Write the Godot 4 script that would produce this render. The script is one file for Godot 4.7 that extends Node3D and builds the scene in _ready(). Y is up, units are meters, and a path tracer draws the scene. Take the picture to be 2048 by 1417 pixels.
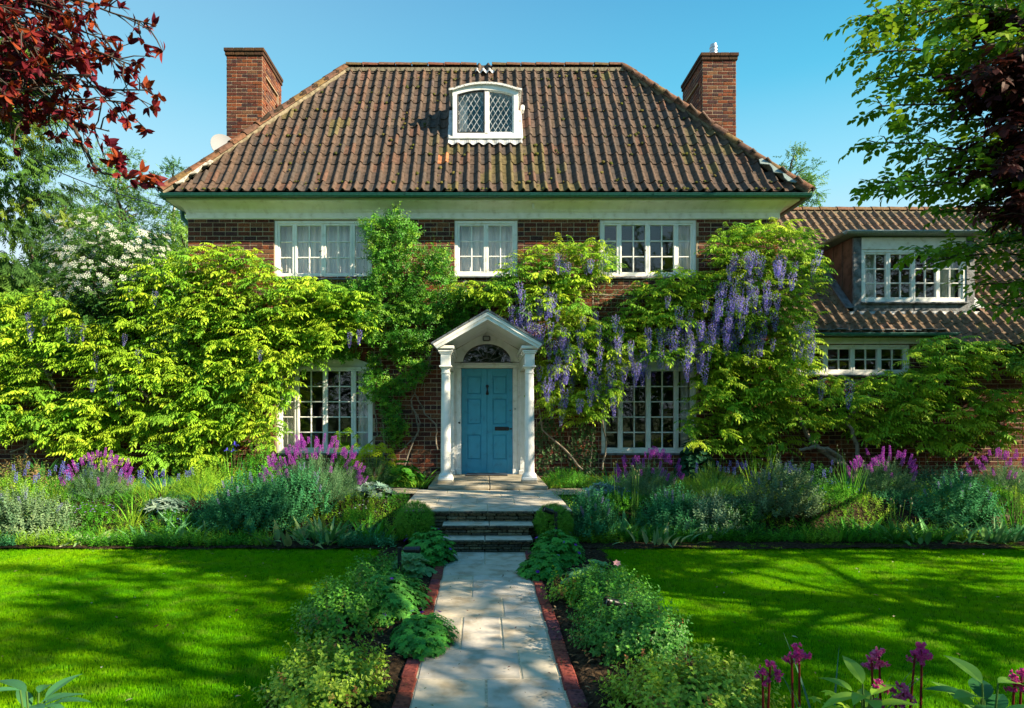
extends Node3D
# An English brick house behind a flowering border, seen along its garden path. Front wall of the house at z = 0, lawn at y = 0, camera at z = 12.264.

const F := 1300.0        # focal length in photograph pixels
const ZF := 12.264       # metres from the camera to the house front
const EYE := 1.647
const BED := 0.40        # height of the upper flower bed

var R := RandomNumberGenerator.new()
var M := {}
var FN := FastNoiseLite.new()


class Msh:
	var v := PackedVector3Array()
	var n := PackedVector3Array()
	var c := PackedColorArray()
	var col := Color(1, 1, 1)

	func tri(a: Vector3, b: Vector3, d: Vector3) -> void:
		var k := (b - a).cross(d - a)
		if k.length_squared() < 1e-16:
			return
		k = k.normalized()
		v.append(a); v.append(d); v.append(b)
		n.append(k); n.append(k); n.append(k)
		c.append(col); c.append(col); c.append(col)

	func trin(a: Vector3, b: Vector3, d: Vector3, na: Vector3, nb: Vector3, nd: Vector3) -> void:
		v.append(a); v.append(d); v.append(b)
		n.append(na); n.append(nd); n.append(nb)
		c.append(col); c.append(col); c.append(col)

	func quad(a: Vector3, b: Vector3, d: Vector3, e: Vector3) -> void:
		tri(a, b, d)
		tri(a, d, e)

	func quadn(a: Vector3, b: Vector3, d: Vector3, e: Vector3, na: Vector3, nb: Vector3, nd: Vector3, ne: Vector3) -> void:
		trin(a, b, d, na, nb, nd)
		trin(a, d, e, na, nd, ne)

	func poly(p: Array, out: Vector3) -> void:      # a flat convex face that looks towards «out»
		var k: Vector3 = (p[1] - p[0]).cross(p[2] - p[0])
		if k.dot(out) < 0.0:
			p.reverse()
		for i in range(1, p.size() - 1):
			tri(p[0], p[i], p[i + 1])

	func box(mn: Vector3, mx: Vector3) -> void:
		bev((mn + mx) / 2.0, mx - mn, 0.0)

	func bev(at: Vector3, size: Vector3, b: float, turn := Basis()) -> void:
		var h := size / 2.0
		b = minf(b, minf(h.x, minf(h.y, h.z)) * 0.9)
		for ax in 3:
			var o1 := (ax + 1) % 3
			var o2 := (ax + 2) % 3
			for s in [-1.0, 1.0]:
				var f := []
				for q in [[-1, -1], [1, -1], [1, 1], [-1, 1]]:
					var p := Vector3()
					p[ax] = s * h[ax]
					p[o1] = q[0] * (h[o1] - b)
					p[o2] = q[1] * (h[o2] - b)
					f.append(at + turn * p)
				var out := Vector3()
				out[ax] = s
				poly(f, turn * out)
		if b <= 0.0:
			return
		for ax in 3:
			var o1 := (ax + 1) % 3
			var o2 := (ax + 2) % 3
			for q in [[-1, -1], [1, -1], [1, 1], [-1, 1]]:
				var f := []
				for e in [[-1, 0], [1, 0], [1, 1], [-1, 1]]:
					var p := Vector3()
					p[ax] = e[0] * (h[ax] - b)
					p[o1] = q[0] * (h[o1] - (b if e[1] == 0 else 0.0))
					p[o2] = q[1] * (h[o2] - (0.0 if e[1] == 0 else b))
					f.append(at + turn * p)
				var out := Vector3()
				out[o1] = q[0]
				out[o2] = q[1]
				poly(f, turn * out)
		for sx in [-1.0, 1.0]:
			for sy in [-1.0, 1.0]:
				for sz in [-1.0, 1.0]:
					var s := Vector3(sx, sy, sz)
					var f := []
					for ax in 3:
						var p := Vector3()
						for k in 3:
							p[k] = s[k] * (h[k] - (0.0 if k == ax else b))
						f.append(at + turn * p)
					poly(f, turn * s)

	func tube(p: Array, r: Array, k := 6) -> void:
		var rings := []
		var up := Vector3(0.31, 0.17, 0.93)
		for i in p.size():
			var d: Vector3 = (p[mini(i + 1, p.size() - 1)] - p[maxi(i - 1, 0)]).normalized()
			var a := d.cross(up)
			if a.length() < 0.05:
				a = d.cross(Vector3(1, 0, 0))
			a = a.normalized()
			up = a.cross(d).normalized()
			var ring := []
			for j in k:
				var t := TAU * j / k
				ring.append(a * cos(t) + up * sin(t))
			rings.append(ring)
		for i in p.size() - 1:
			for j in k:
				var l := (j + 1) % k
				var a: Vector3 = rings[i][j]
				var b: Vector3 = rings[i][l]
				var d: Vector3 = rings[i + 1][l]
				var e: Vector3 = rings[i + 1][j]
				quadn(p[i] + a * r[i], p[i + 1] + e * r[i + 1], p[i + 1] + d * r[i + 1], p[i] + b * r[i], a, e, d, b)
		for s in 2:
			var i: int = 0 if s == 0 else p.size() - 1
			if r[i] > 0.004:
				var f := []
				for j in k:
					f.append(p[i] + rings[i][j] * r[i])
				var o: Vector3 = (p[0] - p[1]) if s == 0 else (p[i] - p[i - 1])
				poly(f, o)

	func lathe(prof: Array, k := 20, at := Vector3(), turn := Basis()) -> void:   # prof: Vector2(radius, height) from the bottom up
		for i in prof.size() - 1:
			var p: Vector2 = prof[i]
			var q: Vector2 = prof[i + 1]
			var s := (q - p)
			var nn := Vector2(s.y, -s.x).normalized()
			for j in k:
				var t0 := TAU * j / k
				var t1 := TAU * (j + 1) / k
				var a0 := Vector3(cos(t0), 0, sin(t0))
				var a1 := Vector3(cos(t1), 0, sin(t1))
				var n0 := turn * (a0 * nn.x + Vector3(0, nn.y, 0))
				var n1 := turn * (a1 * nn.x + Vector3(0, nn.y, 0))
				quadn(at + turn * (a0 * p.x + Vector3(0, p.y, 0)), at + turn * (a0 * q.x + Vector3(0, q.y, 0)), at + turn * (a1 * q.x + Vector3(0, q.y, 0)), at + turn * (a1 * p.x + Vector3(0, p.y, 0)), n0, n0, n1, n1)

	func extr(p: PackedVector2Array, z0: float, z1: float) -> void:   # an outline in x and y, pushed from z0 to z1
		if Geometry2D.is_polygon_clockwise(p):
			p.reverse()
		var t := Geometry2D.triangulate_polygon(p)
		for i in range(0, t.size(), 3):
			var f := [Vector3(p[t[i]].x, p[t[i]].y, z1), Vector3(p[t[i + 1]].x, p[t[i + 1]].y, z1), Vector3(p[t[i + 2]].x, p[t[i + 2]].y, z1)]
			poly(f, Vector3(0, 0, 1))
			var g := [Vector3(p[t[i]].x, p[t[i]].y, z0), Vector3(p[t[i + 1]].x, p[t[i + 1]].y, z0), Vector3(p[t[i + 2]].x, p[t[i + 2]].y, z0)]
			poly(g, Vector3(0, 0, -1))
		for i in p.size():
			var a := p[i]
			var b := p[(i + 1) % p.size()]
			quad(Vector3(a.x, a.y, z0), Vector3(b.x, b.y, z0), Vector3(b.x, b.y, z1), Vector3(a.x, a.y, z1))

	func leaf(at: Vector3, d: Vector3, up: Vector3, l: float, w: float, fold := 0.3, droop := 0.2, segs := 2, shape := 0.8) -> void:
		d = d.normalized()
		var side := d.cross(up)
		if side.length() < 0.02:
			side = d.cross(Vector3(1, 0.2, 0.1))
		side = side.normalized()
		var u := side.cross(d).normalized()
		var pc := at
		var pl := at
		var pr := at
		for i in range(1, segs + 1):
			var t := float(i) / segs
			var q := at + d * l * t - u * droop * l * t * t
			var ww: float = w * 0.5 * sin(PI * pow(t, shape)) if i < segs else 0.0
			var ql := q - side * ww + u * fold * ww
			var qr := q + side * ww + u * fold * ww
			quad(pl, pc, q, ql)
			quad(pc, pr, qr, q)
			pc = q
			pl = ql
			pr = qr

	func merge(o: Msh, t: Transform3D, tint := Color(1, 1, 1)) -> void:
		for i in o.v.size():
			v.append(t * o.v[i])
			n.append((t.basis * o.n[i]).normalized())
			c.append(o.c[i] * tint)

	func done() -> ArrayMesh:
		var a := []
		a.resize(Mesh.ARRAY_MAX)
		a[Mesh.ARRAY_VERTEX] = v
		a[Mesh.ARRAY_NORMAL] = n
		a[Mesh.ARRAY_COLOR] = c
		var m := ArrayMesh.new()
		if v.size() > 0:
			m.add_surface_from_arrays(Mesh.PRIMITIVE_TRIANGLES, a)
		return m


func at(u: float, w: float, depth: float) -> Vector3:      # a point seen at a pixel of the photograph, at this distance in front of the camera
	return Vector3((u - 966.0) * depth / F, EYE - (w - 825.0) * depth / F, ZF - depth)


func rf(a: float, b: float) -> float:
	return R.randf_range(a, b)


func pick(a: Array):
	return a[R.randi() % a.size()]


func rdir() -> Vector3:
	var z := rf(-1, 1)
	var t := rf(0, TAU)
	var r := sqrt(1.0 - z * z)
	return Vector3(r * cos(t), z, r * sin(t))


func look(d: Vector3, up: Vector3) -> Basis:      # y axis along d, z axis as near to «up» as can be
	d = d.normalized()
	var x := d.cross(up)
	if x.length() < 0.03:
		x = d.cross(Vector3(0.9, 0.1, 0.4))
	x = x.normalized()
	return Basis(x, d, x.cross(d).normalized())


func jit(c: Color, k: float, h := 0.0) -> Color:
	var s := 1.0 + rf(-k, k)
	return Color(maxf(0.0, c.r * s * (1.0 + rf(-h, h))), maxf(0.0, c.g * s), maxf(0.0, c.b * s * (1.0 + rf(-h, h))))


# ---------------------------------------------------------------- things and parts

func thing(called: String, label: String, category: String, where := Vector3(), group := "") -> Node3D:
	var o := Node3D.new()
	add(o, called, self)
	o.position = where
	o.set_meta("label", label)
	o.set_meta("category", category)
	if group:
		o.set_meta("group", group)
	return o


var taken := {}

func add(o: Node, called: String, parent: Node) -> void:
	var key := str(parent.get_instance_id()) + called
	var k: int = taken.get(key, 0)
	taken[key] = k + 1
	o.name = called if k == 0 else "%s_%03d" % [called, k]
	parent.add_child(o, true)


func part(called: String, m, mt: Material, parent: Node, t := Transform3D(), label := "") -> MeshInstance3D:
	var o := MeshInstance3D.new()
	o.mesh = m.done() if m is Msh else m
	o.material_override = mt
	add(o, called, parent)
	o.transform = t
	if label:
		o.set_meta("label", label)
	return o


func group_part(called: String, parent: Node, where := Vector3(), label := "") -> Node3D:
	var o := Node3D.new()
	add(o, called, parent)
	o.position = where
	if label:
		o.set_meta("label", label)
	return o


func struct(called: String, m, mt: Material) -> MeshInstance3D:
	var o := part(called, m, mt, self)
	o.set_meta("kind", "structure")
	return o


func many(called: String, m, mt: Material, xf: Array, cols: Array, parent: Node) -> MultiMeshInstance3D:     # copies past counting: one part, «stuff»
	if xf.is_empty():
		return null
	var mm := MultiMesh.new()
	mm.transform_format = MultiMesh.TRANSFORM_3D
	mm.use_colors = cols.size() > 0
	mm.mesh = m.done() if m is Msh else m
	mm.instance_count = xf.size()
	for i in xf.size():
		mm.set_instance_transform(i, xf[i])
	if cols.size():
		for i in xf.size():
			mm.set_instance_color(i, cols[i])
	var o := MultiMeshInstance3D.new()
	o.multimesh = mm
	o.material_override = mt
	o.set_meta("kind", "stuff")
	add(o, called, parent)
	return o


func spread_on(called: String, meshes: Array, mt: Material, xf: Array, cols: Array, parent: Node) -> void:   # the same with a few variants of the mesh
	var k := meshes.size()
	for i in k:
		var x := []
		var c := []
		for j in range(i, xf.size(), k):
			x.append(xf[j])
			if cols.size():
				c.append(cols[j])
		many(called, meshes[i], mt, x, c, parent)


# ---------------------------------------------------------------- materials

func grain(seed_: int, freq: float, stops: Array, octaves := 4, size := 256, kind := FastNoiseLite.TYPE_SIMPLEX_SMOOTH) -> NoiseTexture2D:
	var f := FastNoiseLite.new()
	f.seed = seed_
	f.frequency = freq
	f.noise_type = kind
	f.fractal_octaves = octaves
	var g := Gradient.new()
	g.offsets = PackedFloat32Array()
	g.colors = PackedColorArray()
	var offs := PackedFloat32Array()
	var cs := PackedColorArray()
	for s in stops:
		offs.append(s[0])
		cs.append(s[1])
	g.offsets = offs
	g.colors = cs
	var t := NoiseTexture2D.new()
	t.width = size
	t.height = size
	t.seamless = true
	t.noise = f
	t.color_ramp = g
	return t


func g3(a: float, b: float, c: float) -> Array:
	return [[0.2, Color(a, a, a)], [0.5, Color(b, b, b)], [0.8, Color(c, c, c)]]


func mat(called: String, lin: Color, rough := 0.7, tex: Texture2D = null, scale := 1.0, bump: Texture2D = null, bump_cm := 0.3, spec := 0.5) -> StandardMaterial3D:
	var m := StandardMaterial3D.new()
	m.resource_name = called
	m.albedo_color = lin.linear_to_srgb()
	m.roughness = rough
	m.metallic_specular = spec
	m.vertex_color_use_as_albedo = true
	if tex or bump:
		m.uv1_triplanar = true
		m.uv1_world_triplanar = true
		m.uv1_scale = Vector3(scale, scale, scale)
	if tex:
		m.albedo_texture = tex
	if bump:
		m.heightmap_enabled = true
		m.heightmap_texture = bump
		m.heightmap_scale = bump_cm
	M[called] = m
	return m


func leafy(called: String, rough: float, through: float, spec: float) -> StandardMaterial3D:
	var m := mat(called, Color(1, 1, 1), rough)
	m.metallic_specular = spec
	m.backlight_enabled = through > 0.0
	m.backlight = Color(through, through, through).linear_to_srgb()
	return m


func make_materials() -> void:
	var fine := grain(3, 0.05, g3(0.78, 0.9, 1.0))
	var blotch := grain(7, 0.012, [[0.15, Color(0.62, 0.62, 0.6)], [0.45, Color(0.88, 0.88, 0.88)], [0.8, Color(1, 1, 1)]], 5)
	var rough_bump := grain(11, 0.06, g3(0.2, 0.5, 0.9))
	mat("brick", Color(1, 1, 1), 0.9, grain(5, 0.03, [[0.1, Color(0.55, 0.52, 0.55)], [0.45, Color(0.88, 0.88, 0.88)], [0.85, Color(1, 0.98, 0.95)]], 5), 3.1, rough_bump, 0.25, 0.25)
	mat("mortar", Color(0.46, 0.36, 0.25), 0.95, fine, 4.0, rough_bump, 0.2, 0.2)
	mat("tile", Color(1, 1, 1), 0.85, grain(9, 0.02, [[0.1, Color(0.55, 0.55, 0.5)], [0.4, Color(0.85, 0.84, 0.8)], [0.7, Color(1, 1, 1)]], 5), 2.3, rough_bump, 0.3, 0.35)
	mat("tile_bed", Color(0.09, 0.065, 0.05), 0.95, fine, 3.0)
	mat("lime", Color(0.26, 0.22, 0.15), 0.95, blotch, 3.0, rough_bump, 0.5)
	mat("lime_wash", Color(0.62, 0.58, 0.50), 0.9, blotch, 3.0)
	mat("white_paint", Color(0.86, 0.86, 0.86), 0.45, grain(21, 0.025, [[0.12, Color(0.88, 0.87, 0.84)], [0.30, Color(0.96, 0.96, 0.95)], [0.8, Color(1, 1, 1)]], 5), 0.7)
	mat("flaked_paint", Color(0.78, 0.78, 0.77), 0.6, grain(22, 0.03, [[0.22, Color(0.45, 0.43, 0.4)], [0.33, Color(0.9, 0.9, 0.9)], [0.8, Color(1, 1, 1)]], 5), 3.0, rough_bump, 0.2)
	mat("door_blue", Color(0.045, 0.36, 0.56), 0.36, grain(23, 0.025, [[0.1, Color(0.84, 0.86, 0.88)], [0.28, Color(0.95, 0.96, 0.96)], [0.8, Color(1, 1, 1)]], 5), 0.8)
	mat("black_iron", Color(0.012, 0.012, 0.014), 0.45)
	mat("gutter_green", Color(0.03, 0.17, 0.15), 0.4, grain(24, 0.03, g3(0.8, 0.95, 1.0)), 2.0)
	mat("gutter_grey", Color(0.25, 0.32, 0.31), 0.5, fine, 2.0)
	mat("lead", Color(0.16, 0.18, 0.21), 0.55, blotch, 2.2, rough_bump, 0.3)
	mat("lead_white", Color(0.55, 0.56, 0.58), 0.6, blotch, 2.0, rough_bump, 0.4)
	mat("copper_cheek", Color(0.13, 0.085, 0.065), 0.6, blotch, 1.2)
	mat("curtain", Color(0.72, 0.72, 0.70), 0.9)
	mat("curtain_green", Color(0.36, 0.42, 0.34), 0.9)
	mat("room", Color(0.055, 0.045, 0.04), 0.9)
	mat("flag", Color(1, 1, 1), 0.8, grain(31, 0.015, [[0.15, Color(0.84, 0.82, 0.78)], [0.45, Color(0.94, 0.94, 0.93)], [0.8, Color(1, 1, 1)]], 5), 1.1, rough_bump, 0.2, 0.3)
	mat("stone", Color(1, 1, 1), 0.9, grain(32, 0.03, [[0.1, Color(0.5, 0.48, 0.42)], [0.45, Color(0.85, 0.85, 0.82)], [0.85, Color(1, 1, 1)]], 5), 2.6, rough_bump, 0.6, 0.3)
	mat("joint", Color(0.55, 0.47, 0.33), 0.95, fine, 3.0)
	mat("soil", Color(0.055, 0.038, 0.024), 1.0, grain(33, 0.06, [[0.2, Color(0.5, 0.48, 0.45)], [0.5, Color(0.85, 0.83, 0.8)], [0.72, Color(1, 1, 1)], [0.85, Color(1, 0.95, 0.85)]], 5), 1.2, grain(34, 0.05, g3(0.0, 0.5, 1.0), 5), 2.5, 0.2)
	mat("gravel", Color(0.45, 0.37, 0.24), 0.95, fine, 2.0, rough_bump, 0.8)
	mat("turf", Color(0.035, 0.15, 0.004), 1.0, grain(35, 0.03, [[0.2, Color(0.75, 0.8, 0.7)], [0.5, Color(0.9, 0.92, 0.9)], [0.8, Color(1, 1, 1)]], 5), 0.9, null, 0.0, 0.05)
	mat("field", Color(0.05, 0.10, 0.02), 1.0, blotch, 0.2)
	mat("bark", Color(0.10, 0.075, 0.055), 0.95, blotch, 4.0, rough_bump, 1.0)
	mat("bark_pale", Color(0.30, 0.25, 0.19), 0.9, blotch, 4.0, rough_bump, 0.6)
	mat("bark_birch", Color(0.62, 0.58, 0.52), 0.8, grain(36, 0.04, [[0.25, Color(0.2, 0.18, 0.16)], [0.36, Color(0.85, 0.83, 0.8)], [0.8, Color(1, 1, 1)]], 4), 1.0)
	mat("twig", Color(0.05, 0.035, 0.028), 0.9)
	mat("twig_green", Color(0.12, 0.16, 0.05), 0.8)
	mat("dish_grey", Color(0.20, 0.21, 0.23), 0.7)
	mat("steel", Color(0.5, 0.5, 0.52), 0.35).metallic = 0.8
	mat("rubber_mat", Color(0.03, 0.06, 0.10), 0.95, fine, 8.0)
	mat("lamp_black", Color(0.014, 0.016, 0.02), 0.35)
	mat("lamp_glass", Color(0.35, 0.37, 0.36), 0.2)
	mat("red_cloth", Color(0.45, 0.02, 0.03), 0.8)
	leafy("leaf", 0.55, 0.62, 0.28)
	leafy("leaf_dull", 0.8, 0.7, 0.18)
	leafy("leaf_gloss", 0.42, 0.7, 0.38)
	leafy("petal", 0.8, 0.8, 0.15)
	leafy("limey", 0.7, 0.6, 0.3).albedo_color = Color(0.46, 0.56, 0.015).linear_to_srgb()
	leafy("limey_green", 0.7, 0.6, 0.3).albedo_color = Color(0.22, 0.40, 0.02).linear_to_srgb()
	leafy("grass_blade", 0.8, 0.8, 0.1)
	var glass := StandardMaterial3D.new()
	glass.resource_name = "glass"
	glass.albedo_color = Color(0.02, 0.03, 0.03, 0.02)
	glass.transparency = BaseMaterial3D.TRANSPARENCY_ALPHA
	glass.roughness = 0.02
	glass.metallic_specular = 0.7
	M.glass = glass


# ---------------------------------------------------------------- brickwork

const COURSE := 0.084
const BRICK_TONES := [Color(0.150, 0.050, 0.034), Color(0.195, 0.062, 0.036), Color(0.110, 0.044, 0.036), Color(0.080, 0.040, 0.040), Color(0.245, 0.078, 0.036), Color(0.165, 0.066, 0.044), Color(0.130, 0.042, 0.030), Color(0.21, 0.10, 0.055)]
var brick_mesh := []      # one per tone, the size of a stretcher
var brick_plain: ArrayMesh

func brick_shapes() -> void:
	for t in BRICK_TONES:
		var m := Msh.new()
		m.col = t
		m.bev(Vector3(), Vector3(0.224, 0.073, 0.04), 0.006)
		brick_mesh.append(m.done())
	var p := Msh.new()
	p.bev(Vector3(), Vector3(0.224, 0.073, 0.04), 0.006)
	brick_plain = p.done()


func courses(x0: float, x1: float, y0: float, y1: float, holes: Array) -> Array:     # [centre, size] of each brick of a field, holes left free
	var out := []
	var k := 0
	var y := y0
	while y + 0.05 < y1:
		var l := 0.1175 if k % 4 == 3 else 0.235
		var x := x0 - (0.0 if k % 4 == 3 else (0.1175 if k % 2 else 0.0))
		while x < x1 - 0.02:
			var a := maxf(x, x0) + 0.0055
			var b := minf(x + l, x1) - 0.0055
			x += l
			for h in holes:
				if y + COURSE * 0.5 > h.position.y and y + COURSE * 0.5 < h.end.y and a < h.end.x and b > h.position.x:
					if a < h.position.x and b > h.end.x:
						b = h.position.x - 0.005
					elif a >= h.position.x and b <= h.end.x:
						b = a
					elif a < h.position.x:
						b = minf(b, h.position.x - 0.005)
					else:
						a = maxf(a, h.end.x + 0.005)
			if b - a > 0.035:
				out.append([Vector2((a + b) / 2.0, y + COURSE / 2.0), Vector2(b - a, 0.073)])
		y += COURSE
		k += 1
	return out


func lay(list: Array, frame: Transform3D, parent: Node, limit: int, shows: Callable, proud = null) -> int:
	var xf := []
	var cols := []
	var used := 0
	for b in list:
		var out: float = 0.0
		if proud != null:
			out = proud.call(b[0])
		var t := frame * Transform3D(Basis.from_euler(Vector3(rf(-0.012, 0.012), rf(-0.012, 0.012), rf(-0.012, 0.012))).scaled_local(Vector3(b[1].x / 0.224, rf(0.96, 1.03), 1.0)), Vector3(b[0].x, b[0].y + rf(-0.0015, 0.0015), -0.013 + rf(-0.003, 0.003) + out))
		var k: int = R.randi() % BRICK_TONES.size()
		if b[1].x < 0.15 and R.randf() < 0.5:
			k = pick([2, 3, 4])
		if used < limit and shows.call(b[0]):
			part("brick", brick_mesh[k], M.brick, parent, t)
			used += 1
		else:
			xf.append(t)
			cols.append(jit(BRICK_TONES[k], 0.12, 0.05))
	many("brickwork", brick_plain, M.brick, xf, cols, parent)
	return used


func pierced(m: Msh, x0: float, x1: float, y0: float, y1: float, z0: float, z1: float, holes: Array) -> void:
	var xs := [x0, x1]
	for h in holes:
		xs.append(h.position.x)
		xs.append(h.end.x)
	xs.sort()
	for i in xs.size() - 1:
		if xs[i + 1] - xs[i] < 0.001:
			continue
		var mid: float = (xs[i] + xs[i + 1]) / 2.0
		var cuts := []
		for h in holes:
			if mid > h.position.x and mid < h.end.x:
				cuts.append([h.position.y, h.end.y])
		cuts.sort_custom(func(a, b): return a[0] < b[0])
		var y := y0
		for c in cuts:
			if c[0] > y:
				m.box(Vector3(xs[i], y, z0), Vector3(xs[i + 1], c[0], z1))
			y = maxf(y, c[1])
		if y < y1:
			m.box(Vector3(xs[i], y, z0), Vector3(xs[i + 1], y1, z1))


# ---------------------------------------------------------------- windows

func window(parent: Node, x0: float, x1: float, y0: float, y1: float, z: float, lights: Array, rows: int, label: String, cloth: Array, arch := 0.0, mt := "white_paint") -> Node3D:
	# lights: panes across each light. cloth: [from, to] shares of the width with a curtain behind, then its material
	var w := group_part("window", parent, Vector3(x0, y0, z), label)
	var wd := x1 - x0
	var ht := y1 - y0
	var fr := 0.055
	var f := Msh.new()
	f.bev(Vector3(fr / 2, ht / 2, -0.06), Vector3(fr, ht, 0.10), 0.006)
	f.bev(Vector3(wd - fr / 2, ht / 2, -0.06), Vector3(fr, ht, 0.10), 0.006)
	f.bev(Vector3(wd / 2, ht - fr / 2, -0.06), Vector3(wd - 2 * fr, fr, 0.10), 0.006)
	f.bev(Vector3(wd / 2, fr * 0.5, -0.06), Vector3(wd - 2 * fr, fr, 0.10), 0.006)
	var total := 0.0
	for l in lights:
		total += l + 0.42
	var unit := (wd - 2 * fr - 0.012 * (lights.size() - 1)) / total
	var x := fr
	part("frame", f, M[mt], w)
	var sill := Msh.new()
	sill.bev(Vector3(wd / 2, -0.018, 0.0), Vector3(wd + 0.05, 0.034, 0.13), 0.008)
	part("sill", sill, M.lead if mt == "white_paint" else M[mt], w)
	if arch > 0.0:
		var hp := PackedVector2Array([Vector2(0, ht), Vector2(wd, ht)])
		for i in range(0, 13):
			var t := i / 12.0
			hp.append(Vector2(wd * (1.0 - t), ht + 0.02 + arch * (1.0 - pow(2.0 * t - 1.0, 2.0))))
		var hm := Msh.new()
		hm.extr(hp, -0.11, -0.012)
		part("arched_head", hm, M[mt], w)
	for li in lights.size():
		var n: int = lights[li]
		var lw := unit * (n + 0.42)
		if li > 0:
			var mu := Msh.new()
			mu.bev(Vector3(x - 0.006, ht / 2, -0.065), Vector3(0.012, ht - 2 * fr, 0.08), 0.0)
			part("mullion", mu, M[mt], w)
		var c := Msh.new()
		var st := unit * 0.18
		var opens := lights.size() > 2 and (li == 1 or li == 2)
		var zc := -0.052 if opens else -0.062
		var b0 := fr
		var h0 := ht - 2 * fr
		c.bev(Vector3(x + st / 2, ht / 2, zc), Vector3(st, h0, 0.07), 0.006)
		c.bev(Vector3(x + lw - st / 2, ht / 2, zc), Vector3(st, h0, 0.07), 0.006)
		c.bev(Vector3(x + lw / 2, b0 + h0 - st * 0.45, zc), Vector3(lw - 2 * st, st * 0.9, 0.07), 0.006)
		c.bev(Vector3(x + lw / 2, b0 + st * 0.6, zc), Vector3(lw - 2 * st, st * 1.2, 0.07), 0.006)
		var gx0 := x + st
		var gw := lw - 2 * st
		var gy0 := b0 + st * 1.2
		var gh := h0 - st * 2.1
		var bar := 0.022
		for i in range(1, n):
			c.bev(Vector3(gx0 + gw * i / n, gy0 + gh / 2, zc + 0.004), Vector3(bar, gh, 0.04), 0.005)
		for r in range(1, rows):
			for i in n:
				c.bev(Vector3(gx0 + gw * (i + 0.5) / n, gy0 + gh * r / rows, zc + 0.002), Vector3(gw / n - bar, bar, 0.04), 0.005)
		part("casement", c, M[mt], w)
		for r in rows:
			for i in n:
				var g := Msh.new()
				var hw := gw / n / 2.0
				var hh := gh / rows / 2.0
				g.bev(Vector3(), Vector3(hw * 2 + 0.004, hh * 2 + 0.004, 0.004), 0.0)
				part("pane", g, M.glass, w, Transform3D(Basis.from_euler(Vector3(rf(-0.014, 0.014), rf(-0.014, 0.014), 0)), Vector3(gx0 + hw + gw * i / n, gy0 + hh + gh * r / rows, zc - 0.006)))
		x += lw + 0.012
	if lights.size() > 2 and rows == 3:
		var hd := Msh.new()
		hd.bev(Vector3(wd * 0.47, ht * 0.47, -0.005), Vector3(0.05, 0.014, 0.02), 0.004, Basis.from_euler(Vector3(0, 0, 0.5)))
		part("handle", hd, M.black_iron, w)
	var cm: Material = M[cloth[cloth.size() - 1]] if cloth.size() else null
	for ci in cloth.size() - 1:
		var e: Array = cloth[ci]
		var cu := Msh.new()
		var a: float = e[0] * wd
		var b: float = e[1] * wd
		var n: int = maxi(8, int((b - a) / 0.012))
		var ph := rf(0, 6)
		var prev := Vector3()
		for i in n + 1:
			var t := float(i) / n
			var xx := lerpf(a, b, t)
			var p := Vector3(xx, 0, -0.26 + 0.030 * sin(xx * 44.0 + ph + 1.3 * sin(xx * 9.0)) + 0.012 * sin(xx * 95.0 + ph))
			if i > 0:
				cu.quad(prev + Vector3(0, -0.1, 0), p + Vector3(0, -0.1, 0), p + Vector3(0, ht + 0.04, 0), prev + Vector3(0, ht + 0.04, 0))
				cu.quad(p + Vector3(0, -0.1, -0.004), prev + Vector3(0, -0.1, -0.004), prev + Vector3(0, ht + 0.04, -0.004), p + Vector3(0, ht + 0.04, -0.004))
			prev = p
		part("curtain", cu, cm, w)
	return w


# ---------------------------------------------------------------- pantiles

const TILE_TONES := [Color(0.112, 0.078, 0.062), Color(0.098, 0.070, 0.058), Color(0.122, 0.080, 0.060), Color(0.132, 0.105, 0.050), Color(0.136, 0.076, 0.056), Color(0.090, 0.067, 0.060), Color(0.122, 0.096, 0.058)]
var tile_mesh := []
var tile_plain: ArrayMesh

func tile_shape(tone: Color, wob: float) -> ArrayMesh:
	var m := Msh.new()
	m.col = tone
	var xs := [0.0, 0.12, 0.25, 0.4, 0.54, 0.66, 0.74, 0.82, 0.9, 1.0]
	var hs := [0.014, 0.005, 0.0, 0.0, 0.005, 0.026, 0.052, 0.062, 0.050, 0.018]
	var w := 0.232
	var l := 0.37
	for i in xs.size() - 1:
		var a := Vector3((xs[i] - 0.5) * w, hs[i] + wob * xs[i], 0)
		var b := Vector3((xs[i + 1] - 0.5) * w, hs[i + 1] + wob * xs[i + 1], 0)
		var na := Vector3(-(hs[mini(i + 1, 9)] - hs[maxi(i - 1, 0)]) * 4.0, w * 2.0 * (xs[mini(i + 1, 9)] - xs[maxi(i - 1, 0)]) * 2.0, 0).normalized()
		var nb := Vector3(-(hs[mini(i + 2, 9)] - hs[i]) * 4.0, w * 2.0 * (xs[mini(i + 2, 9)] - xs[i]) * 2.0, 0).normalized()
		var lift := Vector3(0, 0.018, 0)
		m.quadn(a + lift + Vector3(0, 0, l), b + lift + Vector3(0, 0, l), b, a, na, nb, nb, na)
		m.quad(a + Vector3(0, 0.0, l), b + Vector3(0, 0.0, l), b + lift + Vector3(0, 0, l), a + lift + Vector3(0, 0, l))
		m.quad(b + Vector3(0, -0.016, 0), b + Vector3(0, 0.0, l), a + Vector3(0, 0.0, l), a + Vector3(0, -0.016, 0))
	return m.done()


func tile_shapes() -> void:
	for t in TILE_TONES:
		tile_mesh.append(tile_shape(t, rf(-0.002, 0.002)))
	tile_plain = tile_shape(Color(1, 1, 1), 0.0)


func tile_tone(p: Vector3, moss: float) -> int:
	var k := FN.get_noise_3d(p.x * 24.0, p.y * 24.0, 4.0) + R.randf_range(-0.35, 0.35)
	if k > 0.46 - moss * 0.8:
		return pick([3, 6, 3])
	return pick([0, 1, 2, 0, 5, 1, 5, 0, 1, 4])


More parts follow.
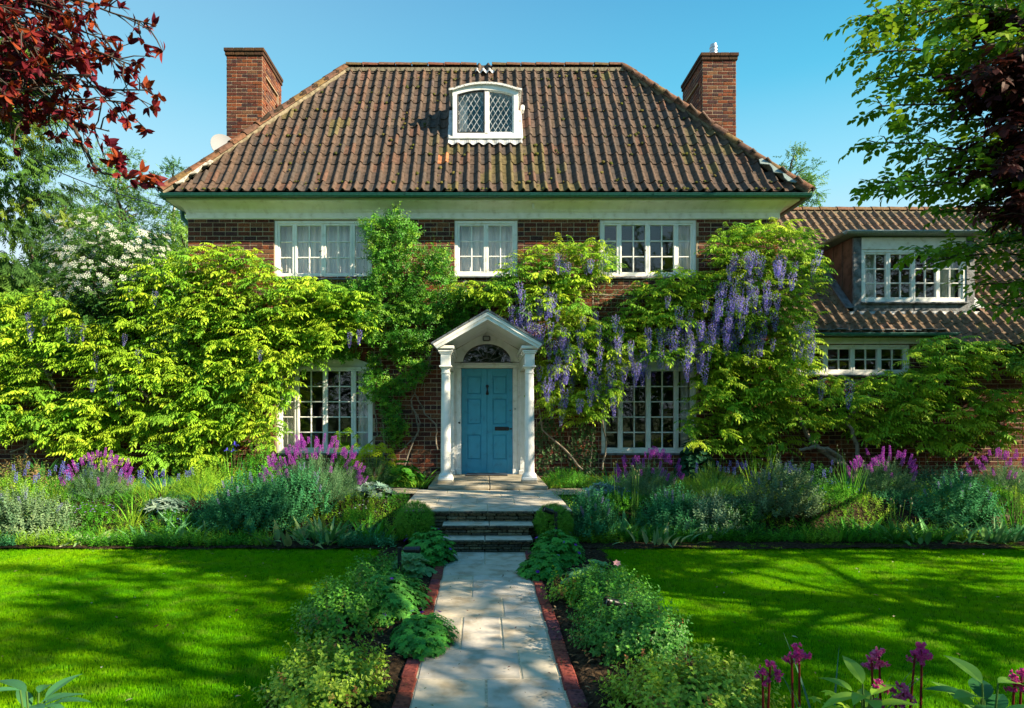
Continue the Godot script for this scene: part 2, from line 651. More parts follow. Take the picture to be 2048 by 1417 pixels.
func round_tile(parent: Node, called: String, a: Vector3, b: Vector3, up: Vector3, rad: float, mt: Material, tone: Color) -> void:   # one half-round ridge or hip tile from a to b
	var m := Msh.new()
	m.col = tone
	var d := (b - a).normalized()
	var side := d.cross(up).normalized()
	var u := side.cross(d).normalized()
	var l := a.distance_to(b)
	var k := 9
	for i in k:
		var t0 := PI * (0.06 + 0.88 * i / k)
		var t1 := PI * (0.06 + 0.88 * (i + 1) / k)
		var n0 := side * cos(t0) + u * sin(t0)
		var n1 := side * cos(t1) + u * sin(t1)
		var r0 := rad * 1.05
		var r1 := rad * 0.95
		m.quadn(n0 * r0, d * l + n0 * r1, d * l + n1 * r1, n1 * r0, n0, n0, n1, n1)
		m.quad(n1 * r0, n0 * r0, n0 * (r0 - 0.02), n1 * (r0 - 0.02))
		m.quad(d * l + n0 * r1, d * l + n1 * r1, d * l + n1 * (r1 - 0.02), d * l + n0 * (r1 - 0.02))
	part(called, m, mt, parent, Transform3D(Basis(), a))


# ---------------------------------------------------------------- the house

var house: Node3D
const HX := 5.57         # half the width of the house
const EX := 5.883        # half the width of its eaves
const EC := 0.045
const EZ := 0.42         # the eaves stand this far in front of the wall
const RZ := -2.34        # the ridge
const RY := 9.33
const KZ := 0.12
const KY := 5.96

func roof_at(s: float) -> Array:      # a point on the front slope, s metres up from the eaves, and the slope there
	if s < 0.424:
		return [Vector3(0, 5.66 + s * 0.7071, EZ - s * 0.7071), Vector3(0, 0.7071, -0.7071)]
	var d := Vector3(0, RY - KY, RZ - KZ).normalized()
	return [Vector3(0, KY, KZ) + d * (s - 0.424), d]


func roof_half(z: float) -> float:
	return lerpf(EX, 3.11, (EZ - z) / (EZ - RZ))


func build_house() -> void:
	house = thing("brick_house", "two storey red brick house with hipped pantile roof and blue front door", "house")
	var holes := [Rect2(-3.943, 4.175, 1.849, 1.095), Rect2(-0.538, 4.21, 1.189, 1.06), Rect2(2.208, 4.194, 1.82, 1.085), Rect2(-3.896, 0.873, 1.811, 1.642), Rect2(2.236, 0.873, 1.792, 1.642), Rect2(-0.42, 0.0, 0.985, 2.95)]
	var arches := [Rect2(-3.896, 2.515, 1.811, 0.24), Rect2(2.236, 2.515, 1.792, 0.24)]
	var wm := Msh.new()
	pierced(wm, -HX, HX, 0.0, 5.5, -0.30, 0.0, holes + arches)
	var wall := part("wall", wm, M.mortar, house)
	var list := courses(-HX, HX, 0.10, 5.40, holes)
	var kept := []
	for b in list:
		var p: Vector2 = b[0]
		var ok := true
		for a in arches:
			var q: float = (p.x - a.get_center().x) / (a.size.x / 2.0)
			if absf(q) < 1.06 and p.y > 2.47 and p.y < 2.56 + 0.24 * (1.0 - q * q) + 0.21:
				ok = false
		if absf(p.x - 0.08) < 0.66 and p.y < 2.9:
			ok = false
		if ok:
			kept.append(b)
	var seen_rects := [Rect2(-5.57, 4.75, 1.63, 0.65), Rect2(-1.1, 4.2, 0.56, 1.2), Rect2(0.651, 4.85, 1.55, 0.55), Rect2(4.03, 4.7, 0.6, 0.7), Rect2(-2.08, 0.6, 1.3, 2.4), Rect2(2.0, 3.7, 1.1, 0.49), Rect2(0.85, 0.5, 1.4, 0.5), Rect2(2.2, 0.6, 1.5, 0.27)]
	lay(kept, Transform3D(), wall, 215, func(p: Vector2) -> bool: return seen_rects.any(func(r: Rect2) -> bool: return r.has_point(p)))
	# the arches of rubbed brick over the two lower windows
	for a in arches:
		var n := 17
		for i in n:
			var t := (i + 0.5) / n * 2.0 - 1.0
			var x: float = a.get_center().x + t * a.size.x / 2.0
			var y: float = 2.545 + 0.235 * (1.0 - t * t) + 0.105
			var m := Msh.new()
			m.col = pick([Color(0.26, 0.09, 0.045), Color(0.22, 0.07, 0.04), Color(0.30, 0.11, 0.05)])
			m.bev(Vector3(), Vector3(a.size.x / n - 0.012, 0.20, 0.04), 0.005)
			part("arch_brick", m, M.brick, wall, Transform3D(Basis.from_euler(Vector3(0, 0, -t * 0.33)), Vector3(x, y, -0.011)))
	# sides, back, floors
	for s in [-1.0, 1.0]:
		var m := Msh.new()
		m.box(Vector3(s * HX - (0.3 if s > 0 else 0.0), 0.0, -4.68), Vector3(s * HX + (0.0 if s > 0 else 0.3), 5.5, -0.302))
		var sw := part("side_wall", m, M.mortar, house)
		var fr := Transform3D(Basis(Vector3(0, 0, -s), Vector3(0, 1, 0), Vector3(s, 0, 0)), Vector3(s * HX, 0, 0.0 if s > 0 else -4.68))
		lay(courses(0.0, 4.68, 0.1, 5.4, []), fr, sw, 0, func(_p: Vector2) -> bool: return false)
	var bw := Msh.new()
	bw.box(Vector3(-HX, 0, -5.0), Vector3(HX, 5.5, -4.682))
	part("back_wall", bw, M.mortar, house)
	var rooms := Msh.new()
	rooms.box(Vector3(-HX + 0.31, 3.30, -4.67), Vector3(HX - 0.31, 3.50, -0.31))
	rooms.box(Vector3(-HX + 0.31, 0.38, -4.67), Vector3(HX - 0.31, 0.44, -0.31))
	rooms.box(Vector3(-HX + 0.31, 5.42, -4.67), Vector3(HX - 0.31, 5.50, -0.31))
	for x in [-1.6, 1.7]:
		rooms.box(Vector3(x - 0.06, 0.45, -4.66), Vector3(x + 0.06, 3.29, -0.32))
		rooms.box(Vector3(x - 0.06, 3.51, -4.66), Vector3(x + 0.06, 5.41, -0.32))
	rooms.box(Vector3(-HX + 0.31, 0.45, -4.67), Vector3(HX - 0.31, 5.41, -4.60))
	rooms.box(Vector3(-HX + 0.302, 0.45, -4.59), Vector3(-HX + 0.36, 5.41, -0.31))
	rooms.box(Vector3(HX - 0.36, 0.45, -4.59), Vector3(HX - 0.302, 5.41, -0.31))
	part("inner_floor", rooms, M.room, house)
	window(house, -3.943, -2.094, 4.175, 5.27, -0.012, [1, 2, 2, 1], 3, "upper white window nearest the climbing rose, net curtains closed", [[0.0, 0.33], [0.33, 0.66], [0.66, 1.0], "curtain"])
	window(house, -0.538, 0.651, 4.21, 5.27, -0.012, [2, 2], 3, "upper white window above the porch", [[0.0, 0.48], [0.53, 1.0], "curtain"])
	window(house, 2.208, 4.028, 4.194, 5.279, -0.012, [1, 2, 2, 1], 3, "upper white window above the wisteria", [[0.86, 1.0], "curtain"])
	window(house, -3.896, -2.085, 0.873, 2.515, -0.012, [1, 2, 2, 1], 5, "lower white window beside the purple wallflower", [[0.0, 0.17], [0.82, 1.0], "curtain"], 0.215)
	window(house, 2.236, 4.028, 0.873, 2.515, -0.012, [1, 2, 2, 1], 5, "lower white window half hidden by wisteria", [[0.88, 1.0], "curtain"], 0.215)
	build_cornice()
	build_roof()
	chimney(-5.90, -5.13, ZF - 14.95, ZF - 16.35, 10.02, 1.0, "chimney with a plain cap above the satellite dish")
	chimney(5.17, 5.90, ZF - 15.15, ZF - 16.65, 10.02, -1.0, "chimney with a steel flue")
	build_dormer()
	build_porch()


func build_cornice() -> void:
	# the white coved cornice, mitred round the two front corners
	var prof := [Vector2(0.012, 5.285), Vector2(0.03, 5.30), Vector2(0.03, 5.41), Vector2(0.05, 5.42)]
	for i in range(0, 9):
		var t := i / 8.0 * PI / 2.0
		prof.append(Vector2(0.05 + 0.26 * (1.0 - cos(t)), 5.42 + 0.12 * sin(t)))
	prof.append(Vector2(0.335, 5.54))
	prof.append(Vector2(0.335, 5.575))
	prof.append(Vector2(0.40, 5.578))
	var c := Msh.new()
	for i in prof.size() - 1:
		var p: Vector2 = prof[i]
		var q: Vector2 = prof[i + 1]
		var k := 0.75
		c.quad(Vector3(-HX - p.x * k, p.y, p.x), Vector3(HX + p.x * k, p.y, p.x), Vector3(HX + q.x * k, q.y, q.x), Vector3(-HX - q.x * k, q.y, q.x))
		for s in [-1.0, 1.0]:
			var a := Vector3(s * (HX + p.x * k), p.y, p.x)
			var b := Vector3(s * (HX + p.x * k), p.y, -5.0)
			var d := Vector3(s * (HX + q.x * k), q.y, -5.0)
			var e := Vector3(s * (HX + q.x * k), q.y, q.x)
			if s > 0:
				c.quad(a, b, d, e)
			else:
				c.quad(b, a, e, d)
	part("cornice", c, M.white_paint, house)
	# half-round gutter in lengths, with brackets
	var x0 := EC - EX - 0.02
	var x1 := EC + EX + 0.04
	var gr := group_part("gutter", house)
	var cuts := [x0, -3.6, -1.35, 0.9, 3.15, x1]
	for i in cuts.size() - 1:
		var g := Msh.new()
		half_pipe(g, Vector3(cuts[i], 5.615, 0.445), Vector3(cuts[i + 1], 5.615, 0.445), 0.058)
		part("gutter_length", g, M.gutter_green, gr)
		if i > 0:
			var j := Msh.new()
			half_pipe(j, Vector3(cuts[i] - 0.05, 5.615, 0.445), Vector3(cuts[i] + 0.05, 5.615, 0.445), 0.064)
			part("gutter_joint", j, M.gutter_green, gr)
	for s in [x0, x1]:
		var g := Msh.new()
		half_pipe(g, Vector3(s, 5.615, 0.445), Vector3(s, 5.615, -5.3), 0.058)
		part("gutter_length", g, M.gutter_green, gr)
	var dp := Msh.new()
	dp.tube([Vector3(x0 + 0.02, 5.56, -0.35), Vector3(x0 + 0.02, 5.42, -0.36), Vector3(-HX - 0.10, 5.24, -0.40), Vector3(-HX - 0.07, 5.10, -0.40), Vector3(-HX - 0.07, 0.2, -0.40)], [0.042, 0.042, 0.042, 0.042, 0.042], 10)
	part("downpipe", dp, M.gutter_green, house)
	var cam := Msh.new()
	cam.lathe([Vector2(0.0, -0.07), Vector2(0.018, -0.06), Vector2(0.02, 0.0), Vector2(0.012, 0.03), Vector2(0.0, 0.03)], 10, Vector3(0.93, 5.49, 0.20))
	part("alarm_sensor", cam, M.white_paint, house)


func half_pipe(m: Msh, a: Vector3, b: Vector3, r: float) -> void:
	var d := (b - a).normalized()
	var side := d.cross(Vector3(0, 1, 0)).normalized()
	for i in 10:
		var t0 := PI * i / 10.0
		var t1 := PI * (i + 1) / 10.0
		var n0 := side * cos(t0) - Vector3(0, sin(t0), 0)
		var n1 := side * cos(t1) - Vector3(0, sin(t1), 0)
		m.quadn(a + n0 * r, a + n1 * r, b + n1 * r, b + n0 * r, n0, n1, n1, n0)
		m.quadn(b + n0 * (r - 0.006), b + n1 * (r - 0.006), a + n1 * (r - 0.006), a + n0 * (r - 0.006), -n0, -n1, -n1, -n0)
	for e in [[a, -d], [b, d]]:
		var f := []
		for i in 11:
			var t := PI * i / 10.0
			f.append(e[0] + (side * cos(t) - Vector3(0, sin(t), 0)) * r)
		m.poly(f, e[1])
	for s in [-1.0, 1.0]:
		m.tube([a + side * s * r, b + side * s * r], [0.007, 0.007], 6)


func build_roof() -> void:
	var y0 := 5.575
	var b := Msh.new()
	var e := [Vector3(EC - EX, y0, EZ - 0.02), Vector3(EC + EX, y0, EZ - 0.02), Vector3(EC + EX, y0, 2 * RZ - EZ), Vector3(EC - EX, y0, 2 * RZ - EZ)]
	var r := [Vector3(EC - 3.11, RY - 0.05, RZ), Vector3(EC + 3.11, RY - 0.05, RZ)]
	var k := [Vector3(EC - roof_half(KZ), KY - 0.06, KZ), Vector3(EC + roof_half(KZ), KY - 0.06, KZ)]
	b.quad(e[0], e[1], k[1], k[0])
	b.quad(k[0], k[1], r[1], r[0])
	b.tri(e[0], k[0], e[3]); b.tri(k[0], r[0], e[3])
	b.tri(e[1], e[2], k[1]); b.tri(k[1], e[2], r[1])
	b.quad(e[2], e[3], r[0], r[1])
	b.quad(e[3], e[2], e[1], e[0])
	var roof := part("roof", b, M.tile_bed, house)
	var xf := []
	var cols := []
	var used := 0
	for row in 15:
		var s := row * 0.317
		var q := roof_at(s + 0.02)
		var d: Vector3 = roof_at(s + 0.2)[1]
		var nrm := Vector3(1, 0, 0).cross(d).normalized()
		nrm = nrm if nrm.y > 0 else -nrm
		for cx in range(-29, 30):
			var x := EC + cx * 0.205
			var p: Vector3 = q[0] + Vector3(x, 0, 0)
			var mid: Vector3 = roof_at(minf(s + 0.2, 4.55))[0]
			if absf(x - EC) > roof_half(mid.z) - 0.02:
				continue
			if x > -0.62 and x < 0.72 and p.y > 7.0 and p.y < 7.95:
				continue
			var top: Vector3 = p + d * 0.355
			var t := Transform3D(Basis(Vector3(1, 0, 0), nrm, -d) * Basis.from_euler(Vector3(rf(-0.014, 0.014), rf(-0.025, 0.025) * (3.0 if R.randf() < 0.04 else 1.0), rf(-0.02, 0.02))), top - d * (rf(0.0, 0.012) + (0.05 if R.randf() < 0.012 else 0.0)) + nrm * (0.006 + rf(-0.003, 0.006)))
			var tone := tile_tone(p, (0.22 if row > 12 else 0.0) + (0.18 if x < -2.5 else 0.0))
			if row == 3 and cx == -4:
				part("roof_tile", tile_shape(Color(0.50, 0.19, 0.09), 0.0), M.tile, roof, t, "bright orange replacement pantile")
			elif used < 299 and row < 6:
				part("roof_tile", tile_mesh[tone], M.tile, roof, t)
				used += 1
			else:
				xf.append(t)
				cols.append(jit(TILE_TONES[tone], 0.18, 0.06))
	many("roof_tiling", tile_plain, M.tile, xf, cols, roof)
	# cushions of moss in the troughs
	var dome := Msh.new()
	dome.lathe([Vector2(0.03, -0.006), Vector2(0.028, 0.006), Vector2(0.018, 0.014), Vector2(0.0, 0.018)], 7)
	var mx := []
	var mc := []
	for i in 520:
		var s := 4.5 * (pow(R.randf(), 1.8) if i % 2 else 1.0 - pow(R.randf(), 2.2))
		s = (roundf(s / 0.317) + rf(-0.10, 0.12)) * 0.317 if i % 3 else s
		var q := roof_at(clampf(s, 0.05, 4.5))
		var x := EC + roundf(rf(-28, 28)) * 0.205 + rf(-0.075, 0.03)
		if absf(x - EC) > roof_half(q[0].z) - 0.15 or (x > -0.7 and x < 0.8 and q[0].y > 6.9 and q[0].y < 8.1) or FN.get_noise_2d(x * 50.0, s * 60.0) < -0.1:
			continue
		var nn: Vector3 = Vector3(1, 0, 0).cross(q[1]).normalized()
		nn = nn if nn.y > 0 else -nn
		var sz := rf(0.4, 1.3)
		mx.append(Transform3D(look(nn, rdir()).scaled_local(Vector3(sz, sz * rf(0.6, 1.1), sz * rf(0.8, 1.5))), q[0] + Vector3(x, 0, 0) + nn * 0.045))
		mc.append(jit(pick([Color(0.11, 0.12, 0.025), Color(0.16, 0.14, 0.04), Color(0.08, 0.09, 0.03)]), 0.25))
	many("moss", dome, M.leaf_dull, mx, mc, roof)
	# the sides and the back, seen only from a step aside
	var xs := []
	var cs := []
	for s in [-1.0, 1.0]:
		var d := Vector3(-s * (EX - 3.11), RY - 5.66, 0).normalized()
		var nrm := Vector3(s * (RY - 5.66), EX - 3.11, 0).normalized()
		for row in 15:
			var p := Vector3(EC + s * EX, 5.66, RZ) + d * (row * 0.312 + 0.355)
			var hw := (EZ - RZ) * (1.0 - row / 14.6)
			var n := int(hw / 0.205)
			for i in range(-n, n + 1):
				xs.append(Transform3D(Basis(d.cross(nrm).normalized() * -1.0, nrm, -d), p + Vector3(0, 0, i * 0.205)))
				cs.append(jit(TILE_TONES[R.randi() % 3], 0.15, 0.05))
	many("side_tiling", tile_plain, M.tile, xs, cs, roof)
	# hips and ridge
	for s in [-1.0, 1.0]:
		var a := Vector3(EC + s * (EX + 0.02), 5.665, EZ + 0.01)
		var c := Vector3(EC + s * 3.11, RY + 0.045, RZ)
		var n := 15
		var bed := Msh.new()
		bed.tube([a + Vector3(0, 0.0, 0), a.lerp(c, 0.06) + Vector3(0, -0.03, 0), c + Vector3(0, -0.03, 0)], [0.05, 0.07, 0.07], 8)
		part("hip_bedding", bed, M.lime, roof)
		for i in n:
			var p := a.lerp(c, float(i) / n)
			var q := a.lerp(c, float(i + 1) / n)
			var sag := Vector3(0, -0.05 * sin(PI * clampf((i + 0.5) / n * 2.0, 0, 1)), 0)
			var tone: Color = pick([Color(0.20, 0.095, 0.055), Color(0.17, 0.09, 0.05), Color(0.19, 0.12, 0.05), Color(0.15, 0.08, 0.055)])
			round_tile(roof, "hip_tile", p + sag, q + sag - (q - p) * 0.015, Vector3(s * 0.35, 1, 0.5), 0.115, M.tile, tone)
		# the scroll of iron that holds the lowest hip tile
		var hk := Msh.new()
		var pts := []
		var rs := []
		for i in 14:
			var t := i / 13.0 * TAU * 0.95
			pts.append(a + Vector3(s * (0.05 + 0.045 * (1.0 - cos(t)) * 0.5 + 0.02 * sin(t)), 0.02 + 0.05 * sin(t * 0.8), 0.02))
			rs.append(0.010)
		hk.tube(pts, rs, 6)
		part("hip_iron", hk, M.black_iron if s > 0 else M.lead_white, roof)
		# mortar patches at the foot of the hip
		var pm := Msh.new()
		var ol := PackedVector2Array()
		for i in 9:
			ol.append(Vector2(0.06 + i * 0.11, 0.0))
		for i in 9:
			ol.append(Vector2(0.94 - i * 0.11, 0.10 + 0.055 * sin(i * 2.1) + rf(0, 0.04)))
		pm.extr(ol, 0.0, 0.02)
		var dx := (c - a).normalized()
		var dn := Vector3(0, 0.6, 0.8)
		var dy := dn.cross(dx).normalized() * (1.0 if s < 0 else -1.0)
		if dy.x * s > 0.0:
			dy = -dy
		part("mortar_patch", pm, M.lime_wash if s < 0 else M.gutter_grey, roof, Transform3D(Basis(dx, dy, dx.cross(dy)), a + dx * 0.18 + dy * 0.05 + Vector3(0, 0.06, 0.03)))
	for side in 2:
		var x := (EC - 3.11) if side == 0 else 0.20
		var end := -0.13 if side == 0 else (EC + 3.11)
		var n := 8 if side == 0 else 9
		var bed := Msh.new()
		bed.box(Vector3(x, RY - 0.06, RZ - 0.08), Vector3(end, RY + 0.02, RZ + 0.10))
		part("ridge_bedding", bed, M.lime, roof)
		for i in n:
			var p := Vector3(lerpf(x, end, float(i) / n), RY + 0.05, RZ)
			var q := Vector3(lerpf(x, end, float(i + 1) / n) - 0.012, RY + 0.05 + rf(-0.004, 0.004), RZ)
			round_tile(roof, "ridge_tile", p, q, Vector3(0, 1, 0), 0.12, M.tile, pick([Color(0.17, 0.085, 0.05), Color(0.19, 0.075, 0.045), Color(0.15, 0.10, 0.045)]))
	var lf := Msh.new()
	for i in 14:
		var xa := -0.17 + i * 0.03
		var ya := RY - 0.02 + 0.035 * sin(i * 1.35)
		var yb := RY - 0.02 + 0.035 * sin((i + 1) * 1.35)
		lf.quad(Vector3(xa, ya - 0.13, RZ + 0.23), Vector3(xa + 0.03, yb - 0.13, RZ + 0.23), Vector3(xa + 0.03, yb, RZ + 0.10), Vector3(xa, ya, RZ + 0.10))
		lf.quad(Vector3(xa, ya, RZ + 0.10), Vector3(xa + 0.03, yb, RZ + 0.10), Vector3(xa + 0.03, yb - 0.04, RZ - 0.15), Vector3(xa, ya - 0.04, RZ - 0.15))
	part("lead_saddle", lf, M.lead_white, roof)


func chimney(x0: float, x1: float, zf: float, zb: float, top: float, inner: float, label: String) -> void:
	var base := 5.4
	var body := top - 0.17
	var c := Msh.new()
	c.box(Vector3(x0, base, zb), Vector3(x1, body, zf))
	# strips that frame the recessed panel on the inner face
	var xi := x1 if inner > 0 else x0
	var dp := zf - zb
	var e := 0.05 * inner
	var strips := [[base, body, 0.0, 0.24], [base, body, dp - 0.24, dp], [body - 0.36, body, 0.24, dp - 0.24]]
	for s in strips:
		c.box(Vector3(minf(xi, xi + e), s[0], zf - s[3]), Vector3(maxf(xi, xi + e), s[1], zf - s[2]))
	var ch := part("chimney", c, M.mortar, house, Transform3D(), label)
	var lim := 42
	var wide := x1 - x0 + 0.05
	var xl := x0 - (0.05 if inner < 0 else 0.0)
	lay(courses(0, wide, 0, body - base, []), Transform3D(Basis(), Vector3(xl, base, zf)), ch, lim, func(p: Vector2) -> bool: return p.y > 2.2)
	var sf := Transform3D(Basis(Vector3(0, 0, -1) * inner, Vector3(0, 1, 0), Vector3(inner, 0, 0)), Vector3(xi, base, zf if inner > 0 else zb))
	lay(courses(0, dp, 0, body - base, []), sf, ch, 0, func(_p: Vector2) -> bool: return false, func(p: Vector2) -> float: return 0.05 if p.x < 0.24 or p.x > dp - 0.24 or p.y > body - base - 0.36 else 0.0)
	var of := Transform3D(Basis(Vector3(0, 0, 1) * inner, Vector3(0, 1, 0), Vector3(-inner, 0, 0)), Vector3(x0 if inner > 0 else x1, base, zb if inner > 0 else zf))
	lay(courses(0, dp, 0, body - base, []), of, ch, 0, func(_p: Vector2) -> bool: return false)
	# the cap: two oversailing courses and a flaunching
	for i in 2:
		var o := 0.035 + 0.02 * i
		var y := body + 0.084 * i
		var n := 4
		for k in n:
			var m := Msh.new()
			m.col = pick([Color(0.09, 0.05, 0.035), Color(0.075, 0.05, 0.03), Color(0.11, 0.06, 0.035)])
			var w := (wide + 2 * o) / n
			m.bev(Vector3(xl - o + w * (k + 0.5), y + 0.042, zf + o - 0.055), Vector3(w - 0.008, 0.078, 0.11), 0.007)
			part("cap_brick", m, M.brick, ch)
		for sx in [-1.0, 1.0]:
			var g := Msh.new()
			g.col = Color(0.09, 0.052, 0.036)
			var xx: float = (xl + wide + o - 0.055) if sx > 0 else (xl - o + 0.055)
			for k in 7:
				var l := (dp + o - 0.11) / 7.0
				g.bev(Vector3(xx, y + 0.042, zf + o - 0.115 - l * (k + 0.5)), Vector3(0.11, 0.078, l - 0.008), 0.007)
			part("cap_course", g, M.brick, ch)
	var fl := Msh.new()
	fl.box(Vector3(xl + 0.05, body, zb), Vector3(xl + wide - 0.05, top - 0.02, zf - 0.06))
	part("flaunching", fl, M.lime, ch)
	if inner < 0:
		var p := Msh.new()
		p.lathe([Vector2(0.105, 0.0), Vector2(0.105, 0.06), Vector2(0.082, 0.07), Vector2(0.082, 0.13), Vector2(0.092, 0.135), Vector2(0.092, 0.155), Vector2(0.082, 0.16), Vector2(0.082, 0.19), Vector2(0.092, 0.195), Vector2(0.092, 0.215), Vector2(0.08, 0.22), Vector2(0.08, 0.27), Vector2(0.092, 0.275), Vector2(0.092, 0.295), Vector2(0.08, 0.30), Vector2(0.075, 0.36), Vector2(0.0, 0.36)], 18, Vector3((x0 + x1) / 2 - 0.07, top - 0.02, zf - 0.25))
		part("flue", p, M.steel, ch)


func build_dormer() -> void:
	var zf := ZF - 12.90
	var x0 := -0.606
	var x1 := 0.70
	var y0 := 7.06
	var spring := 7.98
	var crown := 8.11
	var xc := (x0 + x1) / 2
	var hw := (x1 - x0) / 2
	var d := group_part("dormer", house)
	var curve := func(x: float, lift: float) -> float: return spring + lift + (crown - spring) * (1.0 - pow((x - xc) / hw, 2.0))
	var body := Msh.new()      # cheeks and floor
	for s in [-1.0, 1.0]:
		var x: float = xc + s * (hw - 0.025)
		var p := [Vector3(x, y0 + 0.0, zf - 0.07), Vector3(x, spring, zf - 0.07), Vector3(x, spring, zf - 0.95), Vector3(x, y0 + 0.05, zf - 0.25)]
		for dx in [-0.025, 0.025]:
			var f := []
			for q in p:
				f.append(q + Vector3(dx, 0, 0))
			body.poly(f, Vector3(dx, 0, 0))
	part("cheek", body, M.flaked_paint, d)
	var bk := Msh.new()
	bk.box(Vector3(x0 + 0.06, y0, zf - 0.95), Vector3(x1 - 0.06, spring, zf - 0.93))
	part("inner_wall", bk, M.room, d)
	var cap := Msh.new()
	var n := 14
	for i in n:
		var xa := lerpf(x0 - 0.07, x1 + 0.07, float(i) / n)
		var xb := lerpf(x0 - 0.07, x1 + 0.07, float(i + 1) / n)
		var ya: float = curve.call(clampf(xa, x0, x1), 0.03)
		var yb: float = curve.call(clampf(xb, x0, x1), 0.03)
		for l in 2:
			var h := 0.04 * l
			if l == 1:
				cap.quad(Vector3(xa, ya + h, zf + 0.07), Vector3(xb, yb + h, zf + 0.07), Vector3(xb, yb + h, zf - 1.05), Vector3(xa, ya + h, zf - 1.05))
			else:
				cap.quad(Vector3(xb, yb, zf + 0.07), Vector3(xa, ya, zf + 0.07), Vector3(xa, ya, zf - 1.05), Vector3(xb, yb, zf - 1.05))
		cap.quad(Vector3(xa, ya, zf + 0.07), Vector3(xb, yb, zf + 0.07), Vector3(xb, yb + 0.04, zf + 0.07), Vector3(xa, ya + 0.04, zf + 0.07))
	for s in [x0 - 0.07, x1 + 0.07]:
		var y: float = spring + 0.03
		cap.poly([Vector3(s, y, zf + 0.07), Vector3(s, y + 0.04, zf + 0.07), Vector3(s, y + 0.04, zf - 1.05), Vector3(s, y, zf - 1.05)], Vector3(s, 0, 0))
	part("lead_cap", cap, M.flaked_paint, d)
	# frame
	var f := Msh.new()
	var fw := 0.095
	f.bev(Vector3(x0 + fw / 2, (y0 + spring) / 2, zf - 0.03), Vector3(fw, spring - y0, 0.10), 0.008)
	f.bev(Vector3(x1 - fw / 2, (y0 + spring) / 2, zf - 0.03), Vector3(fw, spring - y0, 0.10), 0.008)
	f.bev(Vector3(xc, y0 + 0.065, zf - 0.03), Vector3(x1 - x0 - 2 * fw, 0.13, 0.10), 0.008)
	f.bev(Vector3(xc + 0.02, (y0 + crown) / 2, zf - 0.03), Vector3(0.075, crown - y0 - 0.2, 0.10), 0.008)
	var hp := PackedVector2Array()
	for i in 13:
		hp.append(Vector2(lerpf(x0, x1, i / 12.0), curve.call(lerpf(x0, x1, i / 12.0), 0.03)))
	for i in 13:
		hp.append(Vector2(lerpf(x1, x0, i / 12.0), curve.call(lerpf(x1, x0, i / 12.0), 0.03) - 0.095))
	f.extr(hp, zf - 0.078, zf + 0.022)
	part("frame", f, M.white_paint, d)
	var sl := Msh.new()
	sl.bev(Vector3(xc, y0 - 0.005, zf + 0.03), Vector3(x1 - x0 + 0.14, 0.04, 0.16), 0.01)
	part("sill", sl, M.white_paint, d)
	var ap := Msh.new()       # the lead apron dressed over the tiles
	for i in 44:
		var xa := x0 - 0.08 + i * 0.0332
		var dip := func(x: float) -> float: return 0.026 * cos((x - EC) / 0.205 * TAU - 2.2)
		ap.quad(Vector3(xa, y0 - 0.14 + dip.call(xa), zf + 0.15), Vector3(xa + 0.0332, y0 - 0.14 + dip.call(xa + 0.0332), zf + 0.15), Vector3(xa + 0.0332, y0 - 0.0, zf + 0.06), Vector3(xa, y0 - 0.0, zf + 0.06))
	part("apron", ap, M.lead_white, d)
	for s in [-1.0, 1.0]:
		var sf := Msh.new()
		var xx: float = x0 - 0.05 if s < 0 else x1 + 0.05
		sf.bev(Vector3(xx, y0 + 0.42, zf - 0.27), Vector3(0.09, 0.99, 0.05), 0.015, Basis.from_euler(Vector3(-0.62, 0, 0)))
		part("flashing", sf, M.lead_white, d)
	var bk2 := Msh.new()
	bk2.bev(Vector3(x1 + 0.09, 7.72, zf - 0.12), Vector3(0.07, 0.12, 0.16), 0.02)
	part("bracket", bk2, M.white_paint, d)
	# two leaded casements; the first has a dark iron frame
	for k in 2:
		var a := (x0 + fw + 0.01) if k == 0 else (xc + 0.065)
		var b := (xc - 0.025) if k == 0 else (x1 - fw - 0.01)
		var gy := y0 + 0.14
		var outline := PackedVector2Array([Vector2(a, gy), Vector2(b, gy)])
		for i in 7:
			var x := lerpf(b, a, i / 6.0)
			outline.append(Vector2(x, curve.call(x, -0.075)))
		var inset: Array = Geometry2D.offset_polygon(outline, -0.022)
		var cs := Msh.new()
		var op := outline
		for i in op.size():
			var p := op[i]
			var q := op[(i + 1) % op.size()]
			var mid := (p + q) / 2
			var ang := (q - p).angle()
			cs.bev(Vector3(mid.x, mid.y, zf - 0.02 + 0.02 * (1 - k)), Vector3(p.distance_to(q) + 0.012, 0.026, 0.04), 0.004, Basis.from_euler(Vector3(0, 0, ang)))
		part("casement", cs, M.black_iron if k == 0 else M.white_paint, d, Transform3D(), "dark iron casement" if k == 0 else "")
		var cw := (b - a) / 4.6
		var rh := cw * 1.62
		var lead := Msh.new()
		var zz := zf - 0.03 + 0.015 * (1 - k)
		for i in range(-8, 9):
			for sgn in [-1.0, 1.0]:
				var cx := (a + b) / 2 + i * cw
				var line := PackedVector2Array([Vector2(cx - sgn * 1.0 * cw / rh, gy + 0.4 - 1.0), Vector2(cx + sgn * 1.0 * cw / rh, gy + 0.4 + 1.0)])
				for piece in Geometry2D.intersect_polyline_with_polygon(line, outline):
					var p: Vector2 = piece[0]
					var q: Vector2 = piece[piece.size() - 1]
					var mid := (p + q) / 2
					lead.bev(Vector3(mid.x, mid.y, zz + 0.004 * sgn), Vector3(p.distance_to(q), 0.010, 0.007), 0.0, Basis.from_euler(Vector3(0, 0, (q - p).angle())))
		part("lead_lattice", lead, M.lead_white, d)
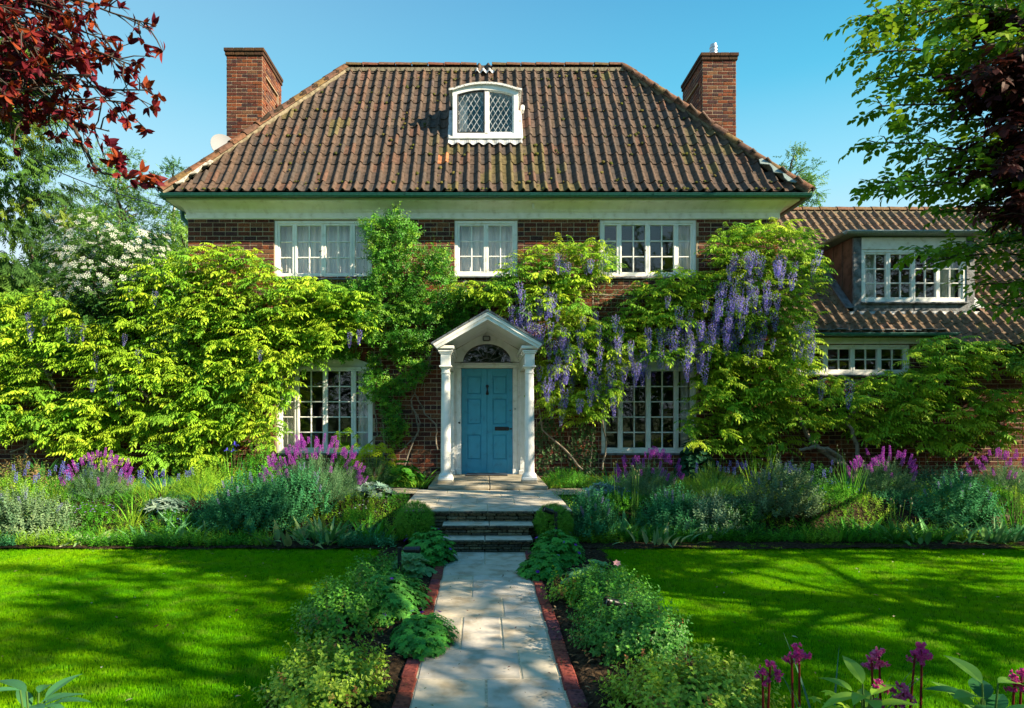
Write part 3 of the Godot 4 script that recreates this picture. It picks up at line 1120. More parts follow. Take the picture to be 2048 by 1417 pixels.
		for i in range(-6, 7):
			for j in range(-8, 9):
				if (i + j) % 2 != 0:
					continue
				var ctr := Vector2((a + b) / 2 + i * cw / 2.0, gy + 0.4 + (j + 1) * rh / 2.0)
				var dia := PackedVector2Array([ctr + Vector2(cw / 2, 0), ctr + Vector2(0, rh / 2), ctr - Vector2(cw / 2, 0), ctr - Vector2(0, rh / 2)])
				for piece in Geometry2D.intersect_polygons(dia, outline):
					var g := Msh.new()
					var ctr3 := Vector3(ctr.x, ctr.y, zz)
					var loc := PackedVector2Array()
					for q in piece:
						loc.append(q - ctr)
					g.extr(loc, -0.0015, 0.0015)
					part("pane", g, M.glass, d, Transform3D(Basis.from_euler(Vector3(rf(-0.02, 0.02), rf(-0.02, 0.02), 0)), ctr3))
	var cu := Msh.new()
	for i in 20:
		var xa := x0 + 0.13 + i * 0.008
		cu.quad(Vector3(xa, y0 + 0.1, zf - 0.2 + 0.02 * sin(i * 0.9)), Vector3(xa + 0.008, y0 + 0.1, zf - 0.2 + 0.02 * sin(i * 0.9 + 0.9)), Vector3(xa + 0.008, spring, zf - 0.2 + 0.02 * sin(i * 0.9 + 0.9)), Vector3(xa, spring, zf - 0.2 + 0.02 * sin(i * 0.9)))
	part("curtain", cu, M.curtain, d)


func build_porch() -> void:
	var xc := 0.075
	var p := group_part("porch", house)
	# wall panel round door and fanlight
	var b := Msh.new()
	b.bev(Vector3((-0.67 - 0.42) / 2, 1.50, 0.012), Vector3(0.25, 2.16, 0.05), 0.004)
	b.bev(Vector3((0.82 + 0.565) / 2, 1.50, 0.012), Vector3(0.255, 2.16, 0.05), 0.004)
	var tp := PackedVector2Array([Vector2(-0.67, 2.582)])
	for i in 25:
		var t := PI * (1.0 - i / 24.0)
		tp.append(Vector2(xc + 0.45 * cos(t), 2.60 + 0.335 * sin(t)))
	tp.append_array(PackedVector2Array([Vector2(0.82, 2.582), Vector2(0.82, 2.73), Vector2(xc, 3.17), Vector2(-0.67, 2.73)]))
	b.extr(tp, -0.02, 0.037)
	b.bev(Vector3(xc, 2.53, -0.03), Vector3(0.98, 0.10, 0.12), 0.006)
	part("porch_back_panel", b, M.white_paint, p)
	var fr := Msh.new()
	for s in [-1.0, 1.0]:
		fr.bev(Vector3(xc + s * 0.53, 1.46, 0.045), Vector3(0.085, 2.0, 0.03), 0.006)
		fr.bev(Vector3(xc + s * 0.497, 1.46, -0.03), Vector3(0.022, 2.0, 0.12), 0.004)
		fr.bev(Vector3(xc + s * 0.53, 0.52, 0.05), Vector3(0.10, 0.12, 0.05), 0.006)
	fr.bev(Vector3(xc, 2.515, 0.045), Vector3(1.145, 0.06, 0.03), 0.006)
	part("door_frame", fr, M.white_paint, p)
	# archivolt
	var ar := Msh.new()
	for i in 24:
		var t0 := PI * i / 24.0
		var t1 := PI * (i + 1) / 24.0
		var o := PackedVector2Array()
		for e in [[0.45, 0.335, t0], [0.50, 0.385, t0], [0.50, 0.385, t1], [0.45, 0.335, t1]]:
			o.append(Vector2(xc + e[0] * cos(e[2]), 2.60 + e[1] * sin(e[2])))
		ar.extr(o, 0.03, 0.05)
	part("fanlight_surround", ar, M.white_paint, p)
	var fb := Msh.new()
	for i in range(1, 6):
		var t := PI * i / 6.0
		var a := Vector2(xc + 0.12 * cos(t), 2.60 + 0.07 * sin(t))
		var c := Vector2(xc + 0.45 * cos(t), 2.60 + 0.335 * sin(t))
		fb.bev(Vector3((a.x + c.x) / 2, (a.y + c.y) / 2, -0.03), Vector3(a.distance_to(c), 0.010, 0.022), 0.002, Basis.from_euler(Vector3(0, 0, (c - a).angle())))
	for ring in [[0.12, 0.07, 14]]:
		for i in int(ring[2]):
			var t0: float = PI * i / ring[2]
			var t1: float = PI * (i + 1) / ring[2]
			fb.tube([Vector3(xc + ring[0] * cos(t0), 2.60 + ring[1] * sin(t0), -0.03), Vector3(xc + ring[0] * cos(t1), 2.60 + ring[1] * sin(t1), -0.03)], [0.006, 0.006], 5)
	part("fanlight_bars", fb, M.dish_grey, p)
	for i in 6:
		var g := Msh.new()
		var poly := PackedVector2Array([Vector2(xc, 2.60)])
		for k in 6:
			var t := PI * (i + k / 5.0) / 6.0
			poly.append(Vector2(xc + 0.45 * cos(t), 2.60 + 0.335 * sin(t)))
		g.extr(poly, -0.042, -0.038)
		part("fanlight_pane", g, M.glass, p)
	# columns
	for s in [-1.0, 1.0]:
		var x: float = xc + s * 0.69
		var z := ZF - 10.73
		var c := Msh.new()
		var prof := [Vector2(0.0, 0.0), Vector2(0.115, 0.0), Vector2(0.118, 0.02), Vector2(0.112, 0.045), Vector2(0.10, 0.05), Vector2(0.098, 0.065)]
		for i in 9:
			var t := i / 8.0
			prof.append(Vector2(lerpf(0.083, 0.070, t * t), lerpf(0.07, 1.70, t)))
		prof.append_array([Vector2(0.080, 1.705), Vector2(0.080, 1.72), Vector2(0.070, 1.725), Vector2(0.070, 1.77), Vector2(0.084, 1.79), Vector2(0.098, 1.81)])
		c.lathe(prof, 28, Vector3(x, 0.580, z))
		c.bev(Vector3(x, 2.402, z), Vector3(0.21, 0.028, 0.21), 0.006)
		c.bev(Vector3(x, 0.554, z), Vector3(0.25, 0.055, 0.25), 0.012)
		part("column", c, M.white_paint, p)
		var pd := Msh.new()
		pd.col = Color(0.36, 0.33, 0.27)
		pd.bev(Vector3(x, 0.506, z), Vector3(0.26, 0.042, 0.26), 0.008)
		part("column_pad", pd, M.flag, p)
		var en := Msh.new()
		en.bev(Vector3(x, 2.510, (z + 0.10 + 0.04) / 2), Vector3(0.16, 0.19, z + 0.10 - 0.04), 0.006)
		en.bev(Vector3(x, 2.620, (z + 0.11 + 0.04) / 2), Vector3(0.20, 0.03, z + 0.12 - 0.04), 0.006)
		en.bev(Vector3(x, 2.650, (z + 0.12 + 0.04) / 2), Vector3(0.24, 0.03, z + 0.14 - 0.04), 0.006)
		en.bev(Vector3(x, 2.710, (z + 0.14 + 0.04) / 2), Vector3(0.285, 0.05, z + 0.16 - 0.04), 0.008)
		part("entablature", en, M.white_paint, p)
		var pl := Msh.new()
		pl.bev(Vector3(x, 1.44, 0.075), Vector3(0.15, 1.93, 0.07), 0.008)
		pl.bev(Vector3(x, 0.51, 0.085), Vector3(0.20, 0.10, 0.09), 0.008)
		part("pilaster", pl, M.white_paint, p)
	# the gabled roof
	var zf := ZF - 10.50
	for s in [-1.0, 1.0]:
		var w := PackedVector2Array([Vector2(xc, 3.265), Vector2(xc + s * 0.875, 2.745), Vector2(xc + s * 0.84, 2.70), Vector2(xc, 3.155)])
		var m := Msh.new()
		m.extr(w, 0.04, zf - 0.05)
		part("soffit", m, M.white_paint, p)
		var rk := Msh.new()
		rk.extr(PackedVector2Array([Vector2(xc, 3.278), Vector2(xc + s * 0.885, 2.752), Vector2(xc + s * 0.855, 2.715), Vector2(xc, 3.215)]), zf - 0.049, zf)
		rk.extr(PackedVector2Array([Vector2(xc, 3.214), Vector2(xc + s * 0.854, 2.714), Vector2(xc + s * 0.82, 2.68), Vector2(xc, 3.15)]), zf - 0.049, zf - 0.02)
		part("raking_cornice", rk, M.white_paint, p)
		var ld := Msh.new()
		ld.extr(PackedVector2Array([Vector2(xc, 3.315), Vector2(xc + s * 0.915, 2.772), Vector2(xc + s * 0.905, 2.745), Vector2(xc, 3.281)]), 0.0, zf + 0.015)
		part("lead_roof", ld, M.lead, p)
		for i in 3:
			var ro := Msh.new()
			var z := 0.3 + i * 0.45
			ro.tube([Vector3(xc + s * 0.02, 3.305, z), Vector3(xc + s * 0.905, 2.780, z)], [0.016, 0.016], 6)
			part("lead_roll", ro, M.lead, p)
	var bl := Msh.new()
	bl.bev(Vector3(xc - 0.01, 3.03, 0.075), Vector3(0.145, 0.10, 0.07), 0.02)
	part("bulkhead_lamp", bl, M.lamp_black, p)
	var gl := Msh.new()
	gl.bev(Vector3(xc - 0.01, 3.03, 0.108), Vector3(0.108, 0.064, 0.02), 0.008)
	part("lamp_glass", gl, M.lamp_glass, p)
	for e in [[-0.447, 1.45, 0.017, "black_iron"], [0.603, 1.71, 0.014, "lead_white"]]:
		var bb := Msh.new()
		bb.lathe([Vector2(0.0, 0.03), Vector2(e[2] * 0.6, 0.028), Vector2(e[2], 0.012), Vector2(e[2] * 1.2, 0.0)], 14, Vector3(e[0], e[1], 0.06), Basis(Vector3(1, 0, 0), Vector3(0, 0, 1), Vector3(0, -1, 0)))
		part("bell_push", bb, M[e[3]], p)
	# the door
	var dz := -0.055
	var d := Msh.new()
	var x0 := xc - 0.485
	var x1 := xc + 0.485
	var y0 := 0.468
	var y1 := 2.475
	d.box(Vector3(x0, y0, dz - 0.05), Vector3(x1, y1, dz - 0.02))
	var pr := [[0.745, 1.225], [1.415, 1.905], [1.985, 2.335]]
	var px := [[x0 + 0.105, xc - 0.105], [xc + 0.105, x1 - 0.105]]
	for s in [[x0, px[0][0]], [px[0][1], xc - 0.004], [xc + 0.004, px[1][0]], [px[1][1], x1]]:
		d.bev(Vector3((s[0] + s[1]) / 2, (y0 + y1) / 2, dz - 0.010), Vector3(s[1] - s[0], y1 - y0, 0.024), 0.004)
	for k in 2:
		var ys := [y0, pr[0][0], pr[0][1], pr[1][0], pr[1][1], pr[2][0], pr[2][1], y1]
		for i in range(0, 8, 2):
			d.bev(Vector3((px[k][0] + px[k][1]) / 2, (ys[i] + ys[i + 1]) / 2, dz - 0.0105), Vector3(px[k][1] - px[k][0] + 0.002, ys[i + 1] - ys[i], 0.023), 0.004)
	var door := part("door", d, M.door_blue, house)
	for k in 2:
		for e in pr:
			var q := Msh.new()
			q.bev(Vector3((px[k][0] + px[k][1]) / 2, (e[0] + e[1]) / 2, dz - 0.019), Vector3(px[k][1] - px[k][0] - 0.03, e[1] - e[0] - 0.03, 0.03), 0.014)
			part("door_panel", q, M.door_blue, door)
	var kn := Msh.new()
	kn.lathe([Vector2(0, 0.02), Vector2(0.022, 0.016), Vector2(0.03, 0.0)], 14, Vector3(xc + 0.005, 2.14, dz + 0.004), Basis(Vector3(1, 0, 0), Vector3(0, 0, 1), Vector3(0, -1, 0)))
	kn.tube([Vector3(xc + 0.005, 2.14, dz + 0.02), Vector3(xc + 0.005, 2.08, dz + 0.035), Vector3(xc + 0.005, 2.02, dz + 0.03)], [0.02, 0.011, 0.024], 10)
	kn.lathe([Vector2(0, 0.03), Vector2(0.026, 0.02), Vector2(0.03, 0.0)], 14, Vector3(xc + 0.005, 2.0, dz + 0.004), Basis(Vector3(1, 0, 0), Vector3(0, 0, 1), Vector3(0, -1, 0)))
	part("door_knocker", kn, M.black_iron, door)
	var lb := Msh.new()
	lb.bev(Vector3(xc + 0.27, 1.335, dz + 0.012), Vector3(0.24, 0.07, 0.02), 0.006)
	lb.lathe([Vector2(0, 0.045), Vector2(0.03, 0.04), Vector2(0.036, 0.015), Vector2(0.02, 0.0)], 14, Vector3(xc + 0.39, 1.335, dz + 0.005), Basis(Vector3(1, 0, 0), Vector3(0, 0, 1), Vector3(0, -1, 0)))
	part("letterbox", lb, M.black_iron, door)
	for e in [[0.455, 1.333, 0.018], [0.44, 1.68, 0.014]]:
		var kb := Msh.new()
		kb.lathe([Vector2(0, 0.02), Vector2(e[2], 0.014), Vector2(e[2], 0.0)], 12, Vector3(xc + e[0], e[1], dz + 0.002), Basis(Vector3(1, 0, 0), Vector3(0, 0, 1), Vector3(0, -1, 0)))
		part("keyhole_cover", kb, M.black_iron if e[1] < 1.5 else M.lead, door)
	var thr := Msh.new()
	thr.box(Vector3(x0 - 0.02, 0.40, -0.28), Vector3(x1 + 0.02, 0.464, 0.03))
	part("threshold", thr, M.stone, house)


# ---------------------------------------------------------------- the lower wing

const WING_TONES := [Color(0.23, 0.155, 0.105), Color(0.20, 0.14, 0.095), Color(0.25, 0.165, 0.105), Color(0.23, 0.18, 0.085), Color(0.25, 0.15, 0.11)]

func build_wing() -> void:
	var w := thing("side_wing", "lower brick wing with a long dormer in its pantile roof", "house")
	var zw := -0.40           # its front wall
	var x0 := HX + 0.002
	var x1 := 16.0
	# roof plane: height = depth - 10.96 + EYE, ridge 15.79 from the camera
	var ry := EYE + 4.83
	var rz := ZF - 15.79
	var wm := Msh.new()
	var strip := Rect2(6.12, EYE + 0.73, 2.20, 0.59)
	pierced(wm, x0, x1, 0.0, EYE + 1.50, zw - 0.3, zw, [strip])
	var wall := part("wall", wm, M.mortar, w)
	lay(courses(x0, 12.0, 0.1, EYE + 1.45, [strip]), Transform3D(Basis(), Vector3(0, 0, zw)), wall, 60, func(p: Vector2) -> bool: return p.x > 7.0 and p.x < 10.2 and p.y > 0.5)
	var inn := Msh.new()
	inn.box(Vector3(x0, 0.0, zw - 3.4), Vector3(x1, EYE + 1.5, zw - 3.1))
	inn.box(Vector3(x1 - 0.3, 0.0, zw - 3.1), Vector3(x1, EYE + 1.5, zw - 0.301))
	inn.box(Vector3(x0, EYE + 1.36, zw - 3.099), Vector3(x1 - 0.301, EYE + 1.45, zw - 0.301))
	part("inner_wall", inn, M.room, w)
	window(w, 6.12, 8.32, EYE + 0.73, EYE + 1.32, zw - 0.005, [2, 2, 2, 2], 2, "long strip of small white windows under the wing's green gutter", [])
	# roof
	var bed := Msh.new()
	var lo := EYE + 1.18
	var lz := ZF - 12.14
	bed.quad(Vector3(9.0, lo, lz), Vector3(x1, lo, lz), Vector3(x1, ry - 0.05, rz), Vector3(9.0, ry - 0.05, rz))
	bed.quad(Vector3(x0, EYE + 1.45, ZF - 12.41), Vector3(9.0, EYE + 1.45, ZF - 12.41), Vector3(9.0, ry - 0.05, rz), Vector3(x0, ry - 0.05, rz))
	bed.quad(Vector3(x1, EYE, rz * 2 - lz), Vector3(x0, EYE, rz * 2 - lz), Vector3(x0, ry - 0.05, rz), Vector3(x1, ry - 0.05, rz))
	bed.quad(Vector3(9.0, lo - 0.02, lz), Vector3(9.0, lo - 0.02, zw - 0.2), Vector3(x1, lo - 0.02, zw - 0.2), Vector3(x1, lo - 0.02, lz))
	bed.tri(Vector3(x1, lo, lz), Vector3(x1, EYE, rz * 2 - lz), Vector3(x1, ry - 0.05, rz))
	var roof := part("roof", bed, M.tile_bed, w)
	var xf := []
	var cols := []
	var used := 0
	var wing_tile := []
	for tn in WING_TONES:
		wing_tile.append(tile_shape(tn, rf(-0.002, 0.002)))
	var d := Vector3(0, 1, -1).normalized()
	var nrm := Vector3(0, 1, 1).normalized()
	for row in range(-1, 15):
		for i in 52:
			var x := x0 + 0.1 + i * 0.205
			if row == -1 and x < 8.95:
				continue
			var p := Vector3(x, EYE + 1.47 + row * 0.224, ZF - 12.40 - row * 0.224)
			if x > 7.30 and x < 9.80 and p.y > EYE + 1.76 and p.y < EYE + 3.35:
				continue
			var t := Transform3D(Basis(Vector3(1, 0, 0), nrm, -d) * Basis.from_euler(Vector3(rf(-0.012, 0.012), rf(-0.02, 0.02), rf(-0.015, 0.015))), p + d * 0.355 + nrm * 0.03)
			var tone := tile_tone(p, 0.05)
			var u := 966.0 + p.x * F / (ZF - p.z)
			if used < 260 and u < 2100.0 and u > 1540.0:
				part("roof_tile", wing_tile[tone % 5], M.tile, roof, t)
				used += 1
			else:
				xf.append(t)
				cols.append(jit(WING_TONES[tone % 5], 0.18, 0.06))
	many("roof_tiling", tile_plain, M.tile, xf, cols, roof)
	var rb := Msh.new()
	rb.box(Vector3(x0, ry - 0.10, rz - 0.1), Vector3(x1, ry + 0.02, rz + 0.12))
	part("ridge_bedding", rb, M.lime, roof)
	for i in 24:
		round_tile(roof, "ridge_tile", Vector3(x0 + 0.05 + i * 0.42, ry + 0.03, rz), Vector3(x0 + 0.05 + i * 0.42 + 0.405, ry + 0.03, rz), Vector3(0, 1, 0), 0.13, M.tile, pick([Color(0.22, 0.12, 0.07), Color(0.19, 0.115, 0.06), Color(0.20, 0.10, 0.065)]))
	# gutter over the strip window, its lead edge and fascia
	var gx0 := 6.0
	var gx1 := 8.98
	var gu := group_part("gutter", w)
	for i in 3:
		var g := Msh.new()
		var a := lerpf(gx0, gx1, i / 3.0)
		var b := lerpf(gx0, gx1, (i + 1) / 3.0)
		half_pipe(g, Vector3(a, EYE + 1.50, ZF - 12.34), Vector3(b, EYE + 1.50, ZF - 12.34), 0.055)
		part("gutter_length", g, M.gutter_green, gu)
		var j := Msh.new()
		half_pipe(j, Vector3(b - 0.05, EYE + 1.50, ZF - 12.34), Vector3(b + 0.05, EYE + 1.50, ZF - 12.34), 0.061)
		part("gutter_joint", j, M.gutter_green, gu)
	var fs := Msh.new()
	fs.box(Vector3(x0, EYE + 1.33, zw + 0.0), Vector3(8.98, EYE + 1.45, zw + 0.035))
	part("fascia", fs, M.white_paint, w)
	var le := Msh.new()
	for i in 12:
		le.bev(Vector3(6.1 + i * 0.235, EYE + 1.565 + rf(-0.008, 0.012), ZF - 12.40), Vector3(0.23, 0.022, 0.16), 0.008, Basis.from_euler(Vector3(rf(-0.2, 0.0), 0, rf(-0.06, 0.06))))
	part("lead_edge", le, M.lead, w)
	for e in [[9.75, 10.35], [9.2, 9.5]]:
		var lp := Msh.new()
		lp.bev(Vector3((e[0] + e[1]) / 2, EYE + 0.45 if e[0] < 9.5 else EYE - 0.02, zw + 0.12), Vector3(e[1] - e[0], 0.05, 0.24), 0.01)
		part("shelf_ledge", lp, M.bark_pale, w)
	wing_dormer(w)


func wing_dormer(w: Node3D) -> void:
	var zf := ZF - 12.90
	var x0 := 7.33
	var x1 := 9.74
	var yb := EYE + 1.935
	var d := group_part("dormer", w)
	var top := EYE + 3.46
	for s in [-1.0, 1.0]:
		var m := Msh.new()
		var x: float = x0 + 0.03 if s < 0 else x1 - 0.03
		for dx in [-0.03, 0.03]:
			m.poly([Vector3(x + dx, yb, zf), Vector3(x + dx, top, zf), Vector3(x + dx, top, zf - 1.55), Vector3(x + dx, yb, zf - 0.02)], Vector3(dx, 0, 0))
		part("cheek", m, M.copper_cheek, d)
		for i in 2:
			var sm := Msh.new()
			sm.bev(Vector3(x + s * 0.036, (yb + top) / 2 + 0.2 + i * 0.15, zf - 0.35 - 0.35 * i), Vector3(0.02, 1.1 - 0.3 * i, 0.025), 0.006)
			part("cheek_seam", sm, M.copper_cheek, d)
		var po := Msh.new()
		po.bev(Vector3(x0 + 0.085 if s < 0 else x1 - 0.085, (yb + top) / 2 + 0.12, zf + 0.005), Vector3(0.17, top - yb - 0.24, 0.07), 0.012)
		part("lead_post", po, M.lead, d)
	var ap := Msh.new()
	for i in 2:
		ap.bev(Vector3(lerpf(x0, x1, 0.25 + 0.5 * i), yb + 0.13, zf + 0.012), Vector3((x1 - x0) / 2 - 0.006, 0.24, 0.05), 0.012)
	part("lead_apron", ap, M.lead, d)
	var fl := Msh.new()
	for i in 80:
		var xa := x0 - 0.12 + i * 0.033
		var dip := func(x: float) -> float: return 0.026 * cos((x - HX - 0.1) / 0.205 * TAU - 2.2)
		fl.quad(Vector3(xa, yb - 0.09 + dip.call(xa), zf + 0.15), Vector3(xa + 0.033, yb - 0.09 + dip.call(xa + 0.033), zf + 0.15), Vector3(xa + 0.033, yb + 0.06, zf + 0.045), Vector3(xa, yb + 0.06, zf + 0.045))
	part("flashing", fl, M.lead_white, d)
	for s in [-1.0, 1.0]:
		var sf := Msh.new()
		var xx: float = x0 - 0.08 if s < 0 else x1 + 0.08
		sf.bev(Vector3(xx, (yb + top) / 2 + 0.05, zf - 0.62), Vector3(0.17, 1.95, 0.03), 0.01, Basis.from_euler(Vector3(-0.785, 0, 0)))
		part("valley_flashing", sf, M.lead if s < 0 else M.lead_white, d)
	window(w, x0 + 0.17, x1 - 0.17, EYE + 2.18, EYE + 3.22, zf + 0.035, [2, 2, 2, 2], 3, "white four light window of the wing's dormer", [[0.0, 0.22], [0.80, 1.0], "curtain_green"])
	var fa := Msh.new()
	fa.bev(Vector3((x0 + x1) / 2, EYE + 3.345, zf + 0.01), Vector3(x1 - x0 - 0.34, 0.24, 0.06), 0.006)
	part("fascia", fa, M.white_paint, d)
	var ro := Msh.new()
	ro.bev(Vector3((x0 + x1) / 2, EYE + 3.52, zf - 0.68), Vector3(x1 - x0 + 0.42, 0.09, 1.70), 0.02, Basis.from_euler(Vector3(-0.02, 0, 0)))
	part("flat_roof", ro, M.gutter_grey, d)
	var gu := Msh.new()
	half_pipe(gu, Vector3(x0 - 0.24, EYE + 3.53, zf + 0.22), Vector3(x1 + 0.24, EYE + 3.53, zf + 0.22), 0.05)
	half_pipe(gu, Vector3(x0 - 0.24, EYE + 3.53, zf + 0.18), Vector3(x0 - 0.24, EYE + 3.50, zf - 1.35), 0.05)
	part("gutter", gu, M.gutter_grey, d)
	var bk := Msh.new()
	bk.box(Vector3(x0 + 0.07, yb, zf - 1.35), Vector3(x1 - 0.07, top, zf - 1.32))
	part("inner_wall", bk, M.room, d)


# ---------------------------------------------------------------- ground, steps, path

func build_ground() -> void:
	var g := Msh.new()
	g.quad(Vector3(-260, -0.06, 260), Vector3(260, -0.06, 260), Vector3(260, -0.06, -260), Vector3(-260, -0.06, -260))
	struct("ground", g, M.field)
	for s in [-1.0, 1.0]:
		var l := Msh.new()
		var xa: float = -15.0 if s < 0 else 1.38
		var xb: float = -1.16 if s < 0 else 15.0
		var zb: float = 4.40 if s < 0 else 4.12
		var nx := 40
		var nz := 24
		for i in nx:
			for j in nz:
				var q := []
				for e in [[0, 1], [1, 1], [1, 0], [0, 0]]:
					var x := lerpf(xa, xb, (i + e[0]) / float(nx))
					var z := lerpf(zb, 15.0, (j + e[1]) / float(nz))
					q.append(Vector3(x, 0.012 * FN.get_noise_2d(x * 60.0, z * 60.0), z))
				l.quad(q[0], q[1], q[2], q[3])
		struct("lawn", l, M.turf)
	# flower beds: soil in three levels
	var b := Msh.new()
	var hf := func(x: float, z: float) -> Vector3: return Vector3(x, gy(x, z) + 0.025 * FN.get_noise_2d(x * 130.0, z * 130.0) + 0.02 * FN.get_noise_2d(x * 420.0, z * 420.0), z)
	for s in [-1.0, 1.0]:
		var xa: float = -14.0 if s < 0 else 1.04
		var xb: float = -0.96 if s < 0 else 14.0
		var nx := 130
		var nz := 46
		for i in nx:
			for j in nz:
				var q := []
				for e in [[0, 1], [1, 1], [1, 0], [0, 0]]:
					q.append(hf.call(lerpf(xa, xb, (i + e[0]) / float(nx)), lerpf(-0.35, 4.55, (j + e[1]) / float(nz))))
				b.quad(q[0], q[1], q[2], q[3])
	for s in [-1.0, 1.0]:
		var xa: float = -1.30 if s < 0 else 0.54
		var xb: float = -0.47 if s < 0 else 1.52
		for i in 14:
			for j in 110:
				var q := []
				for e in [[0, 1], [1, 1], [1, 0], [0, 0]]:
					var x := lerpf(xa, xb, (i + e[0]) / 14.0)
					var z := lerpf(4.3, 15.0, (j + e[1]) / 110.0)
					var edge := smoothstep(0.0, 0.12, minf(x - xa, xb - x))
					q.append(Vector3(x, -0.03 + 0.055 * edge + 0.02 * FN.get_noise_2d(x * 300.0, z * 300.0) * edge, z))
				b.quad(q[0], q[1], q[2], q[3])
	struct("flower_bed_ground", b, M.soil)
	var gv := Msh.new()
	for e in [[-2.1, -1.02, 1.9, 2.6], [1.06, 2.3, 1.95, 2.7]]:
		for i in 10:
			for j in 7:
				var q := []
				for k in [[0, 1], [1, 1], [1, 0], [0, 0]]:
					var x := lerpf(e[0], e[1], (i + k[0]) / 10.0)
					var z := lerpf(e[2], e[3], (j + k[1]) / 7.0)
					q.append(Vector3(x, BED + 0.035 + 0.01 * FN.get_noise_2d(x * 200.0, z * 200.0), z))
				gv.quad(q[0], q[1], q[2], q[3])
	struct("gravel_path", gv, M.gravel)
	build_edging()
	build_steps()
	build_path()


func gy(x: float, z: float) -> float:      # the height of the bed
	if z > 3.85:
		return 0.03
	var t := smoothstep(3.85, 2.95, z)
	return lerpf(0.04, BED, t)


func flat_stone(m: Msh, at_: Vector3, size: Vector3, tone: Color) -> void:
	m.col = tone
	m.bev(at_, size, minf(0.014, size.y * 0.3), Basis.from_euler(Vector3(rf(-0.03, 0.03), rf(-0.04, 0.04), rf(-0.025, 0.025))))


const STONE_TONES := [Color(0.20, 0.17, 0.11), Color(0.15, 0.13, 0.09), Color(0.24, 0.20, 0.12), Color(0.11, 0.10, 0.08), Color(0.27, 0.235, 0.16), Color(0.17, 0.145, 0.10)]

func build_edging() -> void:
	# low dry stone edging half way back through the border
	for s in [-1.0, 1.0]:
		var e := thing("stone_edging", "low dry stone edging in the border beside the " + ("euphorbia's silver neighbour" if s < 0 else "strap leaved clump"), "garden wall", Vector3(s * 1.3, 0, 3.5))
		e.set_meta("label", "low dry stone edging in the flower bed, on the hosta side of the steps" if s < 0 else "low dry stone edging in the flower bed, on the agapanthus side of the steps")
		for r in 3:
			var x := rf(0.0, 0.3)
			while x < 7.6:
				var l := rf(0.16, 0.42)
				if FN.get_noise_2d(x * 70.0, s * 300.0) < 0.05 + 0.12 * r:
					x += l
					continue
				var m := Msh.new()
				flat_stone(m, Vector3(), Vector3(l - 0.012, 0.085, rf(0.16, 0.24)), pick(STONE_TONES))
				part("stone", m, M.stone, e, Transform3D(Basis(), Vector3(s * (x + l / 2), 0.045 + r * 0.086, rf(-0.03, 0.03) - r * 0.02)))
				x += l


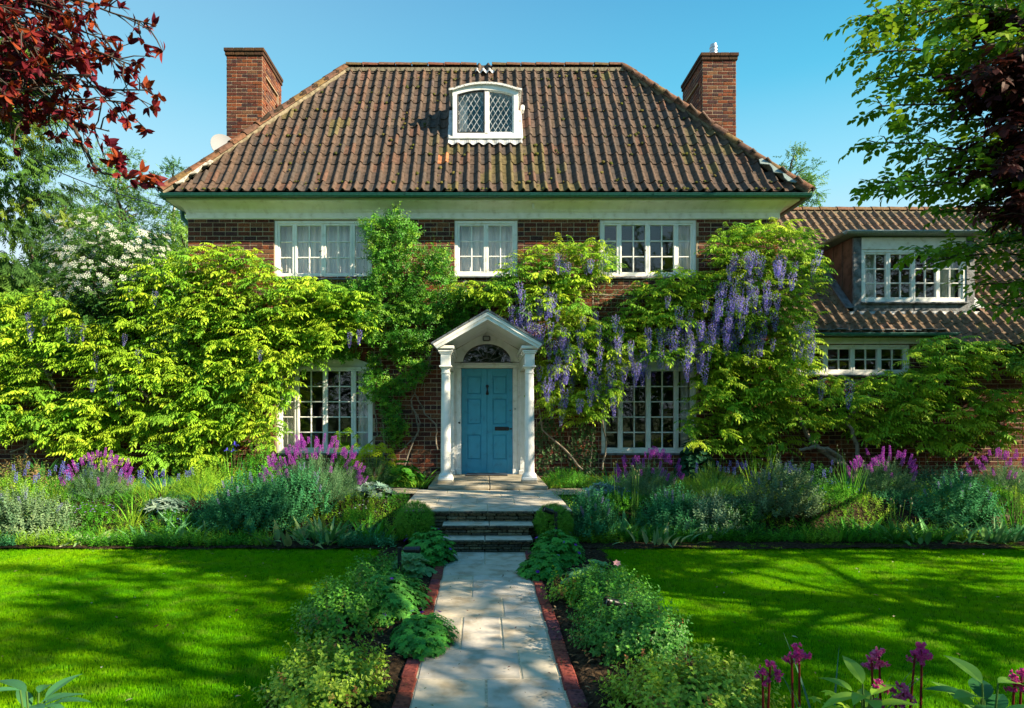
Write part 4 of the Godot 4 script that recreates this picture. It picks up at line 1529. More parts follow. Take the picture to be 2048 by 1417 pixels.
func build_steps() -> void:
	var st := thing("stone_steps", "stone paved landing and two steps up to the front door", "steps", Vector3(0.04, 0, 1.8))
	var o := st.position
	var tread := func(x0: float, x1: float, top: float, zb: float, zf: float, split: float, parent: Node) -> void:
		for k in 2:
			var a := x0 if k == 0 else lerpf(x0, x1, split)
			var b := lerpf(x0, x1, split) - 0.008 if k == 0 else x1
			var m := Msh.new()
			m.col = pick([Color(0.52, 0.47, 0.40), Color(0.55, 0.49, 0.40)])
			m.bev(Vector3((a + b) / 2, top - 0.015, (zb + zf) / 2) - o, Vector3(b - a, 0.030, zf - zb), 0.006)
			var sl := part("tread_slab", m, M.flag, parent)
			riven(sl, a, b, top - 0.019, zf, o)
	# risers: core and stones
	var core := Msh.new()
	core.box(Vector3(-0.44, 0, 4.41) - o, Vector3(0.54, 0.12, 4.58) - o)
	core.box(Vector3(-0.44, 0, 4.20) - o, Vector3(0.54, 0.255, 4.38) - o)
	core.box(Vector3(-1.00, 0, 2.00) - o, Vector3(1.08, 0.39, 4.10) - o)
	part("core", core, M.soil, st)
	var riser := func(x0: float, x1: float, y0: float, y1: float, z: float, rows: int) -> void:
		for r in rows:
			var x := x0
			var h := (y1 - y0) / rows
			while x < x1 - 0.03:
				var l := minf(rf(0.10, 0.34), x1 - x)
				if x1 - x - l < 0.06:
					l = x1 - x
				var m := Msh.new()
				flat_stone(m, Vector3(), Vector3(l - 0.008, h - 0.006, 0.12), pick(STONE_TONES))
				part("riser_stone", m, M.stone, st, Transform3D(Basis(), Vector3(x + l / 2, y0 + h * (r + 0.5), z - 0.06 + rf(-0.015, 0.004)) - o))
				x += l
	riser.call(-0.46, 0.56, 0.0, 0.122, 4.63, 4)
	riser.call(-0.46, 0.56, 0.155, 0.258, 4.42, 3)
	riser.call(-0.68, 0.72, 0.00, 0.398, 4.19, 9)
	tread.call(-0.482, 0.582, 0.155, 4.36, 4.655, 0.48, st)
	tread.call(-0.490, 0.607, 0.290, 4.13, 4.445, 0.52, st)
	# landing flags
	var jm := Msh.new()
	jm.box(Vector3(-1.01, 0.391, 2.03) - o, Vector3(1.09, 0.425, 4.20) - o)
	part("joint_mortar", jm, M.joint, st)
	var rows := [[3.66, 4.225, [-1.03, -0.42, 0.06, 0.62, 1.11]], [3.02, 3.655, [-1.03, -0.62, -0.08, 0.42, 1.11]], [2.52, 3.015, [-1.03, -0.30, 0.26, 0.80, 1.11]], [2.02, 2.515, [-1.03, -0.55, 0.10, 0.56, 1.11]]]
	for r in rows:
		for i in r[2].size() - 1:
			var m := Msh.new()
			m.col = jit(pick([Color(0.53, 0.47, 0.38), Color(0.49, 0.44, 0.37), Color(0.56, 0.49, 0.38), Color(0.51, 0.455, 0.38)]), 0.06)
			m.bev(Vector3((r[2][i] + r[2][i + 1]) / 2, 0.412, (r[0] + r[1]) / 2) - o, Vector3(r[2][i + 1] - r[2][i] - 0.012, 0.036, r[1] - r[0] - 0.010), 0.005)
			var fl := part("flagstone", m, M.flag, st)
			if r[0] > 3.6:
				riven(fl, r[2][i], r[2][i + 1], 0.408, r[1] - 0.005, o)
	var ds := Msh.new()
	for e in [[-0.86, 0.10], [0.108, 1.02]]:
		ds.col = Color(0.36, 0.32, 0.25)
		ds.bev(Vector3((e[0] + e[1]) / 2, 0.459, 1.055) - o, Vector3(e[1] - e[0], 0.052, 2.05), 0.012)
	part("doorstep", ds, M.flag, st)
	var mt := thing("door_mat", "dark blue grey mat on the doorstep against the front door", "door mat", Vector3(0.07, 0.486, 0.23))
	var mm := Msh.new()
	mm.bev(Vector3(0, 0.010, 0), Vector3(0.76, 0.018, 0.36), 0.006)
	part("pile", mm, M.rubber_mat, mt)
	for k in 2:
		var bd := Msh.new()
		bd.bev(Vector3(0, 0.010, -0.19 + 0.38 * k), Vector3(0.76, 0.022, 0.02), 0.005)
		part("edge_strip", bd, M.lamp_black, mt)


func riven(slab: Node, a: float, b: float, y: float, z: float, o: Vector3) -> void:      # an uneven darker strip along the front edge of a slab
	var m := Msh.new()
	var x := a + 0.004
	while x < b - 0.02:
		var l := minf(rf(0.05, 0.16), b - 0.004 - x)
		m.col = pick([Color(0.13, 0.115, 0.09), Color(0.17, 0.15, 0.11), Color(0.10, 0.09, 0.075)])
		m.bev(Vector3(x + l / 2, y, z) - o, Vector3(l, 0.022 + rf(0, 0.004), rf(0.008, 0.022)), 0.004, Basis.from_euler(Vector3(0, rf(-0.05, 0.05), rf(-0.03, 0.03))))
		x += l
	part("dark_edge", m, M.stone, slab)


func build_path() -> void:
	var o := Vector3(0.035, 0, 4.6)
	var p := thing("garden_path", "pale flagstone path with red brick edging up to the steps", "path", o)
	p.set_meta("kind", "structure")
	var jm := Msh.new()
	jm.box(Vector3(-0.49, -0.05, 4.61) - o, Vector3(0.56, -0.0005, 15.0) - o)
	part("joint_mortar", jm, M.joint, p)
	var z := 4.63
	var k := 0
	var ds := [0.62, 0.46, 0.78, 0.55, 0.72, 0.50, 0.66]
	while z < 14.5:
		var l: float = ds[k % 7]
		var cuts: Array = [[-0.408, 0.02, 0.478], [-0.408, 0.478], [-0.408, -0.10, 0.478], [-0.408, 0.17, 0.478], [-0.408, -0.16, 0.14, 0.478], [-0.408, 0.24, 0.478]][k % 6]
		for i in cuts.size() - 1:
			var m := Msh.new()
			m.col = jit(pick([Color(0.54, 0.47, 0.38), Color(0.51, 0.455, 0.39), Color(0.57, 0.485, 0.37), Color(0.52, 0.465, 0.40)]), 0.06)
			m.bev(Vector3((cuts[i] + cuts[i + 1]) / 2, -0.018 + rf(-0.002, 0.002), z + l / 2) - o, Vector3(cuts[i + 1] - cuts[i] - 0.011, 0.044, l - 0.011), 0.005)
			part("flagstone", m, M.flag, p)
		z += l
		k += 1
	for s in [-1.0, 1.0]:
		var zz := 4.63
		while zz < 13.5:
			var l := rf(0.20, 0.225)
			var m := Msh.new()
			m.col = jit(pick([Color(0.30, 0.075, 0.06), Color(0.25, 0.065, 0.06), Color(0.33, 0.085, 0.06), Color(0.17, 0.06, 0.07), Color(0.28, 0.08, 0.055)]), 0.1)
			var x: float = -0.462 if s < 0 else 0.535
			m.bev(Vector3(x + rf(-0.006, 0.006), -0.013 + rf(-0.006, 0.006), zz + l / 2) - o, Vector3(0.098 + rf(-0.004, 0.003), 0.06, l - rf(0.008, 0.016)), 0.009, Basis.from_euler(Vector3(rf(-0.02, 0.02), rf(-0.03, 0.03), rf(-0.04, 0.04))))
			part("edging_brick", m, M.brick, p)
			zz += l


func build_small() -> void:
	# the brick wall that carries the wisteria on beyond the house
	var gw := thing("garden_wall", "tall brick garden wall behind the sunlit wisteria", "wall", Vector3(-5.65, 0, 0.02))
	var m := Msh.new()
	m.box(Vector3(-9.0, 0, -0.36), Vector3(0.075, 2.55, -0.02))
	var body := part("wall", m, M.mortar, gw)
	lay(courses(-8.9, 0.07, 0.10, 2.5, []), Transform3D(Basis(), Vector3(0, 0, -0.02)), body, 110, func(p: Vector2) -> bool: return p.x > -4.2 and p.y < 1.15)
	var cp := Msh.new()
	for i in 30:
		cp.col = pick([Color(0.16, 0.06, 0.04), Color(0.13, 0.055, 0.04)])
		cp.bev(Vector3(-0.08 - i * 0.295, 2.59, -0.19), Vector3(0.285, 0.075, 0.42), 0.02)
	part("coping", cp, M.brick, gw)
	# satellite dish
	var dc := at(447, 296, 14.4)
	var d := thing("satellite_dish", "pale grey satellite dish beside the plain chimney", "satellite dish", dc)
	var pan := Msh.new()
	var prof := []
	for i in 9:
		prof.append(Vector2(0.30 * i / 8.0, 0.055 * pow(i / 8.0, 2.0)))
	var turn := look(Vector3(0.62, 0.25, 0.75), Vector3(0, 1, 0))
	pan.lathe(prof, 26, Vector3(), turn)
	var back := []
	for i in 9:
		back.append(Vector2(0.30 * (8 - i) / 8.0, 0.055 * pow((8 - i) / 8.0, 2.0) - 0.008))
	pan.lathe(back, 26, Vector3(), turn)
	part("reflector", pan, M.dish_grey, d)
	var ar := Msh.new()
	ar.tube([turn * Vector3(0, 0.04, -0.28), turn * Vector3(0, 0.26, -0.16)], [0.012, 0.012], 6)
	ar.tube([turn * Vector3(0, 0.24, -0.17), turn * Vector3(0, 0.30, -0.13)], [0.028, 0.028], 8)
	part("feed_arm", ar, M.dish_grey, d)
	var mn := Msh.new()
	mn.tube([turn * Vector3(0, -0.01, 0), Vector3(-0.05, -0.05, -0.25), Vector3(-0.05, -0.9, -0.25)], [0.02, 0.02, 0.02], 8)
	part("mast", mn, M.dish_grey, d)
	# overhead cable from the trees to the eaves
	var cb := thing("overhead_cable", "thin black cable slung from the conifers to the house eaves", "cable", at(-40, 255, 15.0))
	var a := Vector3()
	var b := at(322, 412, 12.6) - cb.position
	var pts := []
	var rs := []
	for i in 17:
		var t := i / 16.0
		pts.append(a.lerp(b, t) + Vector3(0, -0.22 * sin(PI * t), 0))
		rs.append(0.011)
	var cm := Msh.new()
	cm.tube(pts, rs, 5)
	part("wire", cm, M.lamp_black, cb)
	# spike spotlights in the path beds
	spot(Vector3(-0.81, 0.03, ZF - 6.3), 0.31, Vector3(1, 0, 0.05), 0.155, "black path spotlight standing tall by the pale lady's mantle")
	spot(Vector3(1.04, 0.03, ZF - 4.6), 0.27, Vector3(-0.95, 0.25, 0.25), 0.15, "black path spotlight aimed up out of the dark rose bush")
	spot(Vector3(0.87, 0.06, ZF - 7.75), 0.40, Vector3(-0.8, 0.35, 0.3), 0.13, "black path spotlight standing before the clipped box ball")


func spot(where: Vector3, h: float, aim: Vector3, l: float, label: String) -> void:
	var s := thing("garden_spotlight", label, "garden light", where, "spotlights along the path")
	var p := Msh.new()
	p.bev(Vector3(0, h / 2 - 0.06, 0), Vector3(0.036, h + 0.12, 0.036), 0.005)
	part("post", p, M.lamp_black, s)
	var b := look(aim, Vector3(0, 1, 0))
	var k := Msh.new()
	k.tube([Vector3(0, h - 0.025, 0), Vector3(0, h - 0.025, 0) + b.y * 0.05], [0.009, 0.009], 8)
	part("bracket", k, M.lamp_black, s)
	var hd := Msh.new()
	hd.lathe([Vector2(0.0, 0.0), Vector2(0.025, 0.0), Vector2(0.030, 0.006), Vector2(0.030, l - 0.04), Vector2(0.034, l - 0.038), Vector2(0.034, l), Vector2(0.026, l), Vector2(0.026, l - 0.02)], 18, Vector3(0, h - 0.025, 0) + b.y * 0.045, b)
	part("lamp_head", hd, M.lamp_black, s)
	var g := Msh.new()
	g.lathe([Vector2(0.026, 0.0), Vector2(0.0, 0.002)], 18, Vector3(0, h - 0.025, 0) + b.y * (0.045 + l - 0.018), b)
	part("lens", g, M.lamp_glass, s)


# ---------------------------------------------------------------- leaf and flower shapes (shared by many copies)

var S := {}

func shapes() -> void:
	S.frond = []
	for k in 4:
		S.frond.append(frond(0.9 + 0.1 * k))
	S.raceme = []
	for k in 6:
		S.raceme.append(raceme(0.20 + 0.035 * k, k))
	S.rose = [sprig(0.13, 8, 0.045, 0.030, 0.95), sprig(0.10, 7, 0.040, 0.028, 1.1), sprig(0.15, 9, 0.042, 0.028, 0.9)]
	S.fine = [sprig(0.16, 12, 0.050, 0.026, 0.9), sprig(0.20, 14, 0.046, 0.024, 0.8)]          # catmint, artemisia
	S.narrow = [sprig(0.12, 14, 0.050, 0.008, 0.55), sprig(0.15, 18, 0.045, 0.008, 0.5)]       # wallflower, euphorbia
	S.feather = [sprig(0.18, 34, 0.020, 0.004, 0.9)]
	S.palm = [palm_leaf(0.05, 5), palm_leaf(0.045, 7)]
	S.mantle = [round_leaf(0.06), round_leaf(0.05)]
	S.woolly = [rosette(9, 0.10, 0.035, 0.5)]
	S.box = [sprig(0.05, 9, 0.016, 0.010, 0.9)]
	S.beech = [twig_leaves(6, 0.075, 0.052, 0.16), twig_leaves(5, 0.070, 0.050, 0.14), twig_leaves(7, 0.072, 0.05, 0.19)]
	S.small_tree = [twig_leaves(9, 0.05, 0.036, 0.22), twig_leaves(8, 0.055, 0.036, 0.20)]
	S.plum_leaf = [single(0.068, 0.034, 0.30, 0.25), single(0.06, 0.032, 0.22, 0.45), single(0.075, 0.034, 0.38, 0.15)]
	S.cedar = [spray(0.34), spray(0.28)]
	S.blossom = [blossom_head()]
	S.spike = [spike(0.16, 0.030, 34, [Color(0.36, 0.05, 0.42), Color(0.45, 0.09, 0.50), Color(0.26, 0.03, 0.36)]), spike(0.12, 0.028, 26, [Color(0.32, 0.04, 0.42), Color(0.48, 0.10, 0.52)]), spike(0.20, 0.028, 40, [Color(0.30, 0.04, 0.44), Color(0.40, 0.07, 0.48), Color(0.5, 0.14, 0.55)])]
	S.bell = [spike(0.10, 0.020, 16, [Color(0.12, 0.13, 0.55), Color(0.20, 0.20, 0.62)])]
	S.mint_flower = [spike(0.10, 0.012, 18, [Color(0.22, 0.22, 0.50), Color(0.3, 0.32, 0.5)])]
	S.lime_head = [lime_head()]
	S.disc = [flower(5, 0.016, Color(0.20, 0.03, 0.55)), flower(5, 0.014, Color(0.24, 0.05, 0.60))]
	S.tiny_blue = [flower(5, 0.007, Color(0.10, 0.20, 0.70))]
	S.tiny_white = [flower(6, 0.010, Color(0.8, 0.8, 0.82))]
	S.tiny_lilac = [flower(5, 0.010, Color(0.34, 0.26, 0.66))]
	S.iris = [iris_flower(Color(0.10, 0.09, 0.55))]
	S.bud = [bud(Color(0.20, 0.22, 0.10)), bud(Color(0.45, 0.42, 0.28))]
	S.berg = [berg(0), berg(1)]


func single(l: float, w: float, fold: float, droop: float) -> ArrayMesh:      # grows along +y, face up +z
	var m := Msh.new()
	m.leaf(Vector3(), Vector3(0, 1, 0), Vector3(0, 0, 1), l, w, fold, droop, 4, 0.9)
	return m.done()


func frond(k: float) -> ArrayMesh:       # a wisteria leaf: along +z, hanging leaflets, up +y
	var m := Msh.new()
	var prev := Vector3()
	var l := 0.27 * k
	var n := 6
	var stem := Color(0.8, 0.9, 0.5)
	for i in range(1, n + 2):
		var t := float(i) / (n + 1)
		var p := Vector3(0, 0.05 * t - 0.15 * t * t, l * t)
		m.col = stem
		m.quad(prev + Vector3(-0.0015, 0, 0), prev + Vector3(0.0015, 0, 0), p + Vector3(0.0015, 0, 0), p + Vector3(-0.0015, 0, 0))
		var young := pow(t, 3.0)
		if i <= n:
			for s in [-1.0, 1.0]:
				m.col = Color(1.0 + 0.35 * young, 1.0 + 0.1 * young, 1.0).lerp(Color(0.8, 0.85, 0.8), rf(0, 0.6))
				var d := Vector3(s * rf(0.65, 0.9), -0.50 + rf(-0.2, 0.15), 0.42 + 0.25 * t)
				m.leaf(p, d, Vector3(0, 1, 0.25), (0.078 - 0.018 * absf(t - 0.4)) * k * rf(0.88, 1.1), 0.027 * k, 0.35, 0.28, 3, 0.75)
		else:
			m.col = Color(1.35, 1.1, 1.0)
			m.leaf(p, Vector3(rf(-0.2, 0.2), -0.7, 0.7), Vector3(0, 1, 0.3), 0.08 * k, 0.03 * k, 0.35, 0.2, 3, 0.75)
		prev = p
	return m.done()


func raceme(l: float, k: int) -> ArrayMesh:        # a hanging flower cluster, from the origin down
	var m := Msh.new()
	m.col = Color(0.3, 0.32, 0.12)
	m.tube([Vector3(0, 0.03, 0), Vector3(0, -l * 0.5, 0.004), Vector3(0.003, -l, 0)], [0.0025, 0.002, 0.001], 4)
	var n := int(l * 260)
	for i in n:
		var t := float(i) / n
		var rad := 0.052 * (1.0 - pow(t, 1.5) * 0.85) * minf(1.0, 0.55 + t * 5.0)
		var a := i * 2.4 + rf(-0.4, 0.4)
		var r := rad * rf(0.55, 1.1)
		var p := Vector3(cos(a) * r, -t * l + rf(-0.006, 0.006), sin(a) * r)
		var out := Vector3(cos(a), -0.35, sin(a))
		var c := Color(0.46, 0.45, 0.88).lerp(Color(0.18, 0.19, 0.74), clampf(t * 0.9 + rf(-0.35, 0.35), 0, 1))
		if R.randf() < 0.22:
			c = Color(0.76, 0.72, 0.92)
		m.col = c
		m.leaf(p, out + Vector3(0, 0.5, 0), Vector3(0, 1, 0), 0.021, 0.022, 0.3, 0.1, 2, 0.7)
		m.col = Color(c.r * 0.7, c.g * 0.6, c.b * 0.95)
		m.leaf(p, out - Vector3(0, 0.6, 0), Vector3(0, 1, 0), 0.016, 0.012, 0.5, 0.2, 2, 0.7)
	return m.done()


func sprig(l: float, n: int, ll: float, lw: float, spread: float) -> ArrayMesh:     # leaves up a stem that grows along +y
	var m := Msh.new()
	m.col = Color(0.75, 0.8, 0.55)
	m.quad(Vector3(-0.0015, 0, 0), Vector3(0.0015, 0, 0), Vector3(0.001, l, 0.004), Vector3(-0.001, l, 0.004))
	for i in n:
		var t := (i + 0.7) / n
		var a := i * 2.4 + rf(-0.3, 0.3)
		var k := 1.0 - 0.45 * t
		m.col = Color(1, 1, 1).lerp(Color(1.25, 1.12, 0.95), t * t).lerp(Color(0.8, 0.85, 0.8), rf(0, 0.5))
		m.leaf(Vector3(0, t * l, 0.004 * t), Vector3(cos(a) * spread, 0.75 - spread * 0.4 + 0.5 * t, sin(a) * spread), Vector3(0, 1, 0), ll * k * rf(0.85, 1.15), lw * k * rf(0.9, 1.1), 0.25, 0.25, 2, 0.8)
	return m.done()


func twig_leaves(n: int, ll: float, lw: float, l: float) -> ArrayMesh:       # a flat beech-like spray along +y, face +z
	var m := Msh.new()
	m.col = Color(0.35, 0.25, 0.18)
	m.quad(Vector3(-0.0016, 0, 0), Vector3(0.0016, 0, 0), Vector3(0.001, l, 0), Vector3(-0.001, l, 0))
	for i in n:
		var t := (i + 0.6) / n
		var s: float = (1.0 if i % 2 else -1.0)
		m.col = Color(1, 1, 1).lerp(Color(0.72, 0.8, 0.7), rf(0, 0.8))
		var d := Vector3(s * rf(0.6, 1.0), rf(0.4, 0.8), rf(-0.45, 0.2)) if i < n - 1 else Vector3(0, 1, -0.2)
		m.leaf(Vector3(0, t * l, 0), d, Vector3(rf(-0.3, 0.3), rf(-0.2, 0.2), 1), ll * rf(0.75, 1.1), lw * rf(0.85, 1.1), rf(0.05, 0.3), rf(0.1, 0.35), 3, 0.85)
	return m.done()


func palm_leaf(r: float, lobes: int) -> ArrayMesh:        # lobed round leaf in the xz plane, stalk downwards
	var m := Msh.new()
	for i in lobes:
		var a := -PI * 0.85 + i * PI * 1.7 / (lobes - 1)
		m.col = Color(1, 1, 1).lerp(Color(0.8, 0.85, 0.8), rf(0, 0.6))
		m.leaf(Vector3(), Vector3(sin(a), 0.12, cos(a)), Vector3(0, 1, 0), r * rf(0.9, 1.1), r * 0.62, 0.22, 0.25, 3, 0.6)
	m.col = Color(0.9, 0.75, 0.55)
	m.quad(Vector3(-0.001, 0, 0), Vector3(0.001, 0, 0), Vector3(0.001, -r * 1.4, -0.01), Vector3(-0.001, -r * 1.4, -0.01))
	return m.done()


func round_leaf(r: float) -> ArrayMesh:       # pleated lady's mantle leaf
	var m := Msh.new()
	var n := 16
	var prev := Vector3()
	for i in n + 1:
		var a := -PI * 0.93 + i * PI * 1.86 / n
		var rr := r * (1.0 + 0.10 * cos(a * 8.0))
		var p := Vector3(sin(a) * rr, r * (0.22 + 0.10 * (i % 2)), cos(a) * rr)
		if i > 0:
			m.col = Color(1, 1, 1) if i % 2 else Color(0.88, 0.92, 0.88)
			m.tri(Vector3(), prev, p)
		prev = p
	m.col = Color(0.8, 0.9, 0.6)
	m.quad(Vector3(-0.001, 0, 0), Vector3(0.001, 0, 0), Vector3(0.001, -r * 1.5, 0), Vector3(-0.001, -r * 1.5, 0))
	return m.done()


func rosette(n: int, l: float, w: float, rise: float) -> ArrayMesh:
	var m := Msh.new()
	for i in n:
		var a := i * 2.4
		m.col = Color(1, 1, 1).lerp(Color(0.8, 0.85, 0.82), rf(0, 0.7))
		m.leaf(Vector3(), Vector3(cos(a), rise + 0.12 * i * rise, sin(a)), Vector3(0, 1, 0), l * rf(0.75, 1.1), w, 0.25, 0.3, 3, 0.8)
	return m.done()


func spray(l: float) -> ArrayMesh:        # a conifer's flat drooping spray along +y
	var m := Msh.new()
	for i in 13:
		var t := i / 12.0
		var s: float = (1.0 if i % 2 else -1.0)
		m.col = Color(1, 1, 1).lerp(Color(1.3, 1.2, 0.9), t * rf(0, 1)).lerp(Color(0.7, 0.75, 0.7), rf(0, 0.5))
		m.leaf(Vector3(0, l * t * 0.9, 0), Vector3(s * rf(0.5, 0.9), 0.8, rf(-0.4, 0.1)), Vector3(0, 0, 1), l * 0.42 * (1.0 - 0.55 * t), 0.030, 0.2, 0.5, 2, 0.7)
	m.leaf(Vector3(), Vector3(0, 1, 0), Vector3(0, 0, 1), l, 0.03, 0.2, 0.3, 3, 0.7)
	return m.done()


func blossom_head() -> ArrayMesh:       # hawthorn: a flat cluster of small white flowers over leaves
	var m := Msh.new()
	for i in 12:
		var a := i * 2.4
		var r := 0.018 * sqrt(i + 0.3)
		m.col = Color(0.82, 0.82, 0.78).lerp(Color(0.62, 0.64, 0.55), rf(0, 0.6))
		for k in 4:
			var b := k * TAU / 4 + a
			m.leaf(Vector3(cos(a) * r, 0.03 + rf(0, 0.015), sin(a) * r), Vector3(cos(b), 0.3, sin(b)), Vector3(0, 1, 0), 0.016, 0.016, 0.1, 0.1, 2, 0.6)
	for i in 5:
		var a := i * 1.3
		m.col = Color(0.06, 0.15, 0.03)
		m.leaf(Vector3(), Vector3(cos(a), 0.2, sin(a)), Vector3(0, 1, 0), 0.07, 0.045, 0.2, 0.2, 2, 0.8)
	return m.done()


func spike(h: float, r: float, n: int, tones: Array) -> ArrayMesh:     # a flower spike along +y
	var m := Msh.new()
	m.col = Color(0.12, 0.17, 0.09)
	m.tube([Vector3(0, -h * 0.9, 0), Vector3(0.002, 0, 0), Vector3(0, h, 0)], [0.0025, 0.0025, 0.001], 4)
	for i in n:
		var t := float(i) / n
		var a := i * 2.4
		var rr := r * (1.0 - 0.55 * t) * rf(0.6, 1.05)
		var p := Vector3(cos(a) * rr, t * h, sin(a) * rr)
		var out := Vector3(cos(a), 0.35, sin(a))
		m.col = pick(tones) * rf(0.85, 1.15)
		var w := 0.016 + 0.25 * r
		m.leaf(p - out * 0.004, out + Vector3(-sin(a), 0.3, cos(a)) * 0.9, out, w * 0.8, w * 0.72, 0.1, 0.1, 2, 0.6)
		m.leaf(p - out * 0.004, out - Vector3(-sin(a), 0.3, cos(a)) * 0.9, out, w * 0.8, w * 0.72, 0.1, 0.1, 2, 0.6)
	return m.done()


func lime_head() -> ArrayMesh:           # euphorbia: a domed head of small cupped bracts
	var m := Msh.new()
	for i in 46:
		var t := sqrt((i + 0.5) / 46.0)
		var a := i * 2.4
		var p := Vector3(cos(a) * t * 0.075, 0.07 * (1.0 - t * t) + rf(-0.008, 0.008), sin(a) * t * 0.075)
		m.col = Color(1, 1, 1).lerp(Color(0.75, 0.85, 0.8), rf(0, 0.8))
		for s in [-1.0, 1.0]:
			m.leaf(p, Vector3(s * cos(a + 0.6), 0.8, s * sin(a + 0.6)), Vector3(cos(a), 0.5, sin(a)), 0.018, 0.020, 0.2, 0.3, 2, 0.6)
	m.col = Color(0.7, 0.8, 0.5)
	m.tube([Vector3(0, -0.12, 0), Vector3(0, 0.05, 0)], [0.004, 0.003], 5)
	return m.done()


func flower(n: int, r: float, tone: Color) -> ArrayMesh:      # an open flower that looks along +y
	var m := Msh.new()
	for i in n:
		var a := TAU * i / n
		m.col = tone * rf(0.85, 1.15)
		m.leaf(Vector3(), Vector3(cos(a), 0.25, sin(a)), Vector3(0, 1, 0), r * 1.3, r * 1.15, 0.1, 0.1, 3, 0.55)
	m.col = Color(0.7, 0.6, 0.25)
	m.leaf(Vector3(0, 0.002, 0), Vector3(1, 0.8, 0), Vector3(0, 1, 0), r * 0.3, r * 0.3, 0, 0, 2)
	return m.done()


func iris_flower(tone: Color) -> ArrayMesh:
	var m := Msh.new()
	for i in 3:
		var a := TAU * i / 3
		m.col = tone
		m.leaf(Vector3(), Vector3(cos(a), 0.6, sin(a)), Vector3(0, 1, 0), 0.07, 0.035, 0.2, 0.9, 4, 0.6)
		m.col = tone * 1.5
		m.leaf(Vector3(), Vector3(cos(a + 1.05) * 0.3, 1, sin(a + 1.05) * 0.3), Vector3(cos(a + 1.05), 0, sin(a + 1.05)), 0.06, 0.025, 0.3, 0.1, 3, 0.6)
	return m.done()


func bud(tone: Color) -> ArrayMesh:
	var m := Msh.new()
	m.col = tone
	m.lathe([Vector2(0, -0.002), Vector2(0.006, 0.006), Vector2(0.007, 0.016), Vector2(0.0, 0.028)], 7)
	return m.done()


func berg(k: int) -> ArrayMesh:         # elephant's ear: nodding bells in a rounded head
	var m := Msh.new()
	var bunch := [Vector3(0, 0.035, 0), Vector3(0.036, 0.0, 0.012), Vector3(-0.030, 0.008, -0.016), Vector3(0.012, -0.016, 0.03)]
	for i in 34:
		var p: Vector3 = bunch[i % 4] + rdir() * 0.021 * pow(R.randf(), 0.4)
		var a := atan2(p.z, p.x)
		m.col = Color(0.30, 0.015, 0.18)
		m.quad(Vector3(0, p.y * 0.4 - 0.03, 0), Vector3(0.0025, p.y * 0.4 - 0.03, 0), p + Vector3(0.0015, 0, 0), p)
		var out := Vector3(cos(a), rf(-1.1, 0.3), sin(a)).normalized()
		for q in 5:
			var b := TAU * q / 5
			var s := out.cross(Vector3(0, 1, 0.1)).normalized()
			var u := s.cross(out)
			m.col = Color(0.58, 0.035, 0.26).lerp(Color(0.80, 0.24, 0.42), rf(0, 1) * (0.35 if k == 0 else 1.0))
			m.leaf(p, out * 0.8 + s * cos(b) * 0.75 + u * sin(b) * 0.75, out, 0.017, 0.015, 0.25, 0.2, 2, 0.6)
	return m.done()


# ---------------------------------------------------------------- plants

func blob(n: int, c: Vector3, r: Vector3, skin: float) -> Array:      # n points in a mound; the more skin, the nearer its surface
	var out := []
	for i in n:
		var d := rdir()
		d.y = absf(d.y)
		var k := lerpf(pow(R.randf(), 0.45), 1.0, skin)
		var w := 1.0 + 0.25 * FN.get_noise_3d(d.x * 90.0 + c.x * 50.0, d.y * 90.0, d.z * 90.0 + c.z * 50.0)
		out.append([c + Vector3(d.x * r.x, d.y * r.y, d.z * r.z) * k * w, d])
	return out


func foliage(parent: Node, called: String, meshes: Array, mt: Material, pts: Array, tones: Array, size: Array, up: float, centre := Vector3()) -> void:
	var xf := []
	var cols := []
	for p in pts:
		var d: Vector3 = (p[1] + Vector3(0, up, 0) + rdir() * 0.35).normalized()
		var b := look(d, rdir())
		var s := rf(size[0], size[1])
		xf.append(Transform3D(b.scaled_local(Vector3(s, s, s)), p[0] - centre))
		cols.append(jit(pick(tones), 0.22, 0.08))
	spread_on(called, meshes, mt, xf, cols, parent)


func stems(parent: Node, tips: Array, n: int, tone: Color, r: float, base := Vector3()) -> void:
	var m := Msh.new()
	m.col = tone
	for i in mini(n, tips.size()):
		var p: Vector3 = tips[(i * 7) % tips.size()][0] - base
		var a := Vector3(p.x * rf(0.05, 0.25), 0, p.z * rf(0.05, 0.25))
		var mid := a.lerp(p, 0.5) + Vector3(0, p.y * 0.12, 0)
		m.tube([a - Vector3(0, 0.04, 0), mid, p], [r, r * 0.8, r * 0.4], 4)
	part("stem", m, M.leaf_dull, parent)


func mound(called: String, label: String, cat: String, where: Vector3, r: Vector3, n: int, meshes: Array, mt: Material, tones: Array, size := [0.9, 1.3], up := 0.5, group := "") -> Node3D:
	var t := thing(called, label, cat, where, group)
	var pts := blob(n, Vector3(), r, 0.35)
	foliage(t, "foliage", meshes, mt, pts, tones, size, up)
	stems(t, pts, 14, tones[0] * 0.8, 0.004)
	return t


func blooms(t: Node3D, called: String, meshes: Array, n: int, r: Vector3, size: Array, tall := 0.0, low := 0.55, lean := 0.35) -> void:     # each flower a part of its own
	for i in n:
		var d := rdir()
		d.y = lerpf(low, 1.0, R.randf())
		var q := Vector2(d.x, d.z).normalized() * sqrt(maxf(0.0, 1.0 - d.y * d.y))
		var p := Vector3(q.x * r.x, d.y * r.y + tall * rf(0.5, 1.0), q.y * r.z)
		var b := look(Vector3(q.x * lean, 1.0, q.y * lean) + rdir() * 0.12, rdir())
		var s := rf(size[0], size[1])
		part(called, pick(meshes), M.petal, t, Transform3D(b.scaled_local(Vector3(s, s, s)), p))


